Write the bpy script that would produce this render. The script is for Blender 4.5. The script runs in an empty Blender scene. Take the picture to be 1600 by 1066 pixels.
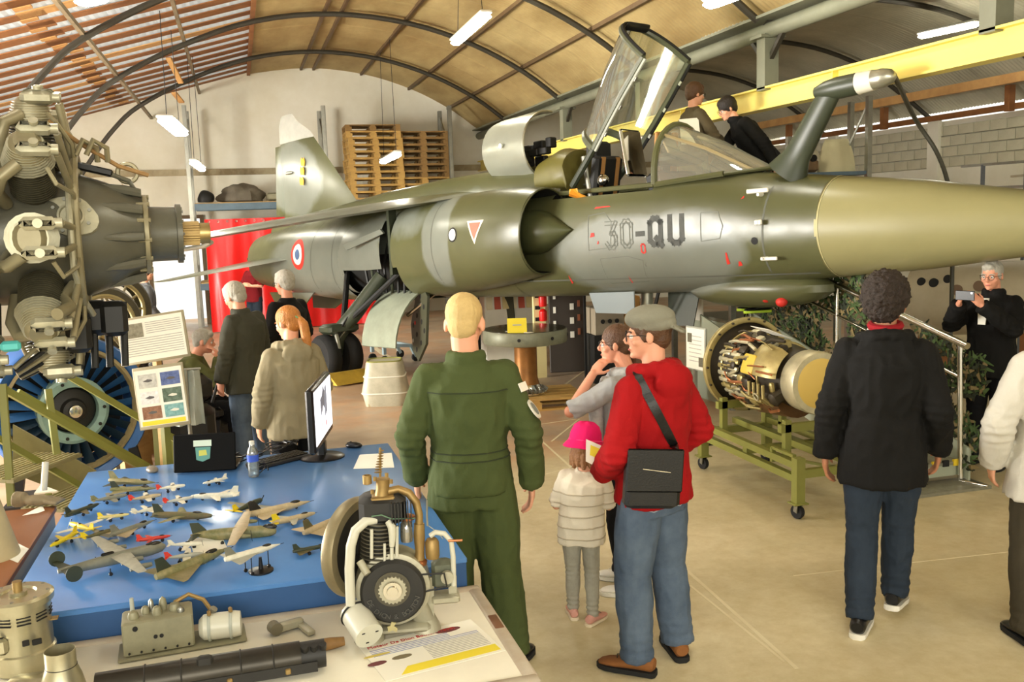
import bpy, bmesh, math, random
from math import sin, cos, pi, radians as R_, sqrt, atan2
from mathutils import Vector as V, Matrix, Euler, noise
from mathutils.bvhtree import BVHTree
random.seed(7)
S = bpy.context.scene
C = S.collection
# ------------------------------------------------------------------ camera
FPX, CAMZ = 1470.0, 2.25          # focal length in pixels of the 1600x1066 frame, eye height
def _ray(u, v): return V(((u-800)/FPX, -(v-533)/FPX, -1.0))
_Y = _ray(371, 350).normalized()
_Z = _ray(1371, 318).cross(_Y).normalized()
if _Z.y < 0: _Z = -_Z
_X = _Y.cross(_Z)
ROT = Matrix((_X, _Y, _Z))
EYE = V((0, 0, CAMZ))
cam_d = bpy.data.cameras.new('camera')
cam = bpy.data.objects.new('camera', cam_d); C.objects.link(cam)
cam.matrix_world = Matrix.Translation(EYE) @ ROT.to_4x4()
cam_d.sensor_width = 36.0; cam_d.lens = FPX/1600*36; cam_d.clip_start = 0.05; cam_d.clip_end = 200
S.camera = cam
def DIR(u, v): return ROT @ _ray(u, v)
def W(u, v, dep): return EYE + DIR(u, v)*dep          # point seen at pixel u,v at a depth
def G(u, v, z=0.0):                                    # point of a level plane
    r = DIR(u, v); return EYE + r*((z-CAMZ)/r.z)
def PX(u, v, X): r = DIR(u, v); return EYE + r*(X/r.x)
def PY(u, v, Y): r = DIR(u, v); return EYE + r*(Y/r.y)
# ------------------------------------------------------------------ world, light, exposure
wd = bpy.data.worlds.new('daylight'); S.world = wd; wd.use_nodes = True
bgn = wd.node_tree.nodes['Background']
bgn.inputs[0].default_value = (1.0, 0.96, 0.86, 1); bgn.inputs[1].default_value = 0.7
S.view_settings.view_transform = 'Standard'
try: S.view_settings.look = 'None'
except Exception: pass
S.view_settings.gamma = 1.0; S.view_settings.use_curve_mapping = False
S.view_settings.exposure = 1.08
S.cycles.max_bounces = 8; S.cycles.transparent_max_bounces = 12
S.cycles.sample_clamp_indirect = 6.0
def area_light(name, loc, target, sx, sy, power, col):
    l = bpy.data.lights.new(name, 'AREA'); l.shape = 'RECTANGLE'; l.size = sx; l.size_y = sy
    l.energy = power; l.color = col
    o = bpy.data.objects.new(name, l); C.objects.link(o)
    o.location = loc; o.rotation_euler = (V(target)-V(loc)).to_track_quat('-Z', 'Y').to_euler()
    return o
# daylight through the big doors of the hangar: the side door on the left and the front door behind the viewer
area_light('side_door_daylight', (-8.9, 9.3, 1.9), (4, 6.5, 0.6), 5.0, 3.0, 1600, (1.0, 0.97, 0.9))
area_light('front_door_daylight', (-1.5, -6.0, 3.4), (3.5, 8, 1.8), 8.0, 2.6, 330, (1.0, 0.95, 0.82))
# ------------------------------------------------------------------ materials
MATS = {}
def lin(c):
    return tuple((x/255/12.92 if x/255 <= 0.04045 else ((x/255+0.055)/1.055)**2.4) for x in c)
def mat(name, rgb, rough=0.6, metal=0.0, var=0.0, vscale=4.0, rgb2=None, bump=0.0, bscale=40.0, spec=0.5, emit=0.0,
        alpha=1.0, trans=0.0, coat=0.0, stretch=None, sheen=0.0, ior=1.45):
    """principled material; rgb in sRGB 0-255; var mixes towards rgb2 by noise in object space"""
    if name in MATS: return MATS[name]
    m = bpy.data.materials.new(name); m.use_nodes = True
    nt = m.node_tree; n = nt.nodes; L = nt.links; b = n['Principled BSDF']
    col = lin(rgb)
    b.inputs['Base Color'].default_value = (*col, 1); b.inputs['Roughness'].default_value = rough
    b.inputs['Metallic'].default_value = metal; b.inputs['Specular IOR Level'].default_value = spec
    b.inputs['IOR'].default_value = ior
    if coat: b.inputs['Coat Weight'].default_value = coat; b.inputs['Coat Roughness'].default_value = 0.15
    if sheen: b.inputs['Sheen Weight'].default_value = sheen
    if trans: b.inputs['Transmission Weight'].default_value = trans
    if alpha < 1: b.inputs['Alpha'].default_value = alpha
    if emit:
        b.inputs['Emission Color'].default_value = (*col, 1); b.inputs['Emission Strength'].default_value = emit
    if var or bump:
        tc = n.new('ShaderNodeTexCoord'); mp = n.new('ShaderNodeMapping')
        L.new(tc.outputs['Object'], mp.inputs[0])
        if stretch: mp.inputs['Scale'].default_value = stretch
    if var:
        tx = n.new('ShaderNodeTexNoise'); tx.inputs['Scale'].default_value = vscale; tx.inputs['Detail'].default_value = 5
        tx.inputs['Roughness'].default_value = 0.65
        L.new(mp.outputs[0], tx.inputs['Vector'])
        rp = n.new('ShaderNodeValToRGB'); rp.color_ramp.elements[0].position = 0.5-0.2; rp.color_ramp.elements[1].position = 0.5+0.2
        c2 = lin(rgb2) if rgb2 else tuple(x*(1-var) for x in col)
        mixc = tuple(a*(1-var)+bb*var for a, bb in zip(col, c2)) if rgb2 else c2
        rp.color_ramp.elements[0].color = (*mixc, 1); rp.color_ramp.elements[1].color = (*col, 1)
        L.new(tx.outputs['Fac'], rp.inputs[0]); L.new(rp.outputs[0], b.inputs['Base Color'])
    if bump:
        t2 = n.new('ShaderNodeTexNoise'); t2.inputs['Scale'].default_value = bscale; t2.inputs['Detail'].default_value = 4
        L.new(mp.outputs[0], t2.inputs['Vector'])
        bp = n.new('ShaderNodeBump'); bp.inputs['Strength'].default_value = bump; bp.inputs['Distance'].default_value = 0.02
        L.new(t2.outputs['Fac'], bp.inputs['Height']); L.new(bp.outputs[0], b.inputs['Normal'])
    MATS[name] = m
    return m
def glassmat(name, rgb, alpha=0.15, rough=0.05):
    """thin clear sheet: mostly transparent with a glossy reflection"""
    if name in MATS: return MATS[name]
    m = bpy.data.materials.new(name); m.use_nodes = True; nt = m.node_tree; n = nt.nodes; L = nt.links
    n.remove(n['Principled BSDF']); out = n['Material Output']
    tr = n.new('ShaderNodeBsdfTransparent'); tr.inputs[0].default_value = (*lin(rgb), 1)
    gl = n.new('ShaderNodeBsdfGlossy'); gl.inputs['Roughness'].default_value = rough
    fr = n.new('ShaderNodeFresnel'); fr.inputs[0].default_value = 1.5
    ad = n.new('ShaderNodeMath'); ad.operation = 'ADD'; ad.inputs[1].default_value = alpha*0.4
    mx = n.new('ShaderNodeMixShader'); df = n.new('ShaderNodeBsdfDiffuse'); df.inputs[0].default_value = (*lin((225, 225, 205)), 1)
    mx2 = n.new('ShaderNodeMixShader'); mx2.inputs[0].default_value = alpha*0.5
    L.new(fr.outputs[0], ad.inputs[0]); L.new(ad.outputs[0], mx.inputs[0])
    L.new(tr.outputs[0], mx2.inputs[1]); L.new(df.outputs[0], mx2.inputs[2])
    L.new(mx2.outputs[0], mx.inputs[1]); L.new(gl.outputs[0], mx.inputs[2]); L.new(mx.outputs[0], out.inputs[0])
    MATS[name] = m; return m
# ------------------------------------------------------------------ mesh builder
def basis(d, up=None):
    """orthonormal frame whose third axis is d"""
    d = V(d).normalized()
    u = V(up) if up is not None else (V((0, 0, 1)) if abs(d.z) < 0.95 else V((1, 0, 0)))
    x = u.cross(d)
    if x.length < 1e-6: x = V((1, 0, 0)).cross(d)
    x.normalize(); y = d.cross(x)
    return x, y, d
class MB:
    def __init__(s): s.v = []; s.f = []; s.m = []
    def add(s, vs, fs, mi=0):
        o = len(s.v); s.v += [V(p) for p in vs]; s.f += [tuple(i+o for i in f) for f in fs]; s.m += [mi]*len(fs); return s
    def box(s, c, size, rot=None, mi=0, taper=1.0):
        hx, hy, hz = (a/2 for a in size); vs = []
        for z in (-hz, hz):
            t = taper if z > 0 else 1
            for x, y in ((-hx, -hy), (hx, -hy), (hx, hy), (-hx, hy)): vs.append(V((x*t, y*t, z)))
        if rot is not None:
            M = rot if isinstance(rot, Matrix) else Euler(rot).to_matrix()
            vs = [M @ p for p in vs]
        c = V(c); vs = [p+c for p in vs]
        return s.add(vs, [(3, 2, 1, 0), (4, 5, 6, 7), (0, 1, 5, 4), (1, 2, 6, 5), (2, 3, 7, 6), (3, 0, 4, 7)], mi)
    def beam(s, p0, p1, w, h, up=(0, 0, 1), mi=0):
        p0 = V(p0); p1 = V(p1); x, y, z = basis(p1-p0, up)
        vs = [p+x*(a*w/2)+y*(b*h/2) for p in (p0, p1) for a, b in ((-1, -1), (1, -1), (1, 1), (-1, 1))]
        return s.add(vs, [(3, 2, 1, 0), (4, 5, 6, 7), (0, 1, 5, 4), (1, 2, 6, 5), (2, 3, 7, 6), (3, 0, 4, 7)], mi)
    def bevbox(s, c, size, b=0.01, rot=None, mi=0):
        """box with chamfered vertical and horizontal edges"""
        hx, hy, hz = (a/2 for a in size); b = min(b, hx*.9, hy*.9, hz*.9)
        M = (rot if isinstance(rot, Matrix) else Euler(rot).to_matrix()) if rot is not None else Matrix.Identity(3)
        def ring(x, y, z):
            return [V(p) for p in ((-x+b, -y, z), (x-b, -y, z), (x, -y+b, z), (x, y-b, z), (x-b, y, z), (-x+b, y, z), (-x, y-b, z), (-x, -y+b, z))]
        rings = [ring(hx-b, hy-b, -hz), ring(hx, hy, -hz+b), ring(hx, hy, hz-b), ring(hx-b, hy-b, hz)]
        c = V(c); return s.loft([[M @ p + c for p in r] for r in rings], True, True, mi)
    def loft(s, rings, c0=True, c1=True, mi=0, closed=True, skip=None):
        n = len(rings[0]); vs = [p for r in rings for p in r]; fs = []
        for i in range(len(rings)-1):
            for j in range(n if closed else n-1):
                if skip and skip(i, j): continue
                k = (j+1) % n; fs.append((i*n+j, i*n+k, (i+1)*n+k, (i+1)*n+j))
        if closed and c0: fs.append(tuple(range(n-1, -1, -1)))
        if closed and c1: fs.append(tuple((len(rings)-1)*n+j for j in range(n)))
        return s.add(vs, fs, mi)
    def cyl(s, p0, p1, r0, r1=None, n=12, caps=True, mi=0):
        p0 = V(p0); p1 = V(p1); r1 = r0 if r1 is None else r1; x, y, z = basis(p1-p0)
        rg = [[p+x*(r*cos(2*pi*j/n))+y*(r*sin(2*pi*j/n)) for j in range(n)] for p, r in ((p0, r0), (p1, r1))]
        return s.loft(rg, caps, caps, mi)
    def tube(s, pts, r, n=8, caps=True, mi=0, closed=False):
        pts = [V(p) for p in pts]; rs = r if isinstance(r, (list, tuple)) else [r]*len(pts); rings = []; px = None
        for i, p in enumerate(pts):
            if closed: d = pts[(i+1) % len(pts)]-pts[i-1]
            else: d = (pts[min(i+1, len(pts)-1)]-pts[max(i-1, 0)])
            if d.length < 1e-9: d = V((0, 0, 1))
            d.normalize()
            if px is None: px, _, _ = basis(d)
            else:
                px = px-d*px.dot(d)
                if px.length < 1e-6: px, _, _ = basis(d)
                px.normalize()
            y = d.cross(px)
            rings.append([p+px*(rs[i]*cos(2*pi*j/n))+y*(rs[i]*sin(2*pi*j/n)) for j in range(n)])
        if closed: rings.append(rings[0])
        return s.loft(rings, caps and not closed, caps and not closed, mi)
    def lathe(s, prof, o=(0, 0, 0), ax=(0, 0, 1), n=24, mi=0, a0=0, a1=2*pi, caps=True):
        """prof: (radius, height along the axis)"""
        o = V(o); x, y, z = basis(ax); full = abs(a1-a0-2*pi) < 1e-6; k = n if full else n+1
        rings = [[o+z*h+x*(r*cos(a0+(a1-a0)*j/n))+y*(r*sin(a0+(a1-a0)*j/n)) for j in range(k)] for r, h in prof]
        return s.loft(rings, caps and full, caps and full, mi, closed=full)
    def ell(s, c, r, rot=None, nu=14, nv=9, mi=0):
        if not isinstance(r, (tuple, list, V)): r = (r, r, r)
        M = (rot if isinstance(rot, Matrix) else Euler(rot).to_matrix()) if rot is not None else Matrix.Identity(3)
        c = V(c); vs = [c + M @ V((0, 0, -r[2]))]; fs = []
        for i in range(1, nv):
            t = -pi/2+pi*i/nv
            for j in range(nu):
                a = 2*pi*j/nu; vs.append(c + M @ V((r[0]*cos(t)*cos(a), r[1]*cos(t)*sin(a), r[2]*sin(t))))
        vs.append(c + M @ V((0, 0, r[2]))); top = len(vs)-1
        for j in range(nu):
            k = (j+1) % nu; fs.append((0, 1+k, 1+j)); fs.append((top, 1+(nv-2)*nu+j, 1+(nv-2)*nu+k))
            for i in range(nv-2): a = 1+i*nu; fs.append((a+j, a+k, a+nu+k, a+nu+j))
        return s.add(vs, fs, mi)
    def torus(s, c, ax, R, r, n=24, m=8, mi=0, sq=1.0):
        c = V(c); x, y, z = basis(ax); rings = []
        for i in range(n):
            a = 2*pi*i/n; d = x*cos(a)+y*sin(a)
            rings.append([c+d*(R+r*cos(2*pi*j/m))+z*(r*sq*sin(2*pi*j/m)) for j in range(m)])
        rings.append(rings[0]); return s.loft(rings, False, False, mi)
    def prism(s, poly, o, ex, ey, thick, mi=0):
        """polygon given in 2D, laid on axes ex,ey at o, extruded by thick along ex x ey (centred)"""
        o = V(o); ex = V(ex).normalized(); ey = V(ey).normalized(); nn = ex.cross(ey).normalized()*(thick/2); n = len(poly)
        a = [o+ex*p[0]+ey*p[1]-nn for p in poly]; b = [p+nn*2 for p in a]
        fs = [tuple(range(n-1, -1, -1)), tuple(range(n, 2*n))]+[(i, (i+1) % n, n+(i+1) % n, n+i) for i in range(n)]
        return s.add(a+b, fs, mi)
    def quad(s, a, b, c, d, mi=0): return s.add([a, b, c, d], [(0, 1, 2, 3)], mi)
    def xf(s, M): s.v = [M @ p for p in s.v]; return s
    def mesh(s, name, mats, smooth=True, ang=38):
        me = bpy.data.meshes.new(name); me.from_pydata([tuple(p) for p in s.v], [], s.f)
        for m in (mats if isinstance(mats, (list, tuple)) else [mats]): me.materials.append(m)
        if len(me.materials) > 1: me.polygons.foreach_set('material_index', s.m)
        me.validate(); me.update()
        bm = bmesh.new(); bm.from_mesh(me); bmesh.ops.recalc_face_normals(bm, faces=bm.faces); bm.to_mesh(me); bm.free()
        if smooth: me.shade_smooth(); me.set_sharp_from_angle(angle=R_(ang))
        return me
    def obj(s, name, mats, parent=None, smooth=True, ang=38, **kw):
        o = bpy.data.objects.new(name, s.mesh(name, mats, smooth, ang)); C.objects.link(o)
        if parent is not None: o.parent = parent
        for k, x in kw.items(): o[k] = x
        return o
def tag(o, label, cat, group=None, kind=None):
    o['label'] = label; o['category'] = cat
    if group: o['group'] = group
    if kind: o['kind'] = kind
    return o
def thing(name, label, cat, loc=(0, 0, 0), rz=0.0, group=None, M=None):
    o = bpy.data.objects.new(name, None); o.empty_display_size = 0.1; C.objects.link(o)
    if M is not None: o.matrix_world = M
    else: o.location = loc; o.rotation_euler = (0, 0, rz)
    return tag(o, label, cat, group)
def struct(mb, name, m, parent=None, smooth=False, label=None, **k):
    o = mb.obj(name, m, parent, smooth=smooth, **k)
    if parent is None: o['kind'] = 'structure'; o['category'] = name.split('_')[0]
    if label: o['label'] = label
    return o
def inst(src, name, parent, M):
    """a copy of a one-mesh part, sharing its mesh"""
    o = src.copy(); o.name = name; C.objects.link(o); o.parent = parent; o.matrix_basis = M; return o
def copy_tree(o, parent=None):
    c = o.copy(); C.objects.link(c); c.parent = parent
    for ch in list(o.children): copy_tree(ch, c)
    return c
def text_mesh(body, size, depth=0.0, font_space=1.0):
    cu = bpy.data.curves.new('lettering', 'FONT'); cu.body = body; cu.size = size; cu.extrude = depth; cu.space_character = font_space
    cu.align_x = 'CENTER'; cu.align_y = 'CENTER'; cu.resolution_u = 3
    o = bpy.data.objects.new('lettering', cu); C.objects.link(o)
    dg = bpy.context.evaluated_depsgraph_get(); me = bpy.data.meshes.new_from_object(o.evaluated_get(dg))
    mb = MB(); mb.add([v.co.copy() for v in me.vertices], [tuple(p.vertices) for p in me.polygons])
    bpy.data.objects.remove(o); bpy.data.curves.remove(cu); bpy.data.meshes.remove(me)
    return mb
def flat_text(body, size, o, ex, ey, m, parent, name='lettering', depth=0.0006, space=1.0):
    mb = text_mesh(body, size, depth, space); ex = V(ex).normalized(); ey = V(ey).normalized(); ez = ex.cross(ey)
    o = V(o)+ez*depth
    mb.v = [o+ex*p.x+ey*p.y+ez*p.z for p in mb.v]
    return mb.obj(name, m, parent, smooth=False)
def remesh(mb, voxel, smooth=2):
    """union of closed pieces as one continuous surface"""
    me = mb.mesh('surface', [], False); o = bpy.data.objects.new('surface', me); C.objects.link(o)
    md = o.modifiers.new('r', 'REMESH'); md.mode = 'VOXEL'; md.voxel_size = voxel; md.adaptivity = 0.0
    if smooth: s2 = o.modifiers.new('s', 'SMOOTH'); s2.factor = 0.5; s2.iterations = smooth
    dg = bpy.context.evaluated_depsgraph_get(); e = bpy.data.meshes.new_from_object(o.evaluated_get(dg))
    bpy.data.objects.remove(o); bpy.data.meshes.remove(me)
    return e
# common materials
m_steel = mat('galvanised_steel', (168, 168, 158), 0.38, 0.85, 0.25, 6, bump=0.05)
m_chrome = mat('polished_steel', (215, 212, 200), 0.18, 1.0)
m_dark = mat('matt_black', (22, 22, 20), 0.6)
m_black = mat('black_plastic', (16, 16, 17), 0.3)
m_rubber = mat('rubber', (26, 26, 25), 0.8, 0, 0.3, 8)
m_olive = mat('olive_paint', (126, 126, 58), 0.45, 0, 0.25, 3, (90, 90, 40))
m_white = mat('white_paint', (225, 222, 205), 0.5, 0, 0.12, 3)
m_paper = mat('paper', (236, 233, 218), 0.75)
m_ink = mat('print_ink', (95, 92, 90), 0.8)
m_inkl = mat('faint_print', (178, 175, 165), 0.8)
m_yel = mat('yellow_print', (235, 215, 60), 0.7)
m_wood = mat('pale_wood', (196, 160, 100), 0.7, 0, 0.4, 5, (150, 108, 60), stretch=(1, 1, 6))
# ================================================================== THE HANGAR
YB = 22.5                                        # back wall
m_vault = mat('stained_tin_sheet', (192, 172, 122), 0.5, 0.0, 0.85, 0.9, (126, 100, 58), bump=0.05, bscale=6, stretch=(1, .35, 1), spec=0.4)
m_vault2 = mat('grey_tin_sheet', (186, 182, 160), 0.5, 0.0, 0.6, 0.9, (124, 120, 102), spec=0.4)
m_iron = mat('dark_iron', (66, 62, 52), 0.55, 0.2, 0.3, 5)
m_purl = mat('rusty_angle_iron', (104, 84, 56), 0.6, 0.1, 0.5, 3, (70, 46, 30))
m_girder = mat('grey_green_girder', (130, 132, 112), 0.5, 0, 0.4, 2, (84, 82, 64))
m_rafter = mat('brown_timber', (158, 106, 60), 0.75, 0, 0.7, 2.2, (96, 56, 28), stretch=(.35, 1, 1), bump=0.1)
m_rafter2 = mat('pale_timber', (206, 160, 100), 0.75, 0, 0.6, 3, (150, 104, 60), stretch=(.35, 1, 1))
def translucent(name, rgb, amount):
    m = mat(name, rgb, .5); n = m.node_tree.nodes; L = m.node_tree.links
    t = n.new('ShaderNodeBsdfTranslucent'); t.inputs[0].default_value = (*lin(rgb), 1); x = n.new('ShaderNodeMixShader'); x.inputs[0].default_value = amount
    L.new(n['Principled BSDF'].outputs[0], x.inputs[1]); L.new(t.outputs[0], x.inputs[2]); L.new(x.outputs[0], n['Material Output'].inputs[0]); return m
m_tin = translucent('daylit_roof_sheet', (206, 214, 220), .34)
m_wall = mat('whitewashed_wall', (240, 238, 224), 0.85, 0, 0.6, 0.55, (204, 196, 164), bump=0.15, bscale=5)
m_block = mat('grey_block', (204, 200, 176), 0.85, 0, 0.6, 1.4, (170, 164, 136), bump=0.25, bscale=30)
m_stain = mat('stained_concrete_band', (196, 186, 154), 0.85, 0, 0.9, 1.6, (116, 98, 68), bump=0.3, bscale=12)
m_yellow = mat('yellow_crane_beam', (238, 220, 118), 0.45, 0, 0.25, 1.0, (214, 190, 84))
def floor_mat():
    m = bpy.data.materials.new('worn_concrete_floor'); m.use_nodes = True; n = m.node_tree.nodes; L = m.node_tree.links; b = n['Principled BSDF']
    tc = n.new('ShaderNodeTexCoord'); sep = n.new('ShaderNodeSeparateXYZ'); L.new(tc.outputs['Object'], sep.inputs[0])
    def nz(sc, det=6, rough=.6):
        t = n.new('ShaderNodeTexNoise'); t.inputs['Scale'].default_value = sc; t.inputs['Detail'].default_value = det; t.inputs['Roughness'].default_value = rough
        L.new(tc.outputs['Object'], t.inputs['Vector']); return t.outputs['Fac']
    def ramp(fac, p0, p1, c0, c1):
        r = n.new('ShaderNodeValToRGB'); e = r.color_ramp.elements; e[0].position = p0; e[1].position = p1; e[0].color = (*c0, 1); e[1].color = (*c1, 1); L.new(fac, r.inputs[0]); return r.outputs[0]
    def mth(op, a, b_):
        k = n.new('ShaderNodeMath'); k.operation = op
        for i, x in enumerate((a, b_)):
            if isinstance(x, (int, float)): k.inputs[i].default_value = x
            else: L.new(x, k.inputs[i])
        return k.outputs[0]
    def mix(f, a, b_, t='MIX'):
        k = n.new('ShaderNodeMix'); k.data_type = 'RGBA'; k.blend_type = t
        if isinstance(f, (int, float)): k.inputs[0].default_value = f
        else: L.new(f, k.inputs[0])
        L.new(a, k.inputs[6]); L.new(b_, k.inputs[7]); return k.outputs[2]
    base = ramp(nz(.55), .35, .68, lin((196, 184, 146)), lin((224, 212, 178)))
    fine = ramp(nz(9, 8, .7), .3, .75, lin((205, 190, 150)), lin((255, 255, 255)))
    base = mix(.55, base, fine, 'MULTIPLY')
    red = ramp(nz(.9), .35, .65, lin((176, 140, 108)), lin((200, 166, 130)))
    grey = ramp(nz(1.3), .4, .6, lin((168, 150, 128)), lin((190, 172, 146)))
    red = mix(ramp(nz(.6), .45, .55, (0, 0, 0), (1, 1, 1)), red, grey)
    # the older red-painted floor begins beyond a wavy line across the hall
    f = mth('ADD', sep.outputs[1], mth('MULTIPLY', nz(.8), 2.4)); f = mth('ADD', f, mth('MULTIPLY', sep.outputs[0], -0.55))
    f = ramp(f, 0, 1, (0, 0, 0), (1, 1, 1)) if False else mth('MULTIPLY', mth('SUBTRACT', f, 7.6), 1.6)
    k = n.new('ShaderNodeClamp'); L.new(f, k.inputs[0])
    col = mix(k.outputs[0], base, red)
    cr = n.new('ShaderNodeTexVoronoi'); cr.feature = 'DISTANCE_TO_EDGE'; cr.inputs['Scale'].default_value = .33; L.new(tc.outputs['Object'], cr.inputs['Vector'])
    L.new(col, b.inputs['Base Color']); L.new(ramp(nz(2.2), .3, .7, (.36,)*3, (.6,)*3), b.inputs['Roughness'])
    bp = n.new('ShaderNodeBump'); bp.inputs['Strength'].default_value = .12; bp.inputs['Distance'].default_value = .01; L.new(nz(14, 6), bp.inputs['Height']); L.new(bp.outputs[0], b.inputs['Normal'])
    return m
fl = struct(MB().box((3, 8.5, -0.1), (26, 31, 0.2)), 'floor', floor_mat(), label='worn cream and reddish concrete floor with thin painted lines')
m_line = mat('worn_white_line', (226, 216, 184), 0.7, 0, 0.5, 3, (200, 182, 140))
def stripe(a, b, w=0.025):
    a = G(*a); b = G(*b); MB().beam(a+V((0, 0, .001)), b+V((0, 0, .001)), w, .002).obj('floor_marking', m_line, fl, smooth=False)
for a, b, w in (((800, 648), (1245, 1045), .022), ((1078, 915), (1225, 1034), .015), ((868, 612), (940, 560), .03), ((812, 668), (900, 655), .02),
                ((555, 522), (612, 562), .10), ((842, 598), (905, 648), .02), ((850, 742), (905, 728), .018), ((905, 655), (862, 690), .02), ((1240, 900), (1600, 860), .008)):
    stripe(a, b, w)
# --- walls
wb = MB()
wb.box((-5.55, YB+.15, 3.2), (7.3, .3, 6.4)); wb.box((-1.35, YB+.15, 4.4), (1.1, .3, 4.0)); wb.box((6.6, YB+.15, 3.2), (14.8, .3, 6.4))
wall_back = struct(wb, 'wall_back', m_wall, label='whitewashed back wall behind the pallet rack')
band = MB(); band.box((2.0, YB-.03, 3.42), (22, .07, .14)); band.obj('concrete_band', m_stain, wall_back, smooth=False)
for x, w in ((5.9, .3), (-2.5, .25), (3.0, .22)):
    MB().box((x, YB-.02, 1.7), (w, .05, 3.4)).obj('pilaster', m_wall, wall_back, smooth=False)
dr = MB(); dr.box((-1.93, YB-.03, 1.2), (.08, .1, 2.4)); dr.box((-.77, YB-.03, 1.2), (.08, .1, 2.4)); dr.box((-1.35, YB-.03, 2.44), (1.24, .1, .08))
struct(dr, 'door_1', m_purl, label='open doorway full of daylight in the back wall')
wr = MB(); wr.box((13.45, 8, 1.45), (.3, 29, 2.9))
for i in range(8): wr.box((13.27, -4+i*3.3, 1.95), (.08, .3, 3.9))
wr.box((13.5, 8, 3.35), (.2, 29, .9))
wall_right = struct(wr, 'wall_right', m_wall, label='pale right-hand wall with grey blocks along its top')
blk = MB().bevbox((0, 0, 0), (.10, .385, .185), .008).obj('block', m_block, wall_right, smooth=False); first = True
for r in range(4):
    for k in range(42):
        y = 5.2+k*.4+(r % 2)*.2
        M_ = Matrix.Translation((13.345+random.uniform(-.004, .004), y, 3.0+r*.2))
        if first: blk.matrix_basis = M_; first = False
        else: inst(blk, 'block', wall_right, M_)
wl = MB(); wl.box((-9.15, 17.2, 2.2), (.3, 10.6, 4.4)); wl.box((-9.15, 1.0, 2.2), (.3, 11.4, 4.4)); wl.box((-9.15, 9.3, 3.9), (.3, 5.2, 1.0))
wall_left = struct(wl, 'wall_left', m_wall, label='plain left wall with the wide side door')
# --- main barrel vault
PROF = [(-3.2, 2.35), (-2.95, 3.0), (-2.6, 3.55), (-2.14, 4.13), (-1.65, 4.56), (-.65, 5.08), (.5, 5.48), (1.75, 5.62), (3.0, 5.5), (4.1, 5.17), (5.0, 4.72), (5.62, 4.28)]
def spline(P, n=6):
    out = []
    for i in range(len(P)-1):
        p0 = V(P[max(i-1, 0)]); p1 = V(P[i]); p2 = V(P[i+1]); p3 = V(P[min(i+2, len(P)-1)])
        for k in range(n):
            t = k/n; out.append(.5*((2*p1)+(p2-p0)*t+(2*p0-5*p1+4*p2-p3)*t*t+(3*p1-p0-3*p2+p3)*t**3))
    out.append(V(P[-1])); return out
ARC = spline([(-3.36, .02), (-3.33, 1.2)]+PROF, 4)
def vault(arc, y0, y1, lift, name, m):
    """tin sheets bent over the arches, corrugations running with the curve"""
    vs = []; fs = []; per = .085; N = int((y1-y0)/per)*4
    nor = []
    for i in range(len(arc)):
        d = (arc[min(i+1, len(arc)-1)]-arc[max(i-1, 0)]).normalized(); nor.append(V((-d.y, d.x)))
    for k in range(N+1):
        y = y0+(y1-y0)*k/N; w = (0, .009, 0, -.009)[k % 4]; step = .012*(int(y/1.1) % 2)
        for p, q in zip(arc, nor):
            r = p+q*(lift+w+step); vs.append((r.x, y, r.y))
    n = len(arc)
    for k in range(N):
        for i in range(n-1): fs.append((k*n+i, k*n+i+1, (k+1)*n+i+1, (k+1)*n+i))
    me = bpy.data.meshes.new(name); me.from_pydata(vs, [], fs); me.materials.append(m); me.shade_smooth()
    o = bpy.data.objects.new(name, me); C.objects.link(o); o['kind'] = 'structure'; o['category'] = 'ceiling'; return o
right_half = spline([p for p in PROF if p[0] >= .5] + [(5.8, 4.22)], 4)
ceil = vault(right_half, -6.5, YB, .11, 'ceiling', m_vault)
ceil['label'] = 'tan corrugated barrel vault over the main hall'
ARCH_Y = [19.75, 16.2, 12.85, 9.5, 6.2, 2.9, -.4, -3.7]
for y in ARCH_Y:
    if y > 5:
        MB().tube([(p.x, y, p.y) for p in ARC], .043, 8).obj('arch_rib', m_iron, ceil)
    else:
        MB().tube([(p.x, y, p.y) for p in ARC[28:]], .043, 6).obj('arch_rib', m_iron, ceil)
for x, z in ((-.62, 5.16), (-1.66, 4.62), (1.62, 5.70), (1.9, 5.70), (2.98, 5.60), (4.08, 5.27), (5.0, 4.82)):
    MB().beam((x, -6, z), (x, YB, z), .05, .06).obj('purlin', m_purl if x > 0 else mat('pale_angle_iron', (150, 134, 106), .6, 0, .4, 3), ceil, smooth=False)
# board closing the vault against the timber roof
MB().beam((.46, -6, 5.62), (.46, YB, 5.62), .07, .16).obj('edge_board', m_rafter, ceil, smooth=False)
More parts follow.
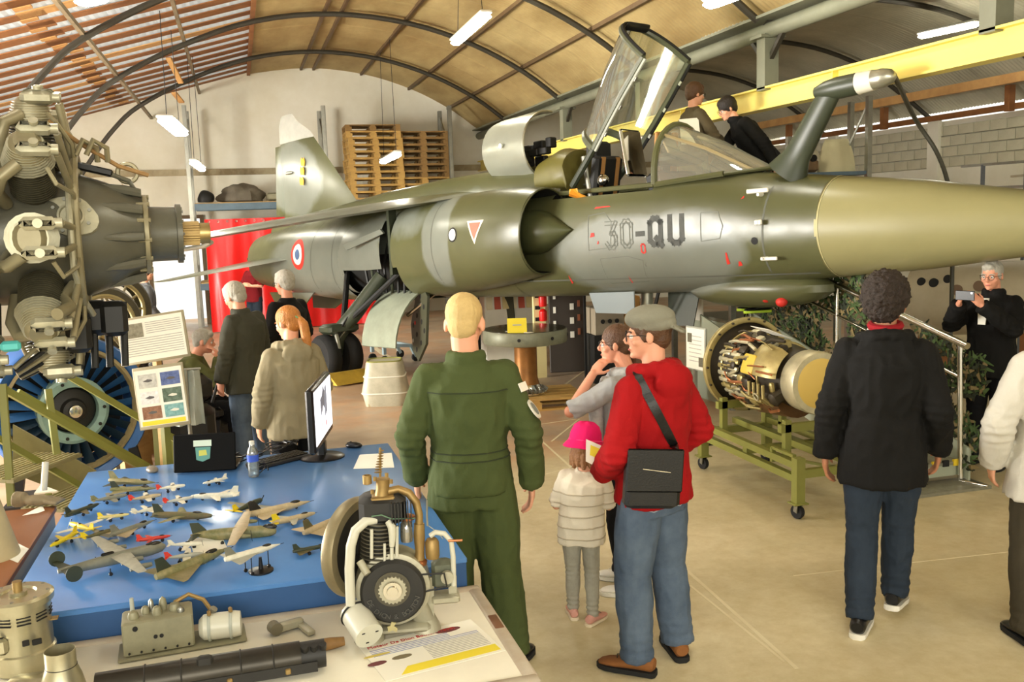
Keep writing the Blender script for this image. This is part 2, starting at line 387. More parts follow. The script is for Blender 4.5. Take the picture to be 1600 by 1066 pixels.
# --- left timber roof: a sloping plane of rafters under tin
def zl(x): return 5.56+(x-.6)*.272
tin = MB(); N = 60; rows = []
for k in range(N*3+1):
    x = .6-9.9*k/(N*3); w = (.01, -.01)[k % 2]
    rows.append([V((x, -6, zl(x)+.118+w*.4)), V((x, YB, zl(x)+.118+w*.4))])
for a, b in zip(rows, rows[1:]): tin.quad(a[0], a[1], b[1], b[0])
roofl = struct(tin, 'ceiling_left', m_tin, label='sloping tin roof carried on brown timber rafters'); roofl['category'] = 'ceiling'
y = YB-.1
while y > 2:
    for seg, (xa, xb) in enumerate(((.45, -2.4), (-2.1, -5.2), (-4.9, -9))):
        dy = .05*(seg % 2)+random.uniform(-.03, .03); wv = random.uniform(.27, .36)
        MB().beam((xa, y+dy, zl(xa)+.1), (xb, y+dy, zl(xb)+.1), 0.012, wv, up=(0, 1, 0)).obj('rafter', m_rafter if random.random() < .85 else m_rafter2, roofl, smooth=False)
        if seg < 2 and random.random() < .8:
            xc = xb+.15+random.uniform(-.1, .1); MB().beam((xc-.1, y+.26, zl(xc-.1)+.1), (xc+.1, y+.26, zl(xc+.1)+.1), .03, .16, up=(0, 1, 0)).obj('splice_block', m_rafter2, roofl, smooth=False)
    y -= .62
# leaning boards and struts by the lamp
for a, b, w in (((249, 8), (262, 75), .07), ((258, 22), (275, 72), .07), ((263, 90), (283, 130), .08), ((272, 145), (284, 160), .08), ((246, 52), (256, 78), .1)):
    p = PY(*a, 17.6); q = PY(*b, 17.9); MB().beam(p, q, w*1.2, .03).obj('loose_board', m_rafter2, roofl, smooth=False)
# --- valley girder, posts and yellow beam
MB().tube([(5.75, -6, 4.17), (5.75, YB, 4.17)], .085, 10).obj('valley_pipe', m_girder, ceil)
g = MB(); g.box((5.75, 8.2, 4.30), (.34, 28.5, .03)); g.box((5.9, 8.2, 4.37), (.03, 28.5, .16)); g.obj('gutter', m_girder, ceil, smooth=False)
for y in ARCH_Y[1:]:
    p = MB(); p.box((5.75, y, 3.83), (.17, .17, .6)); p.box((5.75, y, 4.10), (.30, .24, .03)); p.obj('post', m_girder, ceil, smooth=False)
    for s_ in (-1, 1): MB().beam((5.75, y+s_*.05, 3.86), (5.75, y+s_*.33, 4.12), .05, .05).obj('brace', m_iron, ceil, smooth=False)
yb = MB(); yb.box((5.75, 8.2, 3.445), (.022, 28.4, .21)); yb.box((5.75, 8.2, 3.555), (.17, 28.4, .02)); yb.box((5.75, 8.2, 3.335), (.17, 28.4, .02))
for k in range(9): yb.box((5.75, -5+k*3.3, 3.445), (.15, .014, .2))
struct(yb, 'trim_1', m_yellow, label='long yellow steel beam under the roof posts')
# --- right vault
PR = [(5.72, 4.22), (6.2, 4.62), (7.2, 5.05), (8.6, 5.33), (9.6, 5.38), (10.8, 5.26), (11.9, 4.92), (12.8, 4.4), (13.5, 3.92)]
ARC2 = spline(PR, 4)
cr = vault(ARC2, -6.5, YB, .1, 'ceiling_right', m_vault2); cr['label'] = 'grey corrugated vault over the side hall'
for y in ARCH_Y:
    MB().tube([(p.x, y, p.y-.02) for p in ARC2], .045, 8).obj('arch_rib', m_iron, cr)
for x, z in ((7.2, 5.1), (9.6, 5.43), (11.9, 4.97)): MB().beam((x, -6, z), (x, YB, z), .05, .06).obj('purlin', m_purl, cr, smooth=False)
MB().beam((12.75, -6, 4.28), (12.75, YB, 4.28), .09, .16).obj('timber_plate', m_rafter2, cr, smooth=False)
for y in ARCH_Y: MB().box((13.1, y+.9, 4.0), (.12, .12, .45)).obj('timber_strut', m_rafter, cr, smooth=False)
# gap of daylight under the eaves
MB().beam((13.2, -6, 3.86), (13.2, YB, 3.86), .1, .1).obj('wall_plate', m_rafter, cr, smooth=False)
# ================================================================== LAMPS
m_tubeglow = mat('lit_diffuser', (255, 250, 232), 0.5, emit=1.0)
m_tubeglow.node_tree.nodes['Principled BSDF'].inputs['Emission Strength'].default_value = 38.0
m_tubebody = mat('lamp_housing', (220, 218, 205), 0.5)
def strip_lamp(u0, v0, u1, v1, z, label, wide=.13, wires=True, up=None):
    a = G(u0, v0, z); b = G(u1, v1, z); mid = (a+b)/2; L_ = (b-a).length
    t = thing('strip_lamp', label, 'lamp', mid, 0, 'hanging strip lamps')
    a = a-mid; b = b-mid; d = (b-a).normalized(); s_ = V((-d.y, d.x, 0))
    h = MB(); h.bevbox((0, 0, .035), (L_, wide, .05), .015, Matrix((d, s_, V((0, 0, 1)))).transposed()); h.obj('housing', m_tubebody, t)
    q = MB(); q.bevbox((0, 0, -.02), (L_*.98, wide*.92, .06), .025, Matrix((d, s_, V((0, 0, 1)))).transposed()); q.obj('diffuser', m_tubeglow, t)
    top = (up or 5.3)-z
    if wires:
        for k in (-.4, .4): MB().cyl(d*L_*k+V((0, 0, .05)), d*L_*k*.8+V((0, 0, top)), .005, n=5).obj('hanging_wire', m_dark, t)
    return t
strip_lamp(711, 66, 760, 22, 4.72, 'brightest strip lamp hanging below the tan vault above the cockpit', .16)
strip_lamp(258, 186, 283, 208, 3.6, 'tilted square-ended strip lamp hanging in front of the brown rafters', .22, up=5.0)
strip_lamp(598, 252, 622, 240, 3.35, 'small strip lamp hanging in front of the pallet stacks', .14)
strip_lamp(302, 253, 316, 264, 3.3, 'smallest strip lamp hanging over the rack with the covered load', .14)
strip_lamp(1105, 6, 1160, -14, 4.2, 'strip lamp cut off by the top edge above the open canopy', .16, wires=False)
strip_lamp(1436, 56, 1528, 36, 4.85, 'long bluish strip lamp under the grey side vault', .14, wires=False)
strip_lamp(125, 2, 160, -6, 4.55, 'lamp at the top edge under the timber roof', .2, wires=False)
for i, (x, y, z) in enumerate(((2.2, 3.0, 4.9), (-1.0, 5.5, 4.4), (3.6, -1.5, 4.7))):  # extra lamps out of view, added to light the near bays
    t = thing('strip_lamp', ('extra unseen strip lamp added over the white table', 'strip lamp over the radial engine out of sight', 'extra strip lamp added behind the viewer near the front door')[i], 'lamp', (x, y, z), 0, 'hanging strip lamps')
    MB().bevbox((0, 0, .035), (.15, 1.3, .05), .015).obj('housing', m_tubebody, t); MB().bevbox((0, 0, -.02), (.14, 1.28, .06), .025).obj('diffuser', m_tubeglow, t)
    for k in (-.5, .5): MB().cyl((0, k, .05), (0, k, .5), .005, n=5).obj('hanging_wire', m_dark, t)
# ================================================================== RACK, PALLETS, CURTAIN
m_bluebeam = mat('blue_rack_beam', (96, 118, 132), 0.5, 0.1, 0.3, 3)
rk = thing('pallet_rack', 'tall galvanised pallet rack with blue beams along the back wall', 'rack', (0, 20.9, 0))
RX = (-.86, 1.96, 4.72)
for x in RX:
    for yy in (0, 1.05):
        p = MB(); p.box((x, yy, 2.35), (.012, .09, 4.7)); p.box((x-.04, yy-.04, 2.35), (.08, .01, 4.7)); p.box((x-.04, yy+.04, 2.35), (.08, .01, 4.7)); p.box((x, yy, .01), (.16, .16, .02)); p.obj('post', m_steel, rk, smooth=False)
    for k in range(4): MB().beam((x-.03, 0, .5+k*1.05), (x-.03, 1.05, 1.4+k*1.05), .03, .03).obj('cross_brace', m_steel, rk, smooth=False)
for xa, xb in zip(RX, RX[1:]):
    for z in (2.62, .95):
        for yy in (-.02, 1.07): MB().box(((xa+xb)/2, yy, z), (xb-xa-.05, .05, .14)).obj('beam', m_bluebeam, rk, smooth=False)
        MB().box(((xa+xb)/2, .52, z+.08), (xb-xa-.05, 1.0, .02)).obj('shelf_deck', m_wood, rk, smooth=False)
# third bay without load, to the right of the fin
m_pal = mat('pallet_wood', (206, 168, 96), 0.75, 0, 0.5, 4, (150, 110, 56))
m_pal2 = mat('old_pallet_wood', (162, 128, 76), 0.8, 0, 0.6, 4, (112, 82, 46))
def pallet_meshes(m):
    d = MB()
    for k in range(5): d.box((0, -.34+k*.17, .133), (1.2, .12 if k % 2 else .14, .022))
    for x in (-.55, 0, .55): d.box((x, 0, .111), (.10, .8, .022))
    b = MB()
    for yy in (-.35, 0, .35): b.box((0, yy, .011), (1.2, .10, .022))
    k = MB().box((0, 0, .061), (.14, .10, .078))
    return d.mesh('deck', m, False), b.mesh('base_board', m, False), k.mesh('block', m, False)
PM = [pallet_meshes(m_pal), pallet_meshes(m_pal2)]
def pallet(loc, rz, label, kind=0, group='stacked pallets on the rack'):
    t = thing('pallet', label, 'pallet', loc, rz, group)
    for nme, me in zip(('deck', 'base_board'), PM[kind][:2]):
        o = bpy.data.objects.new(nme, me); C.objects.link(o); o.parent = t
    for x in (-.53, 0, .53):
        for yy in (-.35, 0, .35):
            o = bpy.data.objects.new('block', PM[kind][2]); C.objects.link(o); o.parent = t; o.location = (x, yy, 0)
    return t
ordn = ['lowest', 'second', 'third', 'fourth', 'fifth', 'sixth', 'seventh', 'eighth', 'ninth', 'tenth', 'topmost']
for k in range(11):
    pallet((3.0+random.uniform(-.02, .02), 21.35+random.uniform(-.03, .03), 2.71+k*.1455), R_(3 if k < 9 else -1), f'wooden pallet, {ordn[k]} of the taller stack beside the fin' , 0 if k < 10 else 1)
for k in range(10):
    pallet((4.1+random.uniform(-.015, .015), 21.45+random.uniform(-.03, .03), 2.71+k*.1455), R_(1), f'reddish wooden pallet, {ordn[k] if k < 9 else "topmost"} of the shorter stack by the post', 1 if k > 2 else 0)
# loads on the first bay
m_grey_tarp = mat('grey_cloth', (120, 112, 96), 0.85, 0, 0.5, 5, (60, 56, 50), bump=0.3, bscale=14)
def lump(c, r, seed, m, name, label, cat, squash=.5, rz=0):
    mb = MB(); mb.ell((0, 0, 0), r, nu=28, nv=16)
    out = []
    for p in mb.v:
        q = p*1.0; nn = noise.noise(V((p.x*4+seed, p.y*4, p.z*5)))*.35; q = q*(1+nn); q.z = max(q.z, -r[2]*squash); out.append(q)
    mb.v = out; o = mb.obj(name, m); o.location = (c[0], c[1], c[2]+r[2]*squash); o.rotation_euler = (0, 0, rz); return tag(o, label, cat)
lump((.1, 21.45, 2.72), (.5, .36, .26), 3, m_grey_tarp, 'covered_load', 'grey cloth-covered load on the rack left of the fin', 'load')
lump((-.6, 21.0, 2.72), (.16, .2, .16), 9, m_dark, 'dark_bag', 'dark lumpy bag at the end of the rack shelf', 'bag')
t = thing('wing_skin', 'long pale metal wing skin lying on the rack shelf beside the cloth', 'wing skin', (1.3, 21.3, 2.72))
MB().bevbox((0, 0, .09), (1.3, .5, .16), .03).obj('sheet', mat('pale_panel', (150, 146, 118), .5, .1, .4, 4), t); MB().box((.2, -.26, .09), (.9, .02, .05)).obj('rib', m_iron, t)
for x0, w, lb in ((-.2, .95, 'grey wooden crate on the lower rack shelf beside the post'), (1.05, 1.3, 'long grey crate on the lower rack shelf under the fin')):
    t = thing('crate', lb, 'crate', (x0, 21.4, 1.05))
    MB().bevbox((0, 0, .65), (w, .8, 1.3), .01).obj('body', mat('greyish_board', (150, 148, 128), .8, 0, .3, 4), t)
    for k in (-.45, .45): MB().box((k*w*.95, -.42, .65), (.07, .03, 1.3)).obj('batten', m_rafter, t, smooth=False)
# red sheeting
m_red = mat('red_tarpaulin', (214, 22, 20), 0.35, 0, 0.2, 2, (160, 8, 10), coat=.2)
def curtain(a, b, y, z0, z1, label, amp=.035, freq=9):
    mb = MB(); rings = []; N = 60; L_ = b-a
    for i in range(N+1):
        x = a+L_*i/N; col = []
        for j in range(9):
            z = z0+(z1-z0)*j/8; ww = amp*(1.2-.8*j/8)
            col.append((x, y+ww*sin(x*freq+.6*sin(z*2))+ww*.4*sin(x*freq*2.3+1), z))
        rings.append(col)
    front = rings; back = [[(p[0], p[1]+.006, p[2]) for p in c] for c in rings]
    vs = []; fs = []; n = 9
    for c in front: vs += c
    o = len(vs)
    for c in back: vs += c
    for i in range(N):
        for j in range(n-1):
            q = i*n+j; fs.append((q, q+1, q+n+1, q+n)); fs.append((o+q, o+q+n, o+q+n+1, o+q+1))
    mb.add(vs, fs); t = thing('red_curtain', label, 'curtain', ((a+b)/2, y, z0)); mb.xf(Matrix.Translation((-(a+b)/2, -y, -z0)))
    mb.obj('sheet', m_red, t, ang=80)
    for k in range(int(L_/.18)):
        MB().torus((a-(a+b)/2+.09+k*.18, -.045, z1-z0-.05), (0, 1, 0), .018, .006, 10, 5).obj('eyelet', m_steel, t)
    return t
curtain(-.65, 2.9, 20.45, 0.02, 2.36, 'glossy red sheeting hanging with eyelets along the rack behind the tail')
# ================================================================== THE JET FIGHTER
JP0 = W(1318, 352, 8.7)
def _tail():
    r = DIR(424, 402); o = EYE-JP0; a = r.dot(r); b = 2*r.dot(o); c = o.dot(o)-11.6**2
    return EYE+r*((-b+sqrt(b*b-4*a*c))/(2*a))
_jx = (JP0-_tail()).normalized(); _jy = V((0, 0, 1)).cross(_jx).normalized(); _jz = _jx.cross(_jy)
JM = Matrix.Translation(JP0) @ Matrix((_jx, _jy, _jz)).transposed().to_4x4()
JI = JM.inverted()
jet = thing('jet_fighter', 'camouflaged jet fighter with open canopy and code 30-QU parked across the hangar', 'aircraft', M=JM)
GZ = lambda x, y: (JI @ V((*(JM @ V((x, y, -2)))[:2], 0))).z         # local height of the floor under a point
def camo(name, rough=.30):
    m = bpy.data.materials.new(name); m.use_nodes = True; n = m.node_tree.nodes; L = m.node_tree.links; b = n['Principled BSDF']
    tc = n.new('ShaderNodeTexCoord')
    def mth(op, a, b_=0.0):
        k = n.new('ShaderNodeMath'); k.operation = op
        for i, x in enumerate((a, b_)):
            if isinstance(x, (int, float)): k.inputs[i].default_value = x
            else: L.new(x, k.inputs[i])
        return k.outputs[0]
    def nz(sc, d=4):
        t = n.new('ShaderNodeTexNoise'); t.inputs['Scale'].default_value = sc; t.inputs['Detail'].default_value = d; L.new(tc.outputs['Object'], t.inputs['Vector']); return t.outputs['Fac']
    best = None
    for c, r in (((-2.05, -.6, -.2), (1.35, 1.5, .5)), ((-8.6, -.6, -.15), (2.4, 2, .62)), ((-5.0, -1, .25), (.35, 1.2, .8)), ((-6.6, -2.6, .4), (3, 2.2, .5)), ((-10.4, 0, 1.3), (1.0, 1, .7))):
        s_ = n.new('ShaderNodeVectorMath'); s_.operation = 'SUBTRACT'; L.new(tc.outputs['Object'], s_.inputs[0]); s_.inputs[1].default_value = c
        q = n.new('ShaderNodeVectorMath'); q.operation = 'DIVIDE'; L.new(s_.outputs[0], q.inputs[0]); q.inputs[1].default_value = r
        l_ = n.new('ShaderNodeVectorMath'); l_.operation = 'LENGTH'; L.new(q.outputs[0], l_.inputs[0])
        best = l_.outputs['Value'] if best is None else mth('MINIMUM', best, l_.outputs['Value'])
    f = mth('ADD', best, mth('MULTIPLY', mth('SUBTRACT', nz(1.1), .5), .8))
    r = n.new('ShaderNodeValToRGB'); e = r.color_ramp.elements; e[0].position = .86; e[1].position = 1.0
    e[0].color = (*lin((118, 122, 112)), 1); e[1].color = (*lin((84, 85, 55)), 1); L.new(f, r.inputs[0])
    g = n.new('ShaderNodeValToRGB'); e = g.color_ramp.elements; e[0].position = .3; e[1].position = .72; e[0].color = (.62, .62, .6, 1); e[1].color = (1.08, 1.08, 1.05, 1); L.new(nz(.8, 8), g.inputs[0])
    k = n.new('ShaderNodeMix'); k.data_type = 'RGBA'; k.blend_type = 'MULTIPLY'; k.inputs[0].default_value = .8; L.new(r.outputs[0], k.inputs[6]); L.new(g.outputs[0], k.inputs[7])
    L.new(k.outputs[2], b.inputs['Base Color']); b.inputs['Roughness'].default_value = rough
    rr = n.new('ShaderNodeMapRange'); rr.inputs[3].default_value = rough-.08; rr.inputs[4].default_value = rough+.15; L.new(nz(5, 6), rr.inputs[0]); L.new(rr.outputs[0], b.inputs['Roughness'])
    return m
m_camo = camo('camouflage_paint')
m_radome = mat('olive_radome', (142, 136, 94), 0.36, 0, 0.5, 1.3, (112, 106, 70), stretch=(.4, 1, 1))
m_dgreen = mat('dark_green_paint', (58, 64, 48), 0.4, 0, 0.3, 3)
m_lgrey = mat('pale_grey_panel', (176, 180, 168), 0.4, 0.1, 0.2, 3)
m_bare = mat('bare_aluminium', (188, 188, 172), 0.33, 0.8, 0.3, 4)
m_duct = mat('shade_and_mark_black', (18, 18, 16), 0.7)  # flat black: shade of ducts, bays and holes put into the colour; marks too
m_redlab = mat('red_marking', (196, 44, 32), 0.6)
m_orange = mat('orange_marking', (226, 150, 40), 0.6)
m_stencil = mat('black_stencil', (46, 48, 42), 0.6, 0, .4, 12, (84, 86, 76))
m_outline = mat('faded_stencil', (96, 98, 88), 0.6)
def ringsec(x, hw, zt, zb, cy=0.0, n=40, e=2.0, tilt=0.0, et=None):
    zc = (zt+zb)/2; hh = (zt-zb)/2; out = []
    for j in range(n):
        a = 2*pi*j/n+pi/2; c_, s_ = cos(a), sin(a); ee = et if (et and s_ > 0) else e
        yy = hw*math.copysign(abs(c_)**(2/ee), c_); zz = hh*math.copysign(abs(s_)**(2/ee), s_)
        out.append(V((x+tilt*zz, cy+yy, zc+zz)))
    return out
def interp(tab, x):
    for a, b in zip(tab, tab[1:]):
        if a[0] >= x >= b[0]:
            t = (a[0]-x)/(a[0]-b[0]); t2 = t
            return [p+(q-p)*t2 for p, q in zip(a[1:], b[1:])]
    return list(tab[-1][1:])
FUS = [(3.0, .012, -.10, -.125), (2.75, .075, -.03, -.18), (2.2, .175, .085, -.255), (1.57, .275, .205, -.335), (.8, .385, .35, -.42), (0, .47, .455, -.475),
       (-.8, .53, .56, -.55), (-1.8, .56, .585, -.62), (-3.3, .58, .60, -.67), (-4.4, .60, .62, -.69), (-6, .64, .64, -.70), (-7.5, .70, .66, -.78), (-9, .66, .62, -.76), (-10.4, .58, .53, -.66), (-11.35, .50, .44, -.56), (-11.6, .47, .41, -.53)]
def fus(xs, **k): return [ringsec(x, *interp(FUS, x), **k) for x in xs]
def frange(a, b, n): return [a+(b-a)*i/n for i in range(n+1)]
bodies = []
o = MB().loft(fus(frange(3.0, 0.02, 18))).obj('radome', m_radome, jet); bodies.append(o)
MB().loft([ringsec(x, *(v*1.004 for v in interp(FUS, x))) for x in (.018, -.018)], False, False).obj('radome_seam', mat('seam_ring', (172, 164, 116), .5), jet)
MB().cyl((2.98, 0, -.112), (3.7, 0, -.12), .016, .006, 8).obj('pitot_boom', m_steel, jet)
fx = frange(0, -4.4, 44)
def ckpt(i, j):
    x = fx[i]; return -3.32 < x < -1.86 and (j <= 4 or j >= 35)
def etop(x): return 2.15+1.25*max(0, min(1, (-x-.5)/1.1))
o = MB().loft([ringsec(x, *interp(FUS, x), e=2.15, et=etop(x)) for x in fx], False, False, skip=ckpt).obj('forward_fuselage', m_camo, jet); bodies.append(o)
rx = frange(-4.2, -11.6, 60)
def bay(i, j):
    x = rx[i]; return -7.95 < x < -6.0 and 10 <= j <= 19
o = MB().loft(fus(rx, e=2.2), False, False, skip=bay).obj('rear_fuselage', m_camo, jet); bodies.append(o)
nz_ = MB(); nz_.loft([ringsec(-11.6, .47, .41, -.53), ringsec(-11.62, .43, .37, -.49), ringsec(-11.0, .40, .34, -.46)], False, True); nz_.obj('jet_pipe', m_duct, jet)
MB().loft([ringsec(x, *(v*.86 for v in interp(FUS, x))) for x in frange(-5.5, -8.4, 6)]).obj('wheel_bay_lining', m_duct, jet)  # dark inner skin, the shade of the open bays is in its colour
# dorsal spine
SP = [(-3.45, .30, .80), (-3.8, .33, .93), (-4.6, .36, .965), (-6, .36, .95), (-7.4, .33, .89), (-8.6, .26, .80), (-10.2, .18, .70), (-11.3, .12, .56)]
o = MB().loft([ringsec(a, b, c, .2, n=24, e=2.3) for a, b, c in SP]).obj('dorsal_spine', m_camo, jet); bodies.append(o)
# intakes
for s_ in (-1, 1):
    TR = [(-3.42, .41, .62, -.38, .60), (-3.6, .45, .65, -.42, .60), (-4.1, .50, .67, -.5, .58), (-5, .53, .66, -.6, .53), (-6, .52, .62, -.66, .46), (-7, .46, .56, -.68, .36), (-8.2, .36, .45, -.62, .3), (-9.6, .25, .3, -.5, .25)]
    tx = frange(-3.42, -9.6, 50)
    def bay2(i, j):
        x = tx[i]; return (-7.85 < x < -5.9 and 12 <= j <= 19 and s_ < 0) or (-6.4 < x < -6.05 and 5 <= j <= 17 and s_ < 0)
    rg = []
    for x in tx:
        hw, zt, zb, cy = interp(TR, x); rg.append(ringsec(x, hw, zt, zb, cy*s_, e=2.1, tilt=.10 if x > -3.9 else .10*max(0, (x+4.6)/.7)))
    o = MB().loft(rg, False, True, skip=bay2).obj('intake_trunk', m_camo, jet)
    if s_ < 0: bodies.append(o)
    inn = [ringsec(x, hw*k, .12+.5*k, .12-.5*k, .60*s_, tilt=.1) for x, hw, k in ((-3.42, .41, 1.0), (-3.40, .41, .97), (-3.6, .38, .93), (-4.3, .36, .85), (-5.2, .3, .7))]
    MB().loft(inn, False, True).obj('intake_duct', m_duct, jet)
    MB().tube([p*1.0 for p in ringsec(-3.41, .405, .613, -.373, .60*s_, tilt=.1)], .011, 6, closed=True).obj('intake_lip', m_camo, jet)
    cn = MB(); cn.lathe([(.002, 0), (.05, -.09), (.14, -.24), (.235, -.42), (.26, -.55), (.25, -1.0)], (-2.98, -.0, 0), (1, 0, 0), 24)
    cn.xf(Matrix.Translation((0, .60*s_*1.0, .12))); cn.obj('shock_cone', mat('cone_green', (72, 76, 48), .35, 0, .3, 4), jet)
    MB().box((-3.72, .28*s_, .1), (.7, .02, .98)).obj('splitter_plate', m_dgreen, jet, smooth=False)
# wings
def aerofoil(le, te, y, z, th, n=7):
    pts = []
    for k in range(n): t = k/(n-1); pts.append((t, th*(sqrt(t)*1.6*(1-t)+.02)))
    up = [V((le+(te-le)*t, y, z+h)) for t, h in pts]; dn = [V((le+(te-le)*t, y, z-h*.6)) for t, h in reversed(pts[1:-1])]
    return up+dn
for s_ in (-1, 1):
    w = MB(); w.loft([aerofoil(le, te, y*s_, z, th) for le, te, y, z, th in ((-4.55, -8.5, .25, .66, .12), (-4.95, -8.6, .75, .61, .12), (-6.3, -8.75, 2.0, .45, .10), (-6.16, -8.76, 2.02, .45, .10), (-7.95, -9.0, 3.85, .19, .06), (-8.25, -9.02, 3.98, .155, .02))])
    o = w.obj('wing', m_camo, jet)
    f = MB(); f.loft([aerofoil(le, te, y*s_, z, th, 5) for le, te, y, z, th in ((-8.0, -8.85, 1.0, .54, .03), (-8.3, -9.15, 3.6, .18, .02))]); f.obj('flap', m_camo, jet)
    pl = MB(); pl.loft([ringsec(x, .035, .03+z, -.03+z, 3.0*s_, n=12) for x, z in ((-7.2, .24), (-7.4, .2), (-8.3, .17), (-8.6, .2))]); pl.obj('flap_track_fairing', m_bare, jet)
    tp = MB(); tp.loft([aerofoil(le, te, y*s_, z, th) for le, te, y, z, th in ((-9.65, -11.35, .4, -.02, .05), (-9.8, -11.4, .62, -.06, .05), (-10.95, -11.65, 2.15, -.30, .02), (-11.2, -11.68, 2.22, -.31, .01))]); tp.obj('tailplane', m_camo, jet)
    ve = MB(); ve.prism([(-9.3, 0), (-10.9, 0), (-10.75, -.35), (-10.0, -.35)], (0, .42*s_, -.62), (1, 0, 0), (0, .25*s_, 1), .03); ve.obj('ventral_fin', m_camo, jet, smooth=False)
# fin
def slab(poly_le_te, thick):
    rings = []
    for le, te, z, th in poly_le_te:
        c_ = (le+te)/2
        rings.append([V((le, 0, z)), V((le-.25*(le-te), th/2, z)), V((c_-.2*(le-te), th/2*.8, z)), V((te, 0.004, z)), V((te, -.004, z)), V((c_-.2*(le-te), -th/2*.8, z)), V((le-.25*(le-te), -th/2, z))])
    return rings
MB().loft(slab([(-7.9, -10.95, .55, .16), (-8.42, -10.93, .79, .14), (-9.70, -10.88, 2.0, .08)], 0)).obj('fin', m_camo, jet)
MB().loft(slab([(-9.66, -10.90, 1.98, .085), (-9.78, -10.90, 2.09, .08), (-10.2, -10.88, 2.30, .06), (-10.35, -10.78, 2.44, .04), (-10.42, -10.7, 2.46, .02)], 0)).obj('fin_cap', mat('pale_fin_cap', (178, 178, 168), .45, 0, .2, 4), jet)
MB().loft(slab([(-10.88, -11.25, .72, .05), (-10.84, -11.08, 1.95, .03)], 0)).obj('rudder', m_camo, jet)
MB().ell((-10.55, -.06, 1.45), (.12, .03, .03)).obj('fin_lamp', m_bare, jet)
# hatch shell standing open on the spine
hs = MB(); rings = []
for x, r in ((-3.93, .42), (-4.1, .43), (-4.6, .41), (-4.75, .385)):
    rings.append([V((x, 0, 1.17))+V((0, -r*sin(a), r*cos(a))) for a in [R_(-12)+R_(200)*k/18 for k in range(19)]])
inn = [[V((p.x, p.y*.97, 1.17+(p.z-1.17)*.97)) for p in r] for r in rings]
hs.loft(rings, closed=False); hs.loft(inn, closed=False)
hs.loft([rings[0], inn[0]], closed=False); hs.loft([rings[-1], inn[-1]], closed=False)
hs.obj('open_hatch', mat('hatch_grey', (150, 152, 138), .32, .3, .3, 3, (112, 114, 96)), jet)
MB().tube([(p.x+.004, p.y, p.z) for p in rings[0]], .014, 6).obj('hatch_rim', m_bare, jet)
MB().cyl((-4.3, -.44, 1.2), (-4.3, -.46, 1.2), .03, n=10).obj('hatch_latch', m_chrome, jet)
eq = MB()
for i in range(14):
    eq.bevbox((-3.75-random.random()*.75, random.uniform(-.18, .2), .98+random.random()*.22), (random.uniform(.08, .2), random.uniform(.06, .16), random.uniform(.06, .16)), .01)
eq.obj('avionics_box', m_dark, jet)
MB().loft([ringsec(x, .34, zt, .5, n=24, e=2.3) for x, zt in ((-3.3, .74), (-3.36, 1.06), (-3.55, 1.10), (-3.85, 1.0))]).obj('headrest_fairing', mat('fairing_olive', (104, 98, 44), .45, 0, .3, 4), jet)
# ---- cockpit
tub = MB(); tub.box((-2.6, 0, -.08), (1.5, .8, .03)); tub.box((-3.33, 0, .2), (.03, .8, .6))
for s_ in (-1, 1): tub.box((-2.6, .40*s_, .2), (1.5, .02, .56))
tub.obj('cockpit_tub', m_duct, jet, smooth=False)
for s_ in (-1, 1):
    MB().bevbox((-2.5, .31*s_, .32), (1.1, .16, .2), .02).obj('side_console', m_dark, jet)
    MB().tube([(-3.32, .42*s_, .545), (-1.9, .42*s_, .53)], .028, 8).obj('cockpit_sill', m_camo, jet)
st = MB(); st.bevbox((-2.72, 0, .16), (.5, .46, .16), .03); st.bevbox((-3.02, 0, .55), (.12, .44, .8), .03, (0, .2, 0)); st.bevbox((-3.08, 0, 1.02), (.16, .3, .2), .03)
seat = st.obj('ejection_seat', m_dark, jet)
for s_ in (-1, 1):
    MB().box((-2.95, .12*s_, .62), (.02, .06, .62), (0, .2, 0)).obj('harness', mat('tan_webbing', (176, 128, 72), .8), seat, smooth=False)
    MB().tube([(-2.98, .22*s_, .2), (-3.1, .23*s_, .95)], .03, 8).obj('seat_rail', m_steel, seat)
MB().ell((-2.86, -.18, .66), (.08, .06, .07)).obj('seat_bottle', m_chrome, seat)
ip = MB(); ip.bevbox((-1.98, 0, .50), (.18, .68, .34), .03, (0, -.25, 0)); ip.bevbox((-1.9, 0, .80), (.4, .5, .12), .04); ip.obj('instrument_panel', m_dark, jet)
for k in range(6): MB().cyl((-2.075, -.28+.11*k, .56+.05*(k % 2)), (-2.09, -.28+.11*k, .56+.05*(k % 2)), .04, n=12).obj('dial', m_lgrey, jet)
hud = MB(); hud.box((-2.0, 0, .95), (.02, .2, .22), (0, -.5, 0)); hud.obj('sight_glass', glassmat('sight_pane', (190, 220, 205), .5), jet)
gl = MB(); gl.bevbox((-2.46, -.1, .92), (.05, .42, .52), .02, (0, -.15, .2)); gl.obj('side_screen', glassmat('tinted_pane', (150, 176, 150), .7), jet)
for k, c_ in enumerate(((176, 128, 72), (30, 30, 26), (176, 128, 72))):
    MB().bevbox((-2.18, -.02+.14*k, .86), (.04, .09 if k != 1 else .14, .52), .01, (0, .1, 0)).obj('side_strap', mat('strap%d' % (k % 2), c_, .7), jet)
MB().cyl((-2.5, 0, .1), (-2.42, 0, .5), .018, .022, 8).obj('control_stick', m_black, jet)
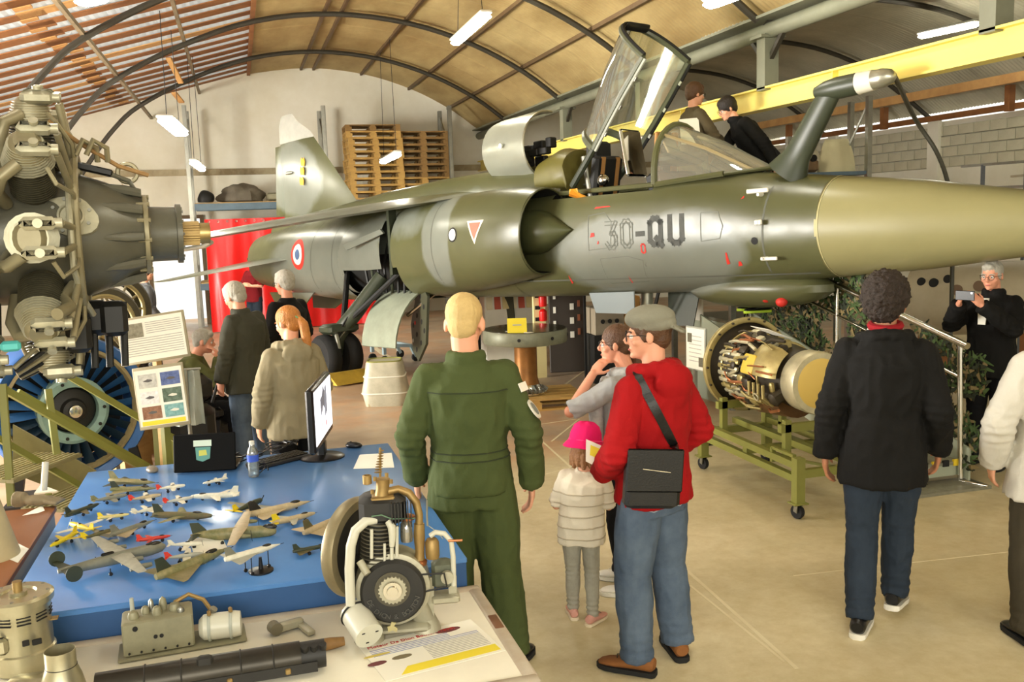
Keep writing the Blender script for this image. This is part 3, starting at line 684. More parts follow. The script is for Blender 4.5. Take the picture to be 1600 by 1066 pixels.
# windscreen
m_glass = glassmat('canopy_perspex', (214, 220, 196), .34)
def arch(x, hw, z0, h, n=15, lean=0.0):
    return [V((x+lean*sin(pi*k/(n-1)), -hw*cos(pi*k/(n-1)), z0+h*sin(pi*k/(n-1))**.8)) for k in range(n)]
wa = arch(-1.88, .44, .53, .63); wf = [V((-.72-.30*abs(k-7)/7*1.2, -.33*(1-2*k/14)*1.0, .60-.03*abs(k-7)/7)) for k in range(15)]
mid = [a.lerp(b, .5)+V((0, 0, .04*sin(pi*k/14))) for k, (a, b) in enumerate(zip(wa, wf))]
MB().loft([wa, mid, wf], closed=False).obj('windscreen', m_glass, jet)
fr = MB(); fr.tube(wa, .035, 8); fr.obj('windscreen_arch', m_camo, jet)
for k in (4, 10): MB().tube([wa[k], mid[k], wf[k]], .02, 6).obj('windscreen_bar', mat('frame_tan', (130, 116, 80), .5), jet)
for k in (0, 14): MB().tube([wa[k], wf[k]], .03, 6).obj('windscreen_sill', m_camo, jet)
MB().tube(wf, .02, 6).obj('windscreen_foot', m_camo, jet)
# open canopy
def arch3(p, ux, uz, hw, h, n=19, sq=.75):
    return [p+V((0, -hw*cos(pi*k/(n-1)), 0))+uz*(h*sin(pi*k/(n-1))**sq) for k in range(n)]
rb = V((-2.80, 0, 1.0)); rt = V((-2.02, 0, 1.86)); ux = (rt-rb).normalized(); uz = V((-ux.z, 0, ux.x))
ca = [arch3(rb.lerp(rt, t), ux, uz, .37+.02*sin(pi*t), h) for t, h in ((0, .38), (.3, .50), (.6, .60), (1, .67))]
MB().loft(ca, closed=False).obj('canopy', m_glass, jet)
m_cframe = mat('canopy_frame', (92, 96, 76), .4, 0, .3, 6)
MB().tube(ca[-1], .034, 8).obj('canopy_front_arch', m_cframe, jet); MB().tube([p+ux*.03 for p in ca[-1]], .02, 6).obj('canopy_seal', m_rubber, jet)
MB().tube(ca[0], .045, 8).obj('canopy_rear_arch', m_cframe, jet)
for k in (0, 18):
    MB().tube([c_[k] for c_ in ca], .036, 8).obj('canopy_rail', m_cframe, jet)
    MB().tube([c_[k]-uz*.035 for c_ in ca], .02, 6).obj('canopy_rail_seal', m_lgrey if k == 0 else m_rubber, jet)
    for t in (.2, .5, .8): MB().box(ca[0][k].lerp(ca[-1][k], t)-uz*.05, (.05, .03, .03), (0, -atan2(ux.z, ux.x), 0)).obj('canopy_hook', m_steel, jet)
    MB().tube([ca[0][k], (-3.2, ca[0][k].y*.9, .62)], .04, 8).obj('canopy_hinge_arm', m_dgreen, jet)
MB().bevbox(rt+uz*.56+ux*.05, (.1, .36, .05), .02, (0, -atan2(ux.z, ux.x), 0)).obj('canopy_mirror', m_black, jet)
# refuelling probe
pr = MB(); rg = []
for t in range(9):
    k = t/8; c_ = V((-.47, -.17, .50)).lerp(V((.03, -.22, 1.20)), k); ax = V((.5, 0, .7)).normalized(); px = V((.7, 0, -.5)).normalized(); rr = (.115*(1-k)+.085*k)*(1+1.1*max(0, .25-k)*2)
    rg.append([c_+px*(rr*1.25*cos(2*pi*j/16))+V((0, 1, 0))*(rr*.75*sin(2*pi*j/16)) for j in range(16)])
pr.loft(rg); pr.lathe([(.005, -.14), (.05, -.12), (.085, -.02), (.098, .1), (.096, .3)], (.0, -.22, 1.21), (1, 0, .04), 18)
pr.obj('refuelling_probe', m_dgreen, jet)
MB().lathe([(.098, 0), (.094, .02), (.088, .14)], (.30, -.22, 1.222), (1, 0, .04), 18).obj('probe_collar', m_white, jet)
MB().lathe([(.088, 0), (.08, .05), (.082, .06), (.082, .09), (.06, .16), (.03, .19), (.001, .2)], (.44, -.22, 1.228), (1, 0, .04), 18).obj('probe_nozzle', m_bare, jet)
# belly pod and nose details
o = MB().ell((-.95, 0, -.58), (.85, .3, .2), nu=24).obj('belly_pod', m_camo, jet)
bv = MB(); 
for o_ in bodies:
    off = len(bv.v); bv.v += [v.co.copy() for v in o_.data.vertices]; bv.f += [tuple(i+off for i in p.vertices) for p in o_.data.polygons]
BV = BVHTree.FromPolygons(bv.v, bv.f)
def decal(mb, m, name, off=.004, cuts=2):
    """lay a flat shape (x, z in its own plane) on the starboard side"""
    me = mb.mesh(name, m, False); bm = bmesh.new(); bm.from_mesh(me)
    for _ in range(cuts):
        lg = [e for e in bm.edges if e.calc_length() > .05]
        if lg: bmesh.ops.subdivide_edges(bm, edges=lg, cuts=1)
    bmesh.ops.triangulate(bm, faces=bm.faces)
    for v in bm.verts:
        h = BV.ray_cast(V((v.co.x, -3.5, v.co.z)), V((0, 1, 0)))
        v.co.y = (h[0].y-off) if h[0] else -.6
    bm.to_mesh(me); bm.free(); o = bpy.data.objects.new(name, me); C.objects.link(o); o.parent = jet; return o
def txt(body, size, x, z, m, name, rot=0.0, sx=1.0):
    t_ = text_mesh(body, size); t_.v = [V((x+(p.x*cos(rot)-p.y*sin(rot))*sx, 0, z+p.x*sin(rot)+p.y*cos(rot))) for p in t_.v]; return decal(t_, m, name)
def poly(pts, m, name, off=.004):
    if isinstance(pts, MB): return decal(pts, m, name, off, 0)
    mb = MB(); mb.add([V((a, 0, b)) for a, b in pts], [tuple(range(len(pts)))]); return decal(mb, m, name, off)
def outline(pts, m, w=.008, name='panel_line'):
    mb = MB()
    for a, b in zip(pts, pts[1:]+pts[:1]): 
        d = (V(b)-V(a)); L_ = d.length; q = V((-d.y, d.x))/L_*w/2
        n_ = max(1, int(L_/.06))
        for i in range(n_):
            p0 = V(a)+d*i/n_; p1 = V(a)+d*(i+1)/n_
            mb.quad(V((p0.x-q.x, 0, p0.y-q.y)), V((p0.x+q.x, 0, p0.y+q.y)), V((p1.x+q.x, 0, p1.y+q.y)), V((p1.x-q.x, 0, p1.y-q.y)))
    return decal(mb, m, name, .003, 0)
def glyph(strokes, x, z, h, w, m, name, sw=.055, hollow=False):
    """code letters built from straight strokes like a stencil"""
    mb = MB()
    for (x0, z0, x1, z1) in strokes:
        a = V((x+x0*w, z+z0*h)); b = V((x+x1*w, z+z1*h)); d = (b-a).normalized()*sw*.5; q = V((-d.y, d.x))
        for k in ((-1, -.55), (.55, 1)) if hollow else ((-1, 1),):
            c_ = [a-d+q*k[0], b+d+q*k[0], b+d+q*k[1], a-d+q*k[1]]; mb.add([V((p.x, 0, p.y)) for p in c_], [(0, 1, 2, 3)])
    return decal(mb, m, name)
G0 = [(.3, 0, .7, 0), (.7, 0, 1, .15), (1, .15, 1, .85), (1, .85, .7, 1), (.7, 1, .3, 1), (.3, 1, 0, .85), (0, .85, 0, .15), (0, .15, .3, 0)]
G3 = [(0, 1, 1, 1), (1, 1, .5, .58), (.5, .58, .8, .58), (.8, .58, 1, .42), (1, .42, 1, .15), (1, .15, .7, 0), (.7, 0, .25, 0), (.25, 0, 0, .15)]
GU = [(0, 1, 0, .15), (0, .15, .3, 0), (.3, 0, .7, 0), (.7, 0, 1, .15), (1, .15, 1, 1)]
GQ = G0+[(.6, .22, 1.05, -.05)]
zt = -.10
glyph(G3, -2.47, zt, .26, .13, m_outline, 'code_digit_three', .05, True); glyph(G0, -2.25, zt+.01, .26, .13, m_outline, 'code_digit_zero', .05, True)
glyph([(0, .5, 1, .5)], -2.03, zt, .26, .07, m_stencil, 'code_dash'); glyph(GQ, -1.86, zt+.015, .26, .14, m_stencil, 'code_letter_q', .06); glyph(GU, -1.60, zt+.02, .26, .15, m_stencil, 'code_letter_u', .06)
glyph(G0, -1.99, -.17, .09, .05, m_redlab, 'red_ring_mark', .018)
poly([(-4.30, .30), (-3.98, .30), (-4.14, .02)], mat('white_marking', (214, 204, 186), .6), 'warning_triangle', .004); poly([(-4.25, .275), (-4.03, .275), (-4.14, .075)], mat('pinkish_red', (196, 104, 84), .6), 'warning_triangle_fill', .007)
def disc(x, z, r, n=32):
    mb = MB(); vs = [V((x, 0, z))]+[V((x+r*q/4*cos(2*pi*k/n), 0, z+r*q/4*sin(2*pi*k/n))) for q in (1, 2, 3, 4) for k in range(n)]
    fs = [(0, 1+k, 1+(k+1) % n) for k in range(n)]+[(1+q*n+k, 1+q*n+(k+1) % n, 1+(q+1)*n+(k+1) % n, 1+(q+1)*n+k) for q in range(3) for k in range(n)]
    return mb.add(vs, fs)
poly(disc(-9.37, .02, .25), m_redlab, 'roundel_ring', .004); poly(disc(-9.37, .02, .17), m_white, 'roundel_white', .009); poly(disc(-9.37, .02, .085), mat('roundel_blue', (70, 92, 128), .6), 'roundel_centre', .014)
poly(disc(-4.58, .15, .09), m_duct, 'vent_ring', .004); poly(disc(-4.58, .15, .07), m_white, 'vent_disc', .008)
poly(disc(-.62, -.10, .035), m_duct, 'vent_hole', .004)
for x, z, w, h, m in ((-3.0, .47, .16, .10, m_orange), (-2.66, .33, .24, .02, m_redlab), (-2.72, .02, .07, .05, m_redlab), (-2.62, -.06, .03, .04, m_redlab), (-2.3, -.5, .02, .09, m_redlab), (-3.2, -.5, .03, .1, m_redlab), (-.98, -.32, .04, .12, m_redlab), (-.86, -.34, .05, .05, m_redlab), (-.78, .3, .03, .03, m_redlab)):
    poly([(x, z), (x+w, z+.01), (x+w*.9, z+h), (x+.02, z+h)], m, 'stencil_mark')
ol = m_outline
outline([(-2.75, -.12), (-2.42, -.10), (-2.40, .18), (-2.5, .28), (-2.74, .26)], ol); outline([(-1.22, -.08), (-1.0, -.06), (-.96, .06), (-1.02, .2), (-1.22, .2)], ol); outline([(-2.6, -.5), (-2.05, -.48), (-2.0, -.25), (-2.2, -.2), (-2.6, -.22)], ol); outline([(-4.0, -.46), (-.1, -.42), (-.1, -.428), (-4.0, -.468)], ol)
outline([(-5.05, -.45), (-5.05, .6), (-5.06, .6), (-5.06, -.45)], ol); outline([(-8.3, -.6), (-8.1, .5), (-8.11, .5), (-8.31, -.6)], ol); outline([(-9.0, -.6), (-8.8, .5), (-8.81, .5), (-9.01, -.6)], ol); outline([(-.55, -.45), (-.5, .45), (-.51, .45), (-.56, -.45)], ol)
# air-data vanes
for x, z, kind in ((-.58, .33, 0), (-.55, .07, 1), (-.52, -.27, 2)):
    h = BV.ray_cast(V((x, -3, z)), V((0, 1, 0)))[0]
    mb = MB(); mb.cyl(h, h+V((0, -.07, 0)), .022, .016, 10)
    if kind == 0: mb.bevbox(h+V((.0, -.075, .035)), (.24, .02, .045), .008)
    elif kind == 1: mb.bevbox(h+V((.01, -.05, 0)), (.08, .03, .05), .008)
    else: mb.bevbox(h+V((.05, -.06, .0)), (.18, .02, .035), .006)
    mb.obj('air_data_vane', m_white, jet)
# crest on the fin
for k, dz in enumerate((-.17, 0, .15)):
    c = V((-10.06+.03*k, -.082+.008*k, 1.44+dz)); 
    mb = MB(); mb.prism([(-.06, -.06), (.05, -.075), (.075, 0), (.045, .07), (0, .04), (-.05, .075), (-.075, .01)], c, (1, 0, 0), (0, 0, 1), .006); mb.obj('fin_crest', mat('crest_yellow', (240, 176, 40), .6), jet, smooth=False)
# ---- undercarriage
def wheel(t, c, ax, r, w, name='wheel', hub=m_lgrey):
    ax = V(ax).normalized(); k = MB(); k.lathe([(r*.55, -w*.5), (r*.86, -w*.5), (r*.97, -w*.32), (r, 0), (r*.97, w*.32), (r*.86, w*.5), (r*.55, w*.5)], c, ax, 28); o = k.obj(name, m_rubber, t)
    h = MB(); h.lathe([(.01, -w*.42), (r*.3, -w*.42), (r*.56, -w*.3), (r*.57, w*.3), (r*.3, w*.42), (.01, w*.42)], c, ax, 20); h.obj('hub', hub, o); return o
for s_ in (-1, 1):
    gz = GZ(-7.2, 1.3*s_)
    ax_ = V((-7.2, 1.3*s_, gz+.33))
    for dy in (-.17, .17): wheel(jet, ax_+V((0, dy, 0)), (0, 1, 0), .33, .22, 'main_wheel', m_dgreen)
    k = MB(); k.tube([(-6.75, .72*s_, -.35), (-7.0, 1.05*s_, -.85), (-7.12, 1.25*s_, -1.1), (-7.2, 1.3*s_, gz+.33)], [.10, .115, .12, .09], 12); k.cyl(ax_+V((0, -.3, 0)), ax_+V((0, .3, 0)), .05)
    k.obj('main_leg', m_dgreen, jet)
    k = MB(); k.tube([(-7.9, .6*s_, -.3), (-7.1, 1.2*s_, -1.0)], .045, 8); k.tube([(-6.3, .7*s_, -.3), (-7.0, 1.15*s_, -.95)], .04, 8); k.obj('side_stay', m_dark, jet)
    MB().bevbox((-7.15, 1.25*s_, -1.06), (.34, .5, .14), .04).obj('leg_yoke', m_dgreen, jet)
    k = MB(); k.tube([(-7.05, 1.26*s_-.1, -1.1), (-6.92, 1.3*s_-.1, -1.32), (-7.08, 1.3*s_-.1, gz+.45)], .03, 6); k.obj('torque_link', m_bare, jet)
    for p_ in range(4): MB().tube([(-6.9-.02*p_, .95*s_-.03*p_, -.7), (-7.0, 1.2*s_-.05*p_, -1.1), (-7.1, 1.34*s_-.03*p_, gz+.5)], .012, 5).obj('brake_hose', m_bare if p_ == 1 else m_black, jet)
    ch = MB(); ch.add([V((x, y, 0)) + V((-7.2+(.36), 1.3*s_, gz)) for x, y in ((-.06, -.38), (.28, -.38), (.28, .38), (-.06, .38))]+[V((x, y, .15)) + V((-7.2+.36, 1.3*s_, gz)) for x, y in ((.0, -.38), (.06, -.38), (.06, .38), (.0, .38))], [(0, 1, 2, 3), (4, 5, 6, 7), (0, 1, 5, 4), (1, 2, 6, 5), (2, 3, 7, 6), (3, 0, 4, 7)])
    ch = ch.xf(JM).obj('wheel_chock', mat('chock_yellow', (206, 170, 60), .6, 0, .4, 4), None, smooth=False); tag(ch, 'yellow wheel chock in front of the near main wheels' if s_ < 0 else 'yellow wheel chock at the far main wheels under the round table', 'chock')
    # bay door: curved plate hanging outboard
    d_ = MB(); rg = []
    for i in range(8):
        a = R_(8+11*i); rg.append([V((x, (.62+.62*sin(a)*.95)*s_, -.30-.62*(1-cos(a))-.18*i/7)) for x in (-5.75, -6.05, -6.35, -6.6)])
    inn = [[p+V((0, -.02*s_, -.012)) for p in r] for r in rg]
    d_.loft(rg, closed=False); d_.loft(inn, closed=False); d_.loft([rg[-1], inn[-1]], closed=False); d_.loft([[r[0] for r in rg], [r[0] for r in inn]], closed=False); d_.loft([[r[-1] for r in rg], [r[-1] for r in inn]], closed=False)
    d_.xf(Matrix.Translation((-.20, -.1*s_, -.26))); d_.obj('bay_door', m_lgrey if s_ > 0 else mat('door_grey_green', (146, 152, 132), .4, 0, .3, 3), jet)
    # perforated air brake
    ab = MB(); ex = V((-.30, 0, -1.0)).normalized(); ey = V((1, .35*s_, -.25)).normalized()
    ab.prism([(0, -.02), (.12, .42), (.75, .58), (1.08, .34), (1.02, .05), (.7, -.18)], (-5.98, .60*s_, -.42), ex, ey, .035); abo = ab.obj('air_brake', mat('brake_olive', (62, 64, 46), .5, 0, .2, 5), jet, smooth=False)
    nn = ex.cross(ey).normalized()
    for a, b in ((.2, .12), (.3, .32), (.5, .06), (.52, .3), (.6, .46), (.75, .15), (.8, .38), (.95, .22), (.68, -.05)):
        c_ = V((-5.98, .60*s_, -.42))+ex*a+ey*b; MB().cyl(c_-nn*.021, c_+nn*.021, .036, n=12).obj('brake_hole', m_duct, abo)  # solid discs, coloured dark for the shade inside the holes
    for a, b in ((.62, .02), (.88, .02)): 
        c_ = V((-5.98, .60*s_, -.42))+ex*a+ey*b; MB().cyl(c_-nn*.024, c_+nn*.024, .028, n=10).obj('brake_bolt', m_lgrey if a > .8 else m_redlab, abo)
    MB().tube([(-5.56, .5*s_, -.5), (-6.11, .77*s_, -.9)], .025, 8).obj('brake_jack', m_chrome, jet)
# wheel-well edge posts and inner clutter
MB().box((-6.2, -.86, .12), (.06, .12, .9)).obj('bay_frame', m_dgreen, jet, smooth=False)
for i in range(8): MB().tube([(-5.95-.18*i, -.6-.04*(i % 3), .1), (-6.0-.17*i, -.72, -.2), (-6.15-.15*i, -.66, -.62)], .022, 6).obj('bay_pipe', m_dark if i % 3 else m_dgreen, jet)
MB().prism([(-.5, -.02), (.55, .16), (.62, .10), (-.42, -.1)], (-6.9, -.93, .14), (1, 0, 0), (0, -.1, 1), .03).obj('bay_flap', m_camo, jet, smooth=False)
# nose gear
gz = GZ(-2.45, 0)
for dy in (-.13, .13): wheel(jet, V((-2.5, dy, gz+.2)), (0, 1, 0), .2, .13, 'nose_wheel')
k = MB(); k.tube([(-2.42, 0, -.5), (-2.45, 0, -1.0)], .07, 12); k.tube([(-2.45, 0, -1.0), (-2.48, 0, gz+.2)], .045, 10); k.cyl((-2.5, -.18, gz+.2), (-2.5, .18, gz+.2), .03); k.obj('nose_leg', m_bare, jet)
MB().tube([(-2.2, -.06, -.6), (-2.4, -.04, -1.1)], .02, 6).obj('nose_stay', m_dark, jet)
MB().prism([(-.35, 0), (.35, .02), (.3, -.24), (-.3, -.24)], (-2.75, -.24, -.62), (1, 0, 0), (0, -.2, 1), .015).obj('nose_gear_door', mat('door_blue_grey', (140, 150, 152), .45), jet, smooth=False)
MB().prism([(-.2, 0), (.25, .02), (.2, -.4), (-.15, -.4)], (-2.1, .22, -.62), (1, 0, 0), (0, .2, 1), .015).obj('nose_gear_door', m_dgreen, jet, smooth=False)
for x, z in ((-.72, -.66), (-.55, -.70)): MB().ell((x, -.2, z), (.06, .05, .05)).obj('red_cover', m_redlab, jet)
MB().tube([(-3.2, -.1, .64), (-3.25, -.1, .64)], .01, 5).obj('sill_pin', m_steel, jet)
# ================================================================== PEOPLE
m_skin = mat('skin', (222, 164, 132), 0.5, 0, 0.25, 12, (204, 136, 108), spec=.35)
m_skin2 = mat('skin_ruddy', (214, 150, 120), 0.5, 0, 0.25, 12, (190, 120, 96), spec=.35)
m_skin3 = mat('skin_tan', (176, 120, 88), 0.5, 0, 0.25, 12, (150, 98, 70), spec=.35)
m_eye = mat('eye_white', (230, 226, 218), .2); m_iris = mat('iris', (40, 30, 22), .2)
def cloth(name, rgb, rgb2=None, rough=.85, bscale=160, var=.35, vs=6, bump=.12, sheen=.0): return mat(name, rgb, rough, 0, var, vs, rgb2, bump, bscale, .25, sheen=sheen)
def ell_ring(c, rx, ry, ex, ey, n=20, sq=2.3):
    out = []
    for j in range(n):
        a = 2*pi*j/n; ca, sa = cos(a), sin(a)
        out.append(c+ex*(rx*math.copysign(abs(ca)**(2/sq), ca))+ey*(ry*math.copysign(abs(sa)**(2/sq), sa)))
    return out
DEF = dict(pel=(0, 0, .93), chest=(0, -.005, 1.28), neck=(0, -.015, 1.47), head=(0, .02, 1.63), hy=0., hp=0., hr=0.,
           shR=(.165, -.01, 1.385), elR=(.225, -.03, 1.12), wrR=(.24, .05, .87), shL=(-.165, -.01, 1.385), elL=(-.225, -.03, 1.12), wrL=(-.24, .05, .87),
           hipR=(.088, 0, .90), knR=(.10, .015, .49), anR=(.11, -.025, .085), hipL=(-.088, 0, .90), knL=(-.10, .015, .49), anL=(-.11, -.025, .085),
           fyR=-8., fyL=8., hdR=(0, .25, -1), hdL=(0, .25, -1), pnR=(-1, 0, 0), pnL=(1, 0, 0), curlR=18., curlL=18., fpR=0., fpL=0.)
def hand(mb, wr, d, pn, curl, s, side, spread=0.0):
    d = V(d).normalized(); pn = V(pn); pn = (pn-d*pn.dot(d)).normalized(); ac = d.cross(pn).normalized()      # ac: across the palm
    th = ac if (side*1) > 0 else -ac
    wr = V(wr)
    M_ = Matrix((ac, d, pn)).transposed()
    mb.ell(wr+d*.045*s, (.040*s, .052*s, .016*s), M_, 12, 8)
    for k, (o_, L_) in enumerate(((-.030, .078), (-.010, .086), (.010, .080), (.029, .062))):
        p = wr+d*(.080*s)+th*(-o_*s); cur = d+th*(-o_*spread*8); pts = [p-d*.02*s]; a = curl
        for f in (.46, .32, .26):
            ang = R_(a); cur = (cur*cos(ang)+pn*sin(ang)).normalized(); p = p+cur*(L_*f*s); pts.append(p); a = curl*1.25
            # next bend keeps rotating towards the palm
            pn_l = pn
        mb.tube(pts, [.0098*s, .0095*s, .0088*s, .0072*s], 7); mb.ell(pts[-1], .0075*s, nu=7, nv=5)
    b = wr+d*.02*s+th*.026*s; tdir = (d*.55+th*.65+pn*.35).normalized(); q = b+tdir*.04*s; e = q+(tdir*.4+d*.8+pn*.3).normalized()*.036*s
    mb.tube([b, q, e], [.014*s, .0115*s, .0085*s], 7); mb.ell(e, .0088*s, nu=7, nv=5)
def limb(mb, pts, rs, n=14):
    P = [V(p) for p in pts]; out = []; rr = []
    for i in range(len(P)-1):
        for k in range(4): t = k/4; out.append(P[i].lerp(P[i+1], t)); rr.append(rs[i]+(rs[i+1]-rs[i])*t)
    out.append(P[-1]); rr.append(rs[-1]); mb.tube(out, rr, n)
    for p, r in zip(P[1:-1], rs[1:-1]): mb.ell(p, r*1.0, nu=12, nv=8)
def finish(me, name, m, parent, M_, s, fold=0.0, fscale=9., seed=0, gather=()):
    """wrinkle a remeshed garment and link it"""
    me.transform(Matrix.Scale(s, 4))
    if fold:
        nrm = [v.normal.copy() for v in me.vertices]
        for v, n_ in zip(me.vertices, nrm):
            p = v.co; q = V((p.x*fscale*1.0+seed*7.3, p.y*fscale, p.z*fscale*.55+seed))
            a = noise.noise(q); r = 1-abs(noise.noise(q*1.9+V((9, 3, 5))))*2.2
            k = fold*(.55*a+.65*r*.5)
            for c, rad, amp in gather:
                dd = (p-V(c)*s).length/(rad*s)
                if dd < 1: k += amp*(1-dd)*sin((p.z-V(c).z*s)*2*pi/(.045*s)+2*noise.noise(p*12))
            v.co = p+n_*k
    me.shade_smooth(); me.name = name
    me.materials.clear(); me.materials.append(m)
    o = bpy.data.objects.new(name, me); C.objects.link(o); o.parent = parent; return o
def head_frame(J):
    e = Euler((R_(J['hp']), R_(J['hr']), R_(J['hy'])), 'XYZ').to_matrix(); return Matrix.Translation(J['head']) @ e.to_4x4()
def person(label, loc, yaw, h=1.75, pose=None, fit=None, vox=.0075, group='visitors in the hangar', M=None):
    """a figure: one continuous body with clothes, hair and shoes as its parts; local x is its right, y its front"""
    J = dict(DEF); J.update(pose or {}); J = {k: (V(v) if isinstance(v, (tuple, list)) else v) for k, v in J.items()}
    f = dict(top=None, bottom=None, skin=m_skin, hair='short', hairm=None, shoe=m_black, sole=None, build=1.0, hem=.80, sleeve=1.0, topfat=.022, legfat=.016, legs=1.0, hood=None, neckw=1.0, fold=.010, glasses=False, chestw=1.0, hemfat=0., onepiece=False, collar=None, shorts=False, headscale=1.0)
    f.update(fit or {}); s = h/1.75; b = f['build']
    t = thing('person', label, 'person', loc, R_(yaw), group, M)
    HM = head_frame(J); hs = f['headscale']
    hv = lambda x, y, z: HM @ V((x*hs, y*hs, z*hs)); H3 = HM.to_3x3()
    rgt_p = (J['hipR']-J['hipL']).normalized(); rgt_s = (J['shR']-J['shL']).normalized()
    def spine(infl, z_low, hemw=0.0, top=True):
        sp = [(J['pel']+V((0, 0, z_low-.93)) , .158+hemw, .118+hemw*.8, 0.0), (J['pel'], .160, .118, .05), (J['pel'].lerp(J['chest'], .45), .140*b, .105*b, .4), (J['pel'].lerp(J['chest'], .8), .152*f['chestw'], .118*b, .8), (J['chest'].lerp(J['neck'], .35), .160*f['chestw'], .114*b, 1.), (J['chest'].lerp(J['neck'], .68), .122*f['chestw'], .086, 1.), (J['chest'].lerp(J['neck'], .92), .075, .066, 1.)]
        if top: sp.append((J['neck']+(J['neck']-J['chest']).normalized()*.015, .058, .056, 1.))
        rings = []
        for i, (c, rx, ry, w) in enumerate(sp):
            a = sp[max(i-1, 0)][0]; z = sp[min(i+1, len(sp)-1)][0]; up = (z-a).normalized(); ex = rgt_p.lerp(rgt_s, w); ex = (ex-up*ex.dot(up)).normalized(); ey = up.cross(ex)
            k = infl*(1 if i < 5 else .6 if i == 5 else .35)
            rings.append(ell_ring(c, rx+k, ry+k, ex, ey))
        return rings
    # ---- body
    mb = MB(); mb.loft(spine(-.004, .82))
    for sd in 'RL':
        limb(mb, [J['sh'+sd].lerp(J['chest'], .12), J['el'+sd], J['wr'+sd]], [.050*b, .040, .027])
        limb(mb, [J['hip'+sd], J['kn'+sd], J['an'+sd]], [.078, .052, .036])
        hand(mb, J['wr'+sd], J['hd'+sd], J['pn'+sd], J['curl'+sd], 1.0, 1 if sd == 'R' else -1)
        mb.ell(J['wr'+sd]+V(J['hd'+sd]).normalized()*.008, .026)
    nk0 = J['neck']-V((0, 0, .04)); mb.tube([nk0, J['neck'], hv(0, -.02, -.05)], [.062*f['neckw'], .055*f['neckw'], .056*f['neckw']], 14)
    mb.ell(hv(0, -.012, .030), (.0745*hs, .093*hs, .086*hs), H3, 20, 14); mb.ell(hv(0, .022, -.030), (.062*hs, .068*hs, .086*hs), H3, 18, 12)
    mb.ell(hv(0, .040, -.084), (.040*hs, .044*hs, .034*hs), H3); mb.ell(hv(0, .066, .018), (.052*hs, .022*hs, .015*hs), H3)
    mb.tube([hv(0, .082, .012), hv(0, .100, -.018), hv(0, .108, -.030)], [.009*hs, .012*hs, .014*hs], 8); mb.ell(hv(0, .100, -.034), (.017*hs, .014*hs, .010*hs), H3)
    mb.ell(hv(0, .081, -.063), (.025*hs, .013*hs, .008*hs), H3); mb.ell(hv(0, .079, -.072), (.022*hs, .013*hs, .008*hs), H3); mb.ell(hv(0, .076, -.098), (.02*hs, .016*hs, .015*hs), H3)
    for q in (-1, 1):
        mb.ell(hv(.0765*q, -.008, -.012), (.010*hs, .019*hs, .031*hs), H3 @ Euler((0, 0, R_(-18*q))).to_matrix()); mb.ell(hv(.044*q, .055, -.030), (.022*hs, .022*hs, .022*hs), H3)
    body = finish(remesh(mb, vox, 2), 'body', f['skin'], t, None, s)
    for q in (-1, 1):
        e_ = MB(); e_.ell(hv(.031*q, .0745, -.004)*s, .0125*s*hs); eo = e_.obj('eye', m_eye, t)
        MB().ell(hv(.031*q, .0845, -.004)*s, (.006*s, .004*s, .006*s), H3).obj('pupil', m_iris, eo)
        MB().tube([hv(.012*q, .090, .016)*s, hv(.032*q, .088, .022)*s, hv(.052*q, .074, .016)*s], .0042*s, 5).obj('eyebrow', f['hairm'] or m_iris, t)
    MB().ell(hv(0, .0905, -.0675)*s, (.020*s, .006*s, .0065*s), H3).obj('lips', mat('lips', (186, 104, 92), .5), t)
    # ---- hair
    hm = f['hairm']; st = f['hair']
    if hm and st:
        hb = MB()
        T = {'buzz': .004, 'short': .010, 'curly': .028, 'ponytail': .011, 'long': .014, 'thin': .006, 'full': .018}[st]
        hb.ell(hv(0, -.020, .036), ((.0735+T)*hs, (.091+T)*hs, (.083+T)*hs), H3, 22, 14); hb.ell(hv(0, -.055, -.015), ((.060+T*.7)*hs, (.046+T)*hs, (.062+T*.5)*hs), H3)
        if st in ('curly', 'full'):
            hb.ell(hv(0, .02, .085), (.065*hs, .065*hs, .035*hs), H3)
            if st == 'curly': hb.ell(hv(0, -.05, .06), (.088*hs, .07*hs, .07*hs), H3)
        for q in (-1, 1): hb.ell(hv(.068*q, .012, .0), (.012*hs, .022*hs, .035*hs), H3)
        if st in ('short', 'full', 'thin'): hb.ell(hv(.01, .055, .075), (.05*hs, .03*hs, .03*hs), H3)
        if st == 'ponytail':
            hb.ell(hv(0, -.10, .04), (.028*hs, .025*hs, .028*hs), H3); hb.tube([hv(0, -.11, .03), hv(0.01, -.14, -.04), hv(.015, -.13, -.16), hv(.01, -.11, -.30)], [.02, .036, .036, .008], 12)
        if st == 'long':
            for q in (-2, -1, 0, 1, 2): hb.tube([hv(.03*q, -.06+.008*q*q, .0), hv(.036*q, -.075+.008*q*q, -.09), hv(.042*q, -.075+.008*q*q, -.15-.015*(q % 2))], [.045, .04, .016], 10)
        vx = min(vox, .008) if st != 'curly' else .007
        me = remesh(hb, vx, 1)
        if st == 'curly':
            for v in me.vertices:
                p = v.co; v.co = p+v.normal*(.012*noise.noise(p*48)+.008*noise.noise(p*95))
        else:
            ctr = J['head']
            for v in me.vertices:
                p = v.co-ctr; a_ = atan2(p.x, p.y)*9; v.co = v.co+v.normal*(.0028*noise.noise(V((a_*1.6, p.z*14, p.y*10)))+.0015*noise.noise(p*90))
        finish(me, 'hair', hm, t, None, s)
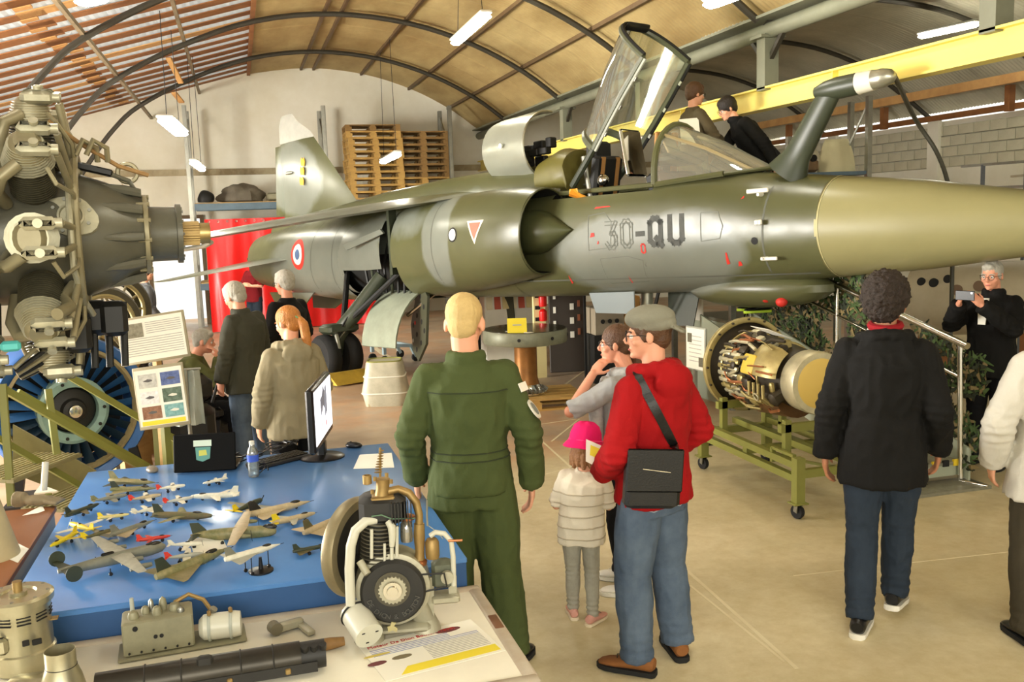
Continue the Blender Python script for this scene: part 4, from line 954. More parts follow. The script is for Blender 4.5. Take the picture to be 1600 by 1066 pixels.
    # ---- trousers
    if f['bottom']:
        mb = MB(); lf = f['legfat']; low = .79
        R0 = spine(.010+lf*.4, low, top=False)[:3]; mb.loft([R0[0], R0[1], [p.lerp(q, .5) for p, q in zip(R0[1], R0[2])]])
        for sd in 'RL':
            hp, kn, an = J['hip'+sd], J['kn'+sd], J['an'+sd]; e_ = an+V((0, 0, -.01))+(kn-an).normalized()*.0
            limb(mb, [hp, hp.lerp(kn, .5), kn, kn.lerp(an, .35), an.lerp(kn, .12), e_], [.092+lf*.5, .081+lf, .064+lf, .064+lf, .052+lf*1.1, .054+lf*1.1])
        gat = [(J['an'+d].lerp(J['kn'+d], .14), .13, .006) for d in 'RL']+[(J['kn'+d], .12, .004) for d in 'RL']
        finish(remesh(mb, max(vox, .010), 2), 'trousers', f['bottom'], t, None, s, f['fold']*.9, 11, len(label), gat)
    # ---- top
    if f['top']:
        mb = MB(); tf = f['topfat']; mb.loft(spine(tf, f['hem'], f['hemfat']))
        for sd in 'RL':
            sh, el, wr = J['sh'+sd], J['el'+sd], J['wr'+sd]; ch = J['chest'].lerp(J['neck'], .45); k = f['sleeve']
            pts = [ch.lerp(sh, .55), sh, el, wr] if k >= 1 else [ch.lerp(sh, .55), sh, sh.lerp(el, .95)]
            rs = [.058+tf*.5, .055+tf*.5, .047+tf*.62, .034+tf*.7] if k >= 1 else [.058+tf*.5, .054+tf*.5, .047+tf*.6]
            limb(mb, pts, rs)
            if k >= 1: mb.cyl(wr-(wr-el).normalized()*.04, wr+(wr-el).normalized()*.004, .038+tf*.7, .034+tf*.7, 14)
        if f['hood']:
            bk = (J['chest']-J['neck']).normalized(); fw = rgt_s.cross(V((0, 0, 1))); fw = V((0, 0, 1)).cross(rgt_s); n_ = J['neck']
            hk_ = (.7 if isinstance(f['hood'], float) else 1.0)
            for a in range(-5, 6):
                an_ = a/5*1.9; c = n_+V((0, 0, .015-.018*abs(a)/5))+rgt_s*(.105*sin(an_))-fw*(.085*cos(an_)); mb.ell(c, (.045*hk_, .045*hk_, .036*hk_))
            hk = f['hood'] if isinstance(f['hood'], float) else 1.0; mb.ell(n_-fw*.115*hk+V((0, 0, -.055)), (.125, .055*hk, .085)); mb.ell(n_-fw*.12*hk+V((0, 0, -.12)), (.085, .035, .07))
        if f['collar']:
            fw = V((0, 0, 1)).cross(rgt_s)
            for a in range(-9, 10):
                an_ = a/9*2.7; c = J['neck']+V((0, 0, .005))+rgt_s*(.072*sin(an_))-fw*(.066*cos(an_)-.004); mb.ell(c, (.020, .020, .034))
        gat = [(J['el'+d], .15, .006) for d in 'RL']+[(J['wr'+d], .09, .005) for d in 'RL']
        top = finish(remesh(mb, max(vox, .010), 2), f.get('topname', 'jacket'), f['top'], t, None, s, f['fold']*1.45, 8, len(label)*.37, gat)
    # ---- shoes
    if f['shoe']:
        for sd in 'RL':
            an = J['an'+sd]; k = MB(); a = R_(J['fy'+sd]); pt = R_(J['fp'+sd])
            F_ = Matrix.Translation(an+V((0, 0, -.085))) @ Matrix.Rotation(a, 4, 'Z') @ Matrix.Rotation(pt, 4, 'X')
            up = [(-.085, .030, .035, .085), (-.07, .038, .02, .10), (-.02, .040, .02, .105), (.04, .042, .02, .088), (.10, .047, .02, .066), (.15, .045, .02, .056), (.185, .032, .02, .045), (.198, .012, .025, .035)]
            k.loft([[F_ @ V((w*cos(2*pi*j/16), y, zb+(zt-zb)*(.5+.5*sin(2*pi*j/16)))) for j in range(16)] for y, w, zb, zt in up]); k.xf(Matrix.Scale(s, 4)); so = k.obj('shoe', f['shoe'], t)
            k = MB(); so_ = [(-.092, .022), (-.08, .038), (-.03, .043), (.04, .046), (.10, .052), (.155, .050), (.19, .034), (.206, .012)]
            k.loft([[F_ @ V((x*w, y, z)) for x, z in ((-1, .006), (-.8, .0), (.8, .0), (1, .006), (1, .028), (-1, .028))] for y, w in so_]); k.xf(Matrix.Scale(s, 4)); k.obj('sole', f['sole'] or m_rubber, so)
            k = MB()
            for i in range(4): 
                y = .03+.022*i; z = .098-.006*i*1.2; k.tube([F_ @ V((-.02, y, z-.006)), F_ @ V((0, y+.006, z+.002)), F_ @ V((.02, y, z-.006))], .0028, 5)
            k.xf(Matrix.Scale(s, 4)); k.obj('laces', f.get('lace', m_black), so)
    if f['glasses']:
        g_ = MB()
        for q in (-1, 1):
            g_.torus(hv(.033*q, .100, -.004)*s, H3 @ V((.12*q, 1, 0)), .022*s, .0018*s, 18, 5, sq=1); g_.tube([hv(.055*q, .096, .002)*s, hv(.078*q, .05, .004)*s, hv(.082*q, -.01, -.002)*s], .0017*s, 5)
        g_.tube([hv(-.011, .104, .0)*s, hv(.011, .104, .0)*s], .0018*s, 5); g_.obj('glasses', m_dark, t)
    return t, J, s, hv, H3
def at_floor(u, v): return G(u, v)
CAMYAW = -15.9        # a figure with this yaw faces straight away from the viewer
h_blond = mat('blond_stubble', (206, 178, 118), .7, 0, .4, 40, (170, 138, 84), bump=.3, bscale=300)
h_brown = mat('brown_hair', (92, 62, 38), .55, 0, .5, 30, (50, 32, 20), bump=.4, bscale=120)
h_dark = mat('dark_hair', (38, 30, 24), .55, 0, .4, 30, (22, 18, 15), bump=.4, bscale=120)
h_curl = mat('curly_brown_hair', (44, 30, 19), .65, 0, .6, 50, (18, 13, 9), bump=.6, bscale=150)
h_grey = mat('grey_hair', (178, 174, 160), .6, 0, .5, 40, (128, 122, 108), bump=.4, bscale=150)
h_ginger = mat('ginger_hair', (190, 124, 56), .5, 0, .5, 30, (140, 82, 34), bump=.4, bscale=120)
c_green = cloth('flight_suit_green', (72, 82, 44), (50, 60, 32))
c_red = cloth('red_sweatshirt', (158, 14, 18), (120, 6, 10))
c_jean = cloth('washed_denim', (92, 106, 122), (56, 70, 90), var=.8, vs=5)
c_jeand = cloth('dark_denim', (44, 54, 66), (28, 36, 46), var=.6)
c_black = cloth('black_jacket_cloth', (17, 16, 14), (11, 11, 10))
c_black2 = cloth('black_trouser_cloth', (16, 16, 18), (10, 10, 12))
c_ltgrey = cloth('pale_grey_fleece', (200, 196, 184), (176, 172, 160))
c_olivebr = cloth('dark_brown_trousers', (62, 56, 42), (44, 40, 30))
c_dgreen = cloth('grey_green_jacket', (66, 66, 54), (46, 46, 38))
c_taupe = cloth('taupe_jacket', (146, 136, 108), (112, 104, 82))
c_stripe = cloth('grey_shirt', (170, 170, 166), (120, 122, 126), vs=3, var=.6)
c_white = cloth('cream_quilted_vest', (226, 216, 194), (206, 194, 170))
c_legg = cloth('grey_leggings', (166, 162, 146), (128, 124, 112), vs=40)
c_olive = cloth('olive_sweater', (92, 94, 52), (66, 68, 38))
c_maroon = cloth('maroon_shirt', (116, 20, 26), (84, 12, 18))
m_brownsh = mat('brown_suede', (134, 84, 38), .8, 0, .4, 20, (96, 56, 24)); m_whitesh = mat('white_canvas', (226, 222, 208), .7); m_pinksh = mat('pink_knit_shoe', (206, 150, 134), .8)
A = CAMYAW
# ---- man in the green flight suit, back to the viewer
pg, J, s, hv, H3 = person('man in a dark green flight suit seen from behind beside the blue table', (1.02, 4.40, 0), A+4, 1.87,
    dict(hp=-14., hy=-10., elR=(.27, -.05, 1.11), wrR=(.285, .03, .86), elL=(-.27, -.02, 1.12), wrL=(-.25, .10, .89), knR=(.12, .0, .48), anR=(.16, -.06, .085), anL=(-.10, .06, .085), fyR=-30.),
    dict(top=c_green, bottom=c_green, hair='buzz', hairm=h_blond, skin=m_skin, shoe=m_black, topfat=.032, legfat=.034, hem=.86, collar=True, topname='flight_suit_top', build=1.0, chestw=1.02, neckw=1.12, fold=.014, headscale=1.1), vox=.0065)
def part_bvh(t, nm):
    me = [o for o in t.children if o.name.startswith(nm)][0].data
    return BVHTree.FromPolygons([v.co.copy() for v in me.vertices], [tuple(p.vertices) for p in me.polygons])
gb = part_bvh(pg, 'flight_suit_top')
def patch(o_, d_, pts, m, name, off=.004):
    """badge laid flat on the sleeve"""
    h = gb.ray_cast(V(o_), V(d_).normalized())
    if h[0] is None: return
    n_ = h[1] if h[1].dot(V(d_)) < 0 else -h[1]; x = V((0, 0, 1)).cross(n_).normalized(); y = n_.cross(x); MB().prism(pts, h[0]+n_*off, x, y, .008).obj(name, m, pg, smooth=False)
def ring_seam(t, bv, z, c, m, name, r=.0035, a0=0.0, a1=2*pi):
    P = []
    for k in range(40):
        a = a0+(a1-a0)*k/39; d_ = V((cos(a), sin(a), 0)); h = bv.ray_cast(V((c[0], c[1], z)), d_)
        if h[0] and (h[0]-V((c[0], c[1], z))).length < .24: P.append(h[0]+d_*.001)
    if len(P) > 3: MB().tube(P, r, 5).obj(name, m, t)
ring_seam(pg, gb, 1.02*s, (0, 0), mat('seam_dark', (44, 52, 28), .9), 'waist_seam', .004)
ring_seam(pg, gb, 1.055*s, (0, 0), mat('seam_dark', (44, 52, 28), .9), 'waist_seam', .004)
el_ = lambda a, b: [(a*cos(k*pi/10), b*sin(k*pi/10)) for k in range(20)]
R0 = V(J['shR'])*s; arm = V(J['elR'])*s-R0; dd = V((-.9, .55, 0)); c_ = R0+arm*.55
patch(c_-dd*.5, dd, el_(.042, .052), m_white, 'round_patch'); patch(c_-dd*.5, dd, el_(.026, .034), mat('patch_grey', (120, 126, 120), .7), 'patch_centre', .007)
c_ = R0+arm*.18; patch(c_-dd*.5, dd, [(-.034, -.022), (.034, -.022), (.034, .022), (-.034, .022)], m_paper, 'name_tab')
ys = []
for k in range(15):
    h = gb.ray_cast(V((-.19+.38*k/14, -1, 1.335*s)), V((0, 1, 0)))
    if h[0]: ys.append(h[0]+V((0, -.001, 0)))
MB().tube(ys, .0035, 5).obj('yoke_seam', mat('seam_dark', (44, 52, 28), .9), pg)
# ---- man in the red sweatshirt
pr_, J, s, hv, H3 = person('man in a red hooded sweatshirt and blue jeans with a grey cap', (1.86, 4.10, 0), A+42, 1.79,
    dict(hy=40., hp=-4., elR=(.30, -.05, 1.13), wrR=(.20, .15, .98), elL=(-.30, -.05, 1.13), wrL=(-.18, .16, .98), hdR=(-.6, .5, -.3), hdL=(.6, .5, -.3), anR=(.15, -.02, .085), anL=(-.13, .0, .085), knR=(.13, .02, .49), knL=(-.12, .03, .49), fyL=22., fyR=-35.),
    dict(top=c_red, bottom=c_jean, hair='short', hairm=h_brown, shoe=m_brownsh, topfat=.036, legfat=.026, hem=.84, hood=True, glasses=True, topname='hooded_sweatshirt', hemfat=.006, chestw=1.05, fold=.013), vox=.0065)
cp = MB(); cp.ell(hv(0, -.015, .075)*s, (.098*s, .118*s, .062*s), H3, 24, 12); cp.ell(hv(0, -.03, .045)*s, (.093*s, .108*s, .05*s), H3, 20, 10)
cp.loft([[hv(.075*k, -.10-.0*abs(k), .045+.004)*s for k in (-1, -.5, 0, .5, 1)], [hv(.07*k, -.165-.012*(1-k*k), .002)*s for k in (-1, -.5, 0, .5, 1)], [hv(.07*k, -.165-.012*(1-k*k), -.008)*s for k in (-1, -.5, 0, .5, 1)], [hv(.075*k, -.10, .030)*s for k in (-1, -.5, 0, .5, 1)]], closed=False)
finish(remesh(cp, .007, 2), 'cap', cloth('grey_felt', (132, 130, 114), (104, 102, 90)), pr_, None, 1.0, .004, 14)
jb = part_bvh(pr_, 'trousers'); vd = V((.35, .94, 0))
for sd in (-1, 1):
    h = jb.ray_cast(V((.085*sd, 0, .90))*s-vd, vd); n_ = h[1] if h[1].dot(vd) < 0 else -h[1]; x = V((0, 0, 1)).cross(n_).normalized(); y = n_.cross(x)
    for a_, b_ in (((-.065, .07), (.065, .07)), ((-.065, .07), (-.06, -.06)), ((.065, .07), (.06, -.06)), ((-.06, -.06), (0, -.08)), ((.06, -.06), (0, -.08))):
        pp_ = []
        for k in range(6):
            t_ = k/5; q_ = h[0]+x*(a_[0]+(b_[0]-a_[0])*t_)+y*(a_[1]+(b_[1]-a_[1])*t_)+n_*.1; hh = jb.ray_cast(q_, -n_)
            if hh[0]: pp_.append(hh[0]+n_*.001)
        if len(pp_) > 2: MB().tube(pp_, .003, 5).obj('pocket_stitch', mat('pale_stitch', (150, 160, 168), .9), pr_)
# ---- woman with the hand at her cheek
pw, J, s, hv, H3 = person('woman in glasses and grey shirt holding a hand to her cheek behind the red sweatshirt', (2.10, 5.02, 0), A+70, 1.60,
    dict(hy=8., hp=-2., head=(0, .05, 1.63), shL=(-.17, .02, 1.38), elL=(-.20, .30, 1.22), wrL=(-.115, .17, 1.45), hdL=(.45, -.45, .7), pnL=(.5, -.2, -.2), curlL=24., elR=(.22, 0, 1.12), wrR=(.2, .12, .95), anR=(.12, .05, .085), anL=(-.10, -.05, .085)),
    dict(top=c_stripe, bottom=c_black2, hair='ponytail', hairm=h_brown, skin=m_skin2, shoe=m_whitesh, sole=m_whitesh, topfat=.022, legfat=.022, hem=.82, sleeve=.9, glasses=True, topname='shirt', lace=m_whitesh), vox=.0065)
MB().tube([V((-.06, .07, 1.44))*s, V((-.05, .155, 1.2))*s, V((.02, .17, 1.02))*s, V((.05, .16, 1.22))*s, V((.06, .06, 1.45))*s], .006, 6).obj('lanyard', m_dark, pw)
sc_ = MB(); sc_.torus(V((0, .0, 1.455))*s, (0, .2, 1), .075*s, .032*s, 20, 10); sc_.tube([V((-.06, .09, 1.42))*s, V((-.09, .155, 1.2))*s, V((-.085, .15, .95))*s], [.035, .05, .04], 10); finish(remesh(sc_, .01, 1), 'scarf', cloth('striped_scarf', (206, 206, 200), (120, 122, 128), vs=9, var=.9), pw, None, 1.0, .006, 16)
# ---- girl
pc, J, s, hv, H3 = person('little girl in a pink sun hat and cream quilted vest seen from behind', (1.70, 4.70, 0), A-14, 1.09,
    dict(hy=-25., hp=-12., head=(.06, .02, 1.60), chest=(.03, 0, 1.24), shR=(.19, -.01, 1.31), shL=(-.12, -.01, 1.31), neck=(.05, -.01, 1.39), elR=(.24, .06, 1.05), wrR=(.15, .25, 1.06), elL=(-.22, .02, 1.05), wrL=(-.12, .24, 1.02), hdR=(-.5, .8, .2), hdL=(.5, .8, .2), knR=(.085, .0, .47), knL=(-.085, .03, .47), anR=(.10, -.05, .085), anL=(-.10, .06, .085), fyR=-25., fyL=20.),
    dict(top=c_white, bottom=c_legg, hair='long', hairm=mat('light_brown_hair', (150, 104, 62), .55, 0, .5, 30, (104, 66, 36), bump=.4, bscale=120), shoe=m_pinksh, sole=mat('cream_sole', (222, 206, 176), .7), topfat=.04, legfat=.0, hem=.74, sleeve=.5, topname='quilted_vest', hemfat=.012, headscale=1.24, fold=.012), vox=.0065)
ht = MB(); ht.lathe([(.001, .125), (.05, .12), (.085, .095), (.104, .05), (.110, .01), (.112, -.005), (.135, -.03), (.150, -.052), (.146, -.056), (.12, -.03), (.10, 0)], (0, 0, 0), (0, 0, 1), 36)
ht.v = [p*(1+.02*sin(atan2(p.y, p.x)*6)) for p in ht.v]; ht.v = [hv(p.x*1.04, p.y*1.06-.018, p.z*1.04+.042)*s for p in ht.v]
ht.obj('sun_hat', cloth('pink_cotton', (226, 28, 104), (190, 12, 78), vs=14), pc, ang=60)
MB().torus(hv(0, -.012, .04)*s, H3 @ V((0, 0, 1)), .145*s, .009*s, 30, 6).obj('hat_band', cloth('pink_braid', (240, 70, 130), (200, 20, 90), vs=30), pc)
vb = part_bvh(pc, 'quilted_vest')
for z in (.80, .90, 1.0, 1.10, 1.20):
    ring_seam(pc, vb, z*s, (.02, 0), mat('seam_cream', (180, 168, 144), .9), 'quilt_seam', .0045)
pp = thing('leaflet', 'white and yellow folded leaflet held by the girl in the pink hat', 'leaflet', W(936, 712, 4.75))
MB().prism([(-.075, -.05), (.075, -.09), (.085, .045), (-.06, .07)], (0, 0, 0), (.95, -.28, -.3), (.1, .5, .85), .002).obj('sheet', m_paper, pp, smooth=False); MB().prism([(-.05, -.01), (.06, -.03), (.06, .03), (-.04, .045)], (0, -.002, .0), (.95, -.28, -.3), (.1, .5, .85), .003).obj('print', m_yel, pp, smooth=False)
# ---- walking man in the black jacket
pk, J, s, hv, H3 = person('man with curly dark hair in a black hooded jacket walking away in jeans', (3.19, 4.12, 0), A-22, 1.87,
    dict(hy=-12., hp=0., hr=2., pel=(0, 0, .93), elR=(.245, -.06, 1.12), wrR=(.255, .10, .90), elL=(-.245, -.06, 1.12), wrL=(-.27, .0, .86), hipR=(.088, .02, .9), hipL=(-.088, -.01, .9), knL=(-.09, .0, .49), anL=(-.09, -.15, .085), knR=(.08, .10, .5), anR=(.07, .14, .12), fyL=-6., fyR=-10., fpR=-8.),
    dict(top=c_black, bottom=c_jeand, hair='curly', hairm=h_curl, skin=m_skin3, shoe=m_black, sole=m_whitesh, topfat=.034, legfat=.012, hem=.74, hood=.62, topname='hooded_jacket', hemfat=.02, build=1.0, chestw=1.0, fold=.016, headscale=1.1), vox=.0075)
MB().torus(V((0, -.016, 1.520))*s, (0, -.15, 1), .066*s, .019*s, 24, 8).obj('shirt_collar', cloth('red_collar', (150, 26, 34)), pk); MB().torus(V((0, -.018, 1.500))*s, (0, -.15, 1), .078*s, .006*s, 24, 6).obj('collar_stripe', m_white, pk)
# ---- pale hoodie at the right edge
person('person in a pale grey hooded sweatshirt cut off by the right edge', (3.86, 3.66, 0), A-5, 1.80,
    dict(hy=-10., elL=(-.30, -.05, 1.12), wrL=(-.26, .1, .9), anL=(-.12, -.05, .085)),
    dict(top=c_ltgrey, bottom=c_olivebr, hair='short', hairm=h_dark, topfat=.045, legfat=.03, hem=.74, hood=True, topname='hooded_sweatshirt', hemfat=.03, fold=.012, shoe=m_black), vox=.009)
# ---- man with the phone
pf, J, s, hv, H3 = person('man in glasses and black jacket holding up a phone behind the nose of the jet', (6.02, 6.42, 0), A+128, 1.76,
    dict(hp=-6., hy=4., head=(0, .03, 1.62), elR=(.26, .17, 1.20), wrR=(.10, .37, 1.40), elL=(-.26, .17, 1.20), wrL=(-.09, .37, 1.40), hdR=(-.35, .45, .6), hdL=(.35, .45, .6), pnR=(-.6, -.4, -.1), pnL=(.6, -.4, -.1), curlR=25., curlL=25.),
    dict(top=c_black, bottom=c_black2, hair='thin', hairm=h_grey, skin=m_skin2, shoe=mat('dark_brown_boot', (74, 50, 32), .7), topfat=.04, legfat=.014, hem=.78, topname='jacket', glasses=True, collar=True, hemfat=.02, fold=.012), vox=.008)
MB().prism([(-.045, 0), (.045, 0), (.03, -.22), (-.03, -.22)], V((0, .158, 1.44))*s, (1, 0, 0), (0, -.1, 1), .01).obj('white_shirt', m_white, pf, smooth=False)
pc_ = (Matrix.Translation((6.02, 6.42, 0)) @ Matrix.Rotation(R_(A+128), 4, 'Z')) @ V((0, .475*s, 1.485*s))
ph = thing('phone', 'black phone held up by the man in glasses', 'phone', pc_, R_(A+128)); MB().bevbox((0, 0, 0), (.155, .010, .078), .004).obj('case', m_black, ph); MB().cyl((-.055, .004, .022), (-.055, .0075, .022), .008, n=10).obj('camera_lens', m_chrome, ph)
# ---- background visitors
pose_idle = dict(elR=(.25, .0, 1.12), wrR=(.2, .14, .95), elL=(-.25, .0, 1.12), wrL=(-.2, .14, .95))
g1, J, s, hv, H3 = person('grey-haired man in a dark green jacket and jeans looking down behind a ponytail', (-.01, 8.68, 0), A+66, 1.76, dict(pose_idle, hp=-22., head=(0, .08, 1.60), neck=(0, .02, 1.46), wrL=(-.24, .08, .88)),
    dict(top=c_dgreen, bottom=c_jean, hair='full', hairm=h_grey, skin=m_skin2, topfat=.04, legfat=.02, hem=.76, topname='jacket', hemfat=.015, collar=True), vox=.010)
person('white-haired man in glasses and black jacket under the tailplane', (.42, 9.68, 0), A+58, 1.77, dict(pose_idle, hp=-6.), dict(top=c_black, bottom=c_black2, hair='full', hairm=h_grey, skin=m_skin2, topfat=.04, legfat=.02, hem=.76, topname='jacket', glasses=True, hemfat=.015), vox=.012)
pt, J, s, hv, H3 = person('woman with a ginger ponytail in a taupe hooded jacket', (.30, 6.78, 0), A+38, 1.66, dict(hy=22., hp=-14., elL=(-.25, -.02, 1.12), wrL=(-.24, .10, .88), elR=(.25, .0, 1.12), wrR=(.2, .16, .98)),
    dict(top=c_taupe, bottom=c_black2, hair='ponytail', hairm=h_ginger, topfat=.04, legfat=.012, hem=.78, hood=True, topname='hooded_jacket', hemfat=.012, fold=.012), vox=.009)
MB().torus(hv(0, -.115, .025)*s, H3 @ V((0, -.5, .4)), .022*s, .007*s, 14, 6).obj('hair_tie', mat('green_tie', (120, 160, 110), .7), pt)
person('elderly man in an olive sweater seated in an armchair with hand at mouth', (-.60, 9.42, 0), A-78, 1.72,
    dict(pel=(0, 0, .50), chest=(0, .06, .86), neck=(0, .14, 1.03), head=(0, .22, 1.17), hp=-10., shR=(.185, .12, .97), shL=(-.185, .12, .97), elR=(.22, .32, .80), wrR=(.08, .36, 1.00), hdR=(-.1, -.3, .9), pnR=(-.2, -1, 0), curlR=30., elL=(-.24, .22, .72), wrL=(-.12, .42, .68),
         hipR=(.09, .0, .5), knR=(.11, .42, .50), anR=(.11, .42, .085), hipL=(-.09, .0, .5), knL=(-.11, .42, .50), anL=(-.11, .46, .085)),
    dict(top=c_olive, bottom=c_black2, hair='thin', hairm=h_grey, skin=m_skin2, topfat=.03, legfat=.02, hem=.86, topname='sweater'), vox=.011)
person('dark-haired boy in a grey shirt standing far back before the bright doorway', (-1.38, 15.0, 0), A-60, 1.68, pose_idle, dict(top=cloth('grey_tee', (104, 106, 108)), bottom=c_jeand, hair='full', hairm=h_dark, topfat=.025), vox=.014)
person('person in a maroon shirt half hidden behind the tailplane', (.22, 18.9, 0), A+150, 1.62, dict(elR=(.27, .05, 1.14), wrR=(.05, .2, 1.2), elL=(-.27, .05, 1.14), wrL=(-.05, .22, 1.15), hdR=(-1, 0, .1), hdL=(1, 0, .1)), dict(top=c_maroon, bottom=c_jeand, hair='short', hairm=h_brown, sleeve=.6, topfat=.025, topname='shirt'), vox=.014)
# ---- on the platform behind the cockpit
DECK = 1.88
q = W(1190, 300, 10.55); person('young man in glasses and black jacket leaning over the windscreen of the jet', (q.x, q.y, DECK), A+86, 1.76,
    dict(pel=(0, -.05, .90), chest=(0, .16, 1.16), neck=(0, .29, 1.33), head=(0, .38, 1.46), hp=-26., hy=14., shR=(.185, .21, 1.28), shL=(-.185, .21, 1.28), elR=(.24, .38, 1.04), wrR=(.12, .58, .96), elL=(-.26, .02, 1.05), wrL=(-.3, -.10, .82), hdR=(-.3, .8, -.3), hdL=(0, -.1, -1), hipR=(.088, -.05, .88), hipL=(-.088, -.05, .88)),
    dict(top=c_black, bottom=c_black2, hair='full', hairm=h_dark, topfat=.035, hem=.78, glasses=True, topname='jacket', collar=True, hemfat=.01), vox=.010)
q = W(1085, 300, 10.9); m2, J, s, hv, H3 = person('brown-haired person in a khaki jacket on the platform seen past the canopy rail', (q.x, q.y, DECK), A-74, 1.80,
    dict(hp=-8., elR=(.24, .12, 1.14), wrR=(.10, .30, 1.06), elL=(-.24, .12, 1.14), wrL=(-.12, .30, 1.06), hdR=(-.4, .8, .1), hdL=(.4, .8, .1)),
    dict(top=cloth('khaki_jacket', (90, 80, 58), (66, 58, 42)), bottom=c_jeand, hair='full', hairm=h_brown, topfat=.035, hem=.78, glasses=True, topname='jacket', hemfat=.01), vox=.011)
q = W(1078, 205, 10.55); nb = thing('note_sheet', 'ruled white sheet held on the platform beside the canopy rail', 'paper', q)
MB().prism([(-.11, -.15), (.11, -.15), (.11, .15), (-.11, .15)], (0, 0, 0), (.95, -.25, .05), (.05, .3, .95), .004).obj('sheet', m_paper, nb, smooth=False)
q = G(1187, 487, 1.17); pz, J, s, hv, H3 = person('stooping person in dark clothes climbing the platform steps in lime-soled trainers', (q.x, q.y, 1.17), A+92, 1.75,
    dict(pel=(0, -.05, .78), chest=(0, .28, .93), neck=(0, .44, .98), head=(0, .56, 1.02), hp=-30., shR=(.185, .36, .98), shL=(-.185, .36, .98), elR=(.24, .42, .72), wrR=(.18, .55, .56), elL=(-.24, .42, .72), wrL=(-.2, .55, .56), hdR=(0, .6, -.6), hdL=(0, .6, -.6), hipR=(.088, -.06, .76), hipL=(-.088, -.06, .76), knR=(.1, .12, .42), knL=(-.1, .16, .44), anR=(.1, 0, .085), anL=(-.1, .0, .085)),
    dict(top=c_black, bottom=c_black2, hair='short', hairm=h_dark, topfat=.025, hem=.86, sole=mat('lime_sole', (176, 206, 52), .6)), vox=.012)
# ---- shoulder bag worn by the man in red
bc = V((1.86, 4.10, 0)); RM = Matrix.Translation(bc) @ Matrix.Rotation(R_(A+42), 4, 'Z')
bag = thing('shoulder_bag', 'black leather shoulder bag hanging on the back of the red sweatshirt', 'bag', M=RM @ Matrix.Translation((-.205, -.165, 1.03)) @ Matrix.Rotation(R_(-36), 4, 'Z') @ Matrix.Rotation(R_(4), 4, 'Y'))
m_leather = mat('black_leather', (24, 24, 22), .42, 0, .3, 8, bump=.1, bscale=120)
MB().bevbox((0, 0, 0), (.26, .08, .27), .02).obj('body', m_leather, bag); MB().bevbox((0, -.042, .05), (.262, .014, .2), .006).obj('flap', m_leather, bag); MB().tube([(-.06, -.052, .06), (.07, -.052, .045)], .003, 5).obj('zip', m_chrome, bag)
def ribbon(mb, pts, w, th, nrm):
    rings = []
    for i, p in enumerate(pts):
        d = (V(pts[min(i+1, len(pts)-1)])-V(pts[max(i-1, 0)])).normalized(); n_ = V(nrm[i]).normalized(); x = d.cross(n_).normalized(); n_ = x.cross(d)
        rings.append([V(p)+x*w/2+n_*th/2, V(p)-x*w/2+n_*th/2, V(p)-x*w/2-n_*th/2, V(p)+x*w/2-n_*th/2])
    return mb.loft(rings)
tb = part_bvh(pr_, 'hooded_sweatshirt')
BL = RM.inverted() @ bag.matrix_basis; pts = []; nr = []; vd = V((.67, .74, 0)); vr = V((.74, -.67, 0)); tr_ = BL @ V((.115, 0, .135))
for k in range(14):
    t_ = k/13; h_ = tb.ray_cast(vr*(-.085+.165*t_)+V((0, 0, 1.485*1.0-.33*t_))-vd, vd)
    if h_[0]: pts.append(h_[0]-vd*.010); nr.append(-vd+V((0, 0, .2)))
pre = [pts[0]+vd*.20+V((0, 0, -.08)), pts[0]+vd*.12+V((0, 0, .02)), pts[0]+vd*.03+V((0, 0, .018))]; nr = [V((0, .6, .4)), V((0, .2, 1)), V((0, -.2, 1))]+nr; pts = pre+pts+[tr_]; nr.append(-vd)
BI = BL.inverted(); ribbon(MB(), [BI @ p for p in pts], .042, .005, [BI.to_3x3() @ n_ for n_ in nr]).obj('strap', m_leather, bag)
# ================================================================== BLUE TABLE AND WHAT STANDS ON IT
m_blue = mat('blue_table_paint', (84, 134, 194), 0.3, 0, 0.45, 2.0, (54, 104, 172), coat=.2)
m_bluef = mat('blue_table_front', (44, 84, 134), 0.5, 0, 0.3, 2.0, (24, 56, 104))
TZ = .85
bt = thing('blue_table', 'large blue-painted display table covered with model aircraft', 'table', (-.055, 4.73, 0))
MB().bevbox((0, 0, TZ-.012), (1.75, 2.14, .024), .004).obj('top', m_blue, bt)
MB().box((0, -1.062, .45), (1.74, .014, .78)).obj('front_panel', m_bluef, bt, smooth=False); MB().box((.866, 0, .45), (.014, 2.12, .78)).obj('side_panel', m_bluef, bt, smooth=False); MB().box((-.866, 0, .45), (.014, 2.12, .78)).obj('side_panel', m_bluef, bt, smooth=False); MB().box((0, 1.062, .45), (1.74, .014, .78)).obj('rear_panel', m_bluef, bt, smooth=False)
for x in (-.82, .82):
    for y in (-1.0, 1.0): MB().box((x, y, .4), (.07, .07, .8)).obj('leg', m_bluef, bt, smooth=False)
def T(u, v, z=TZ): return G(u, v, z)
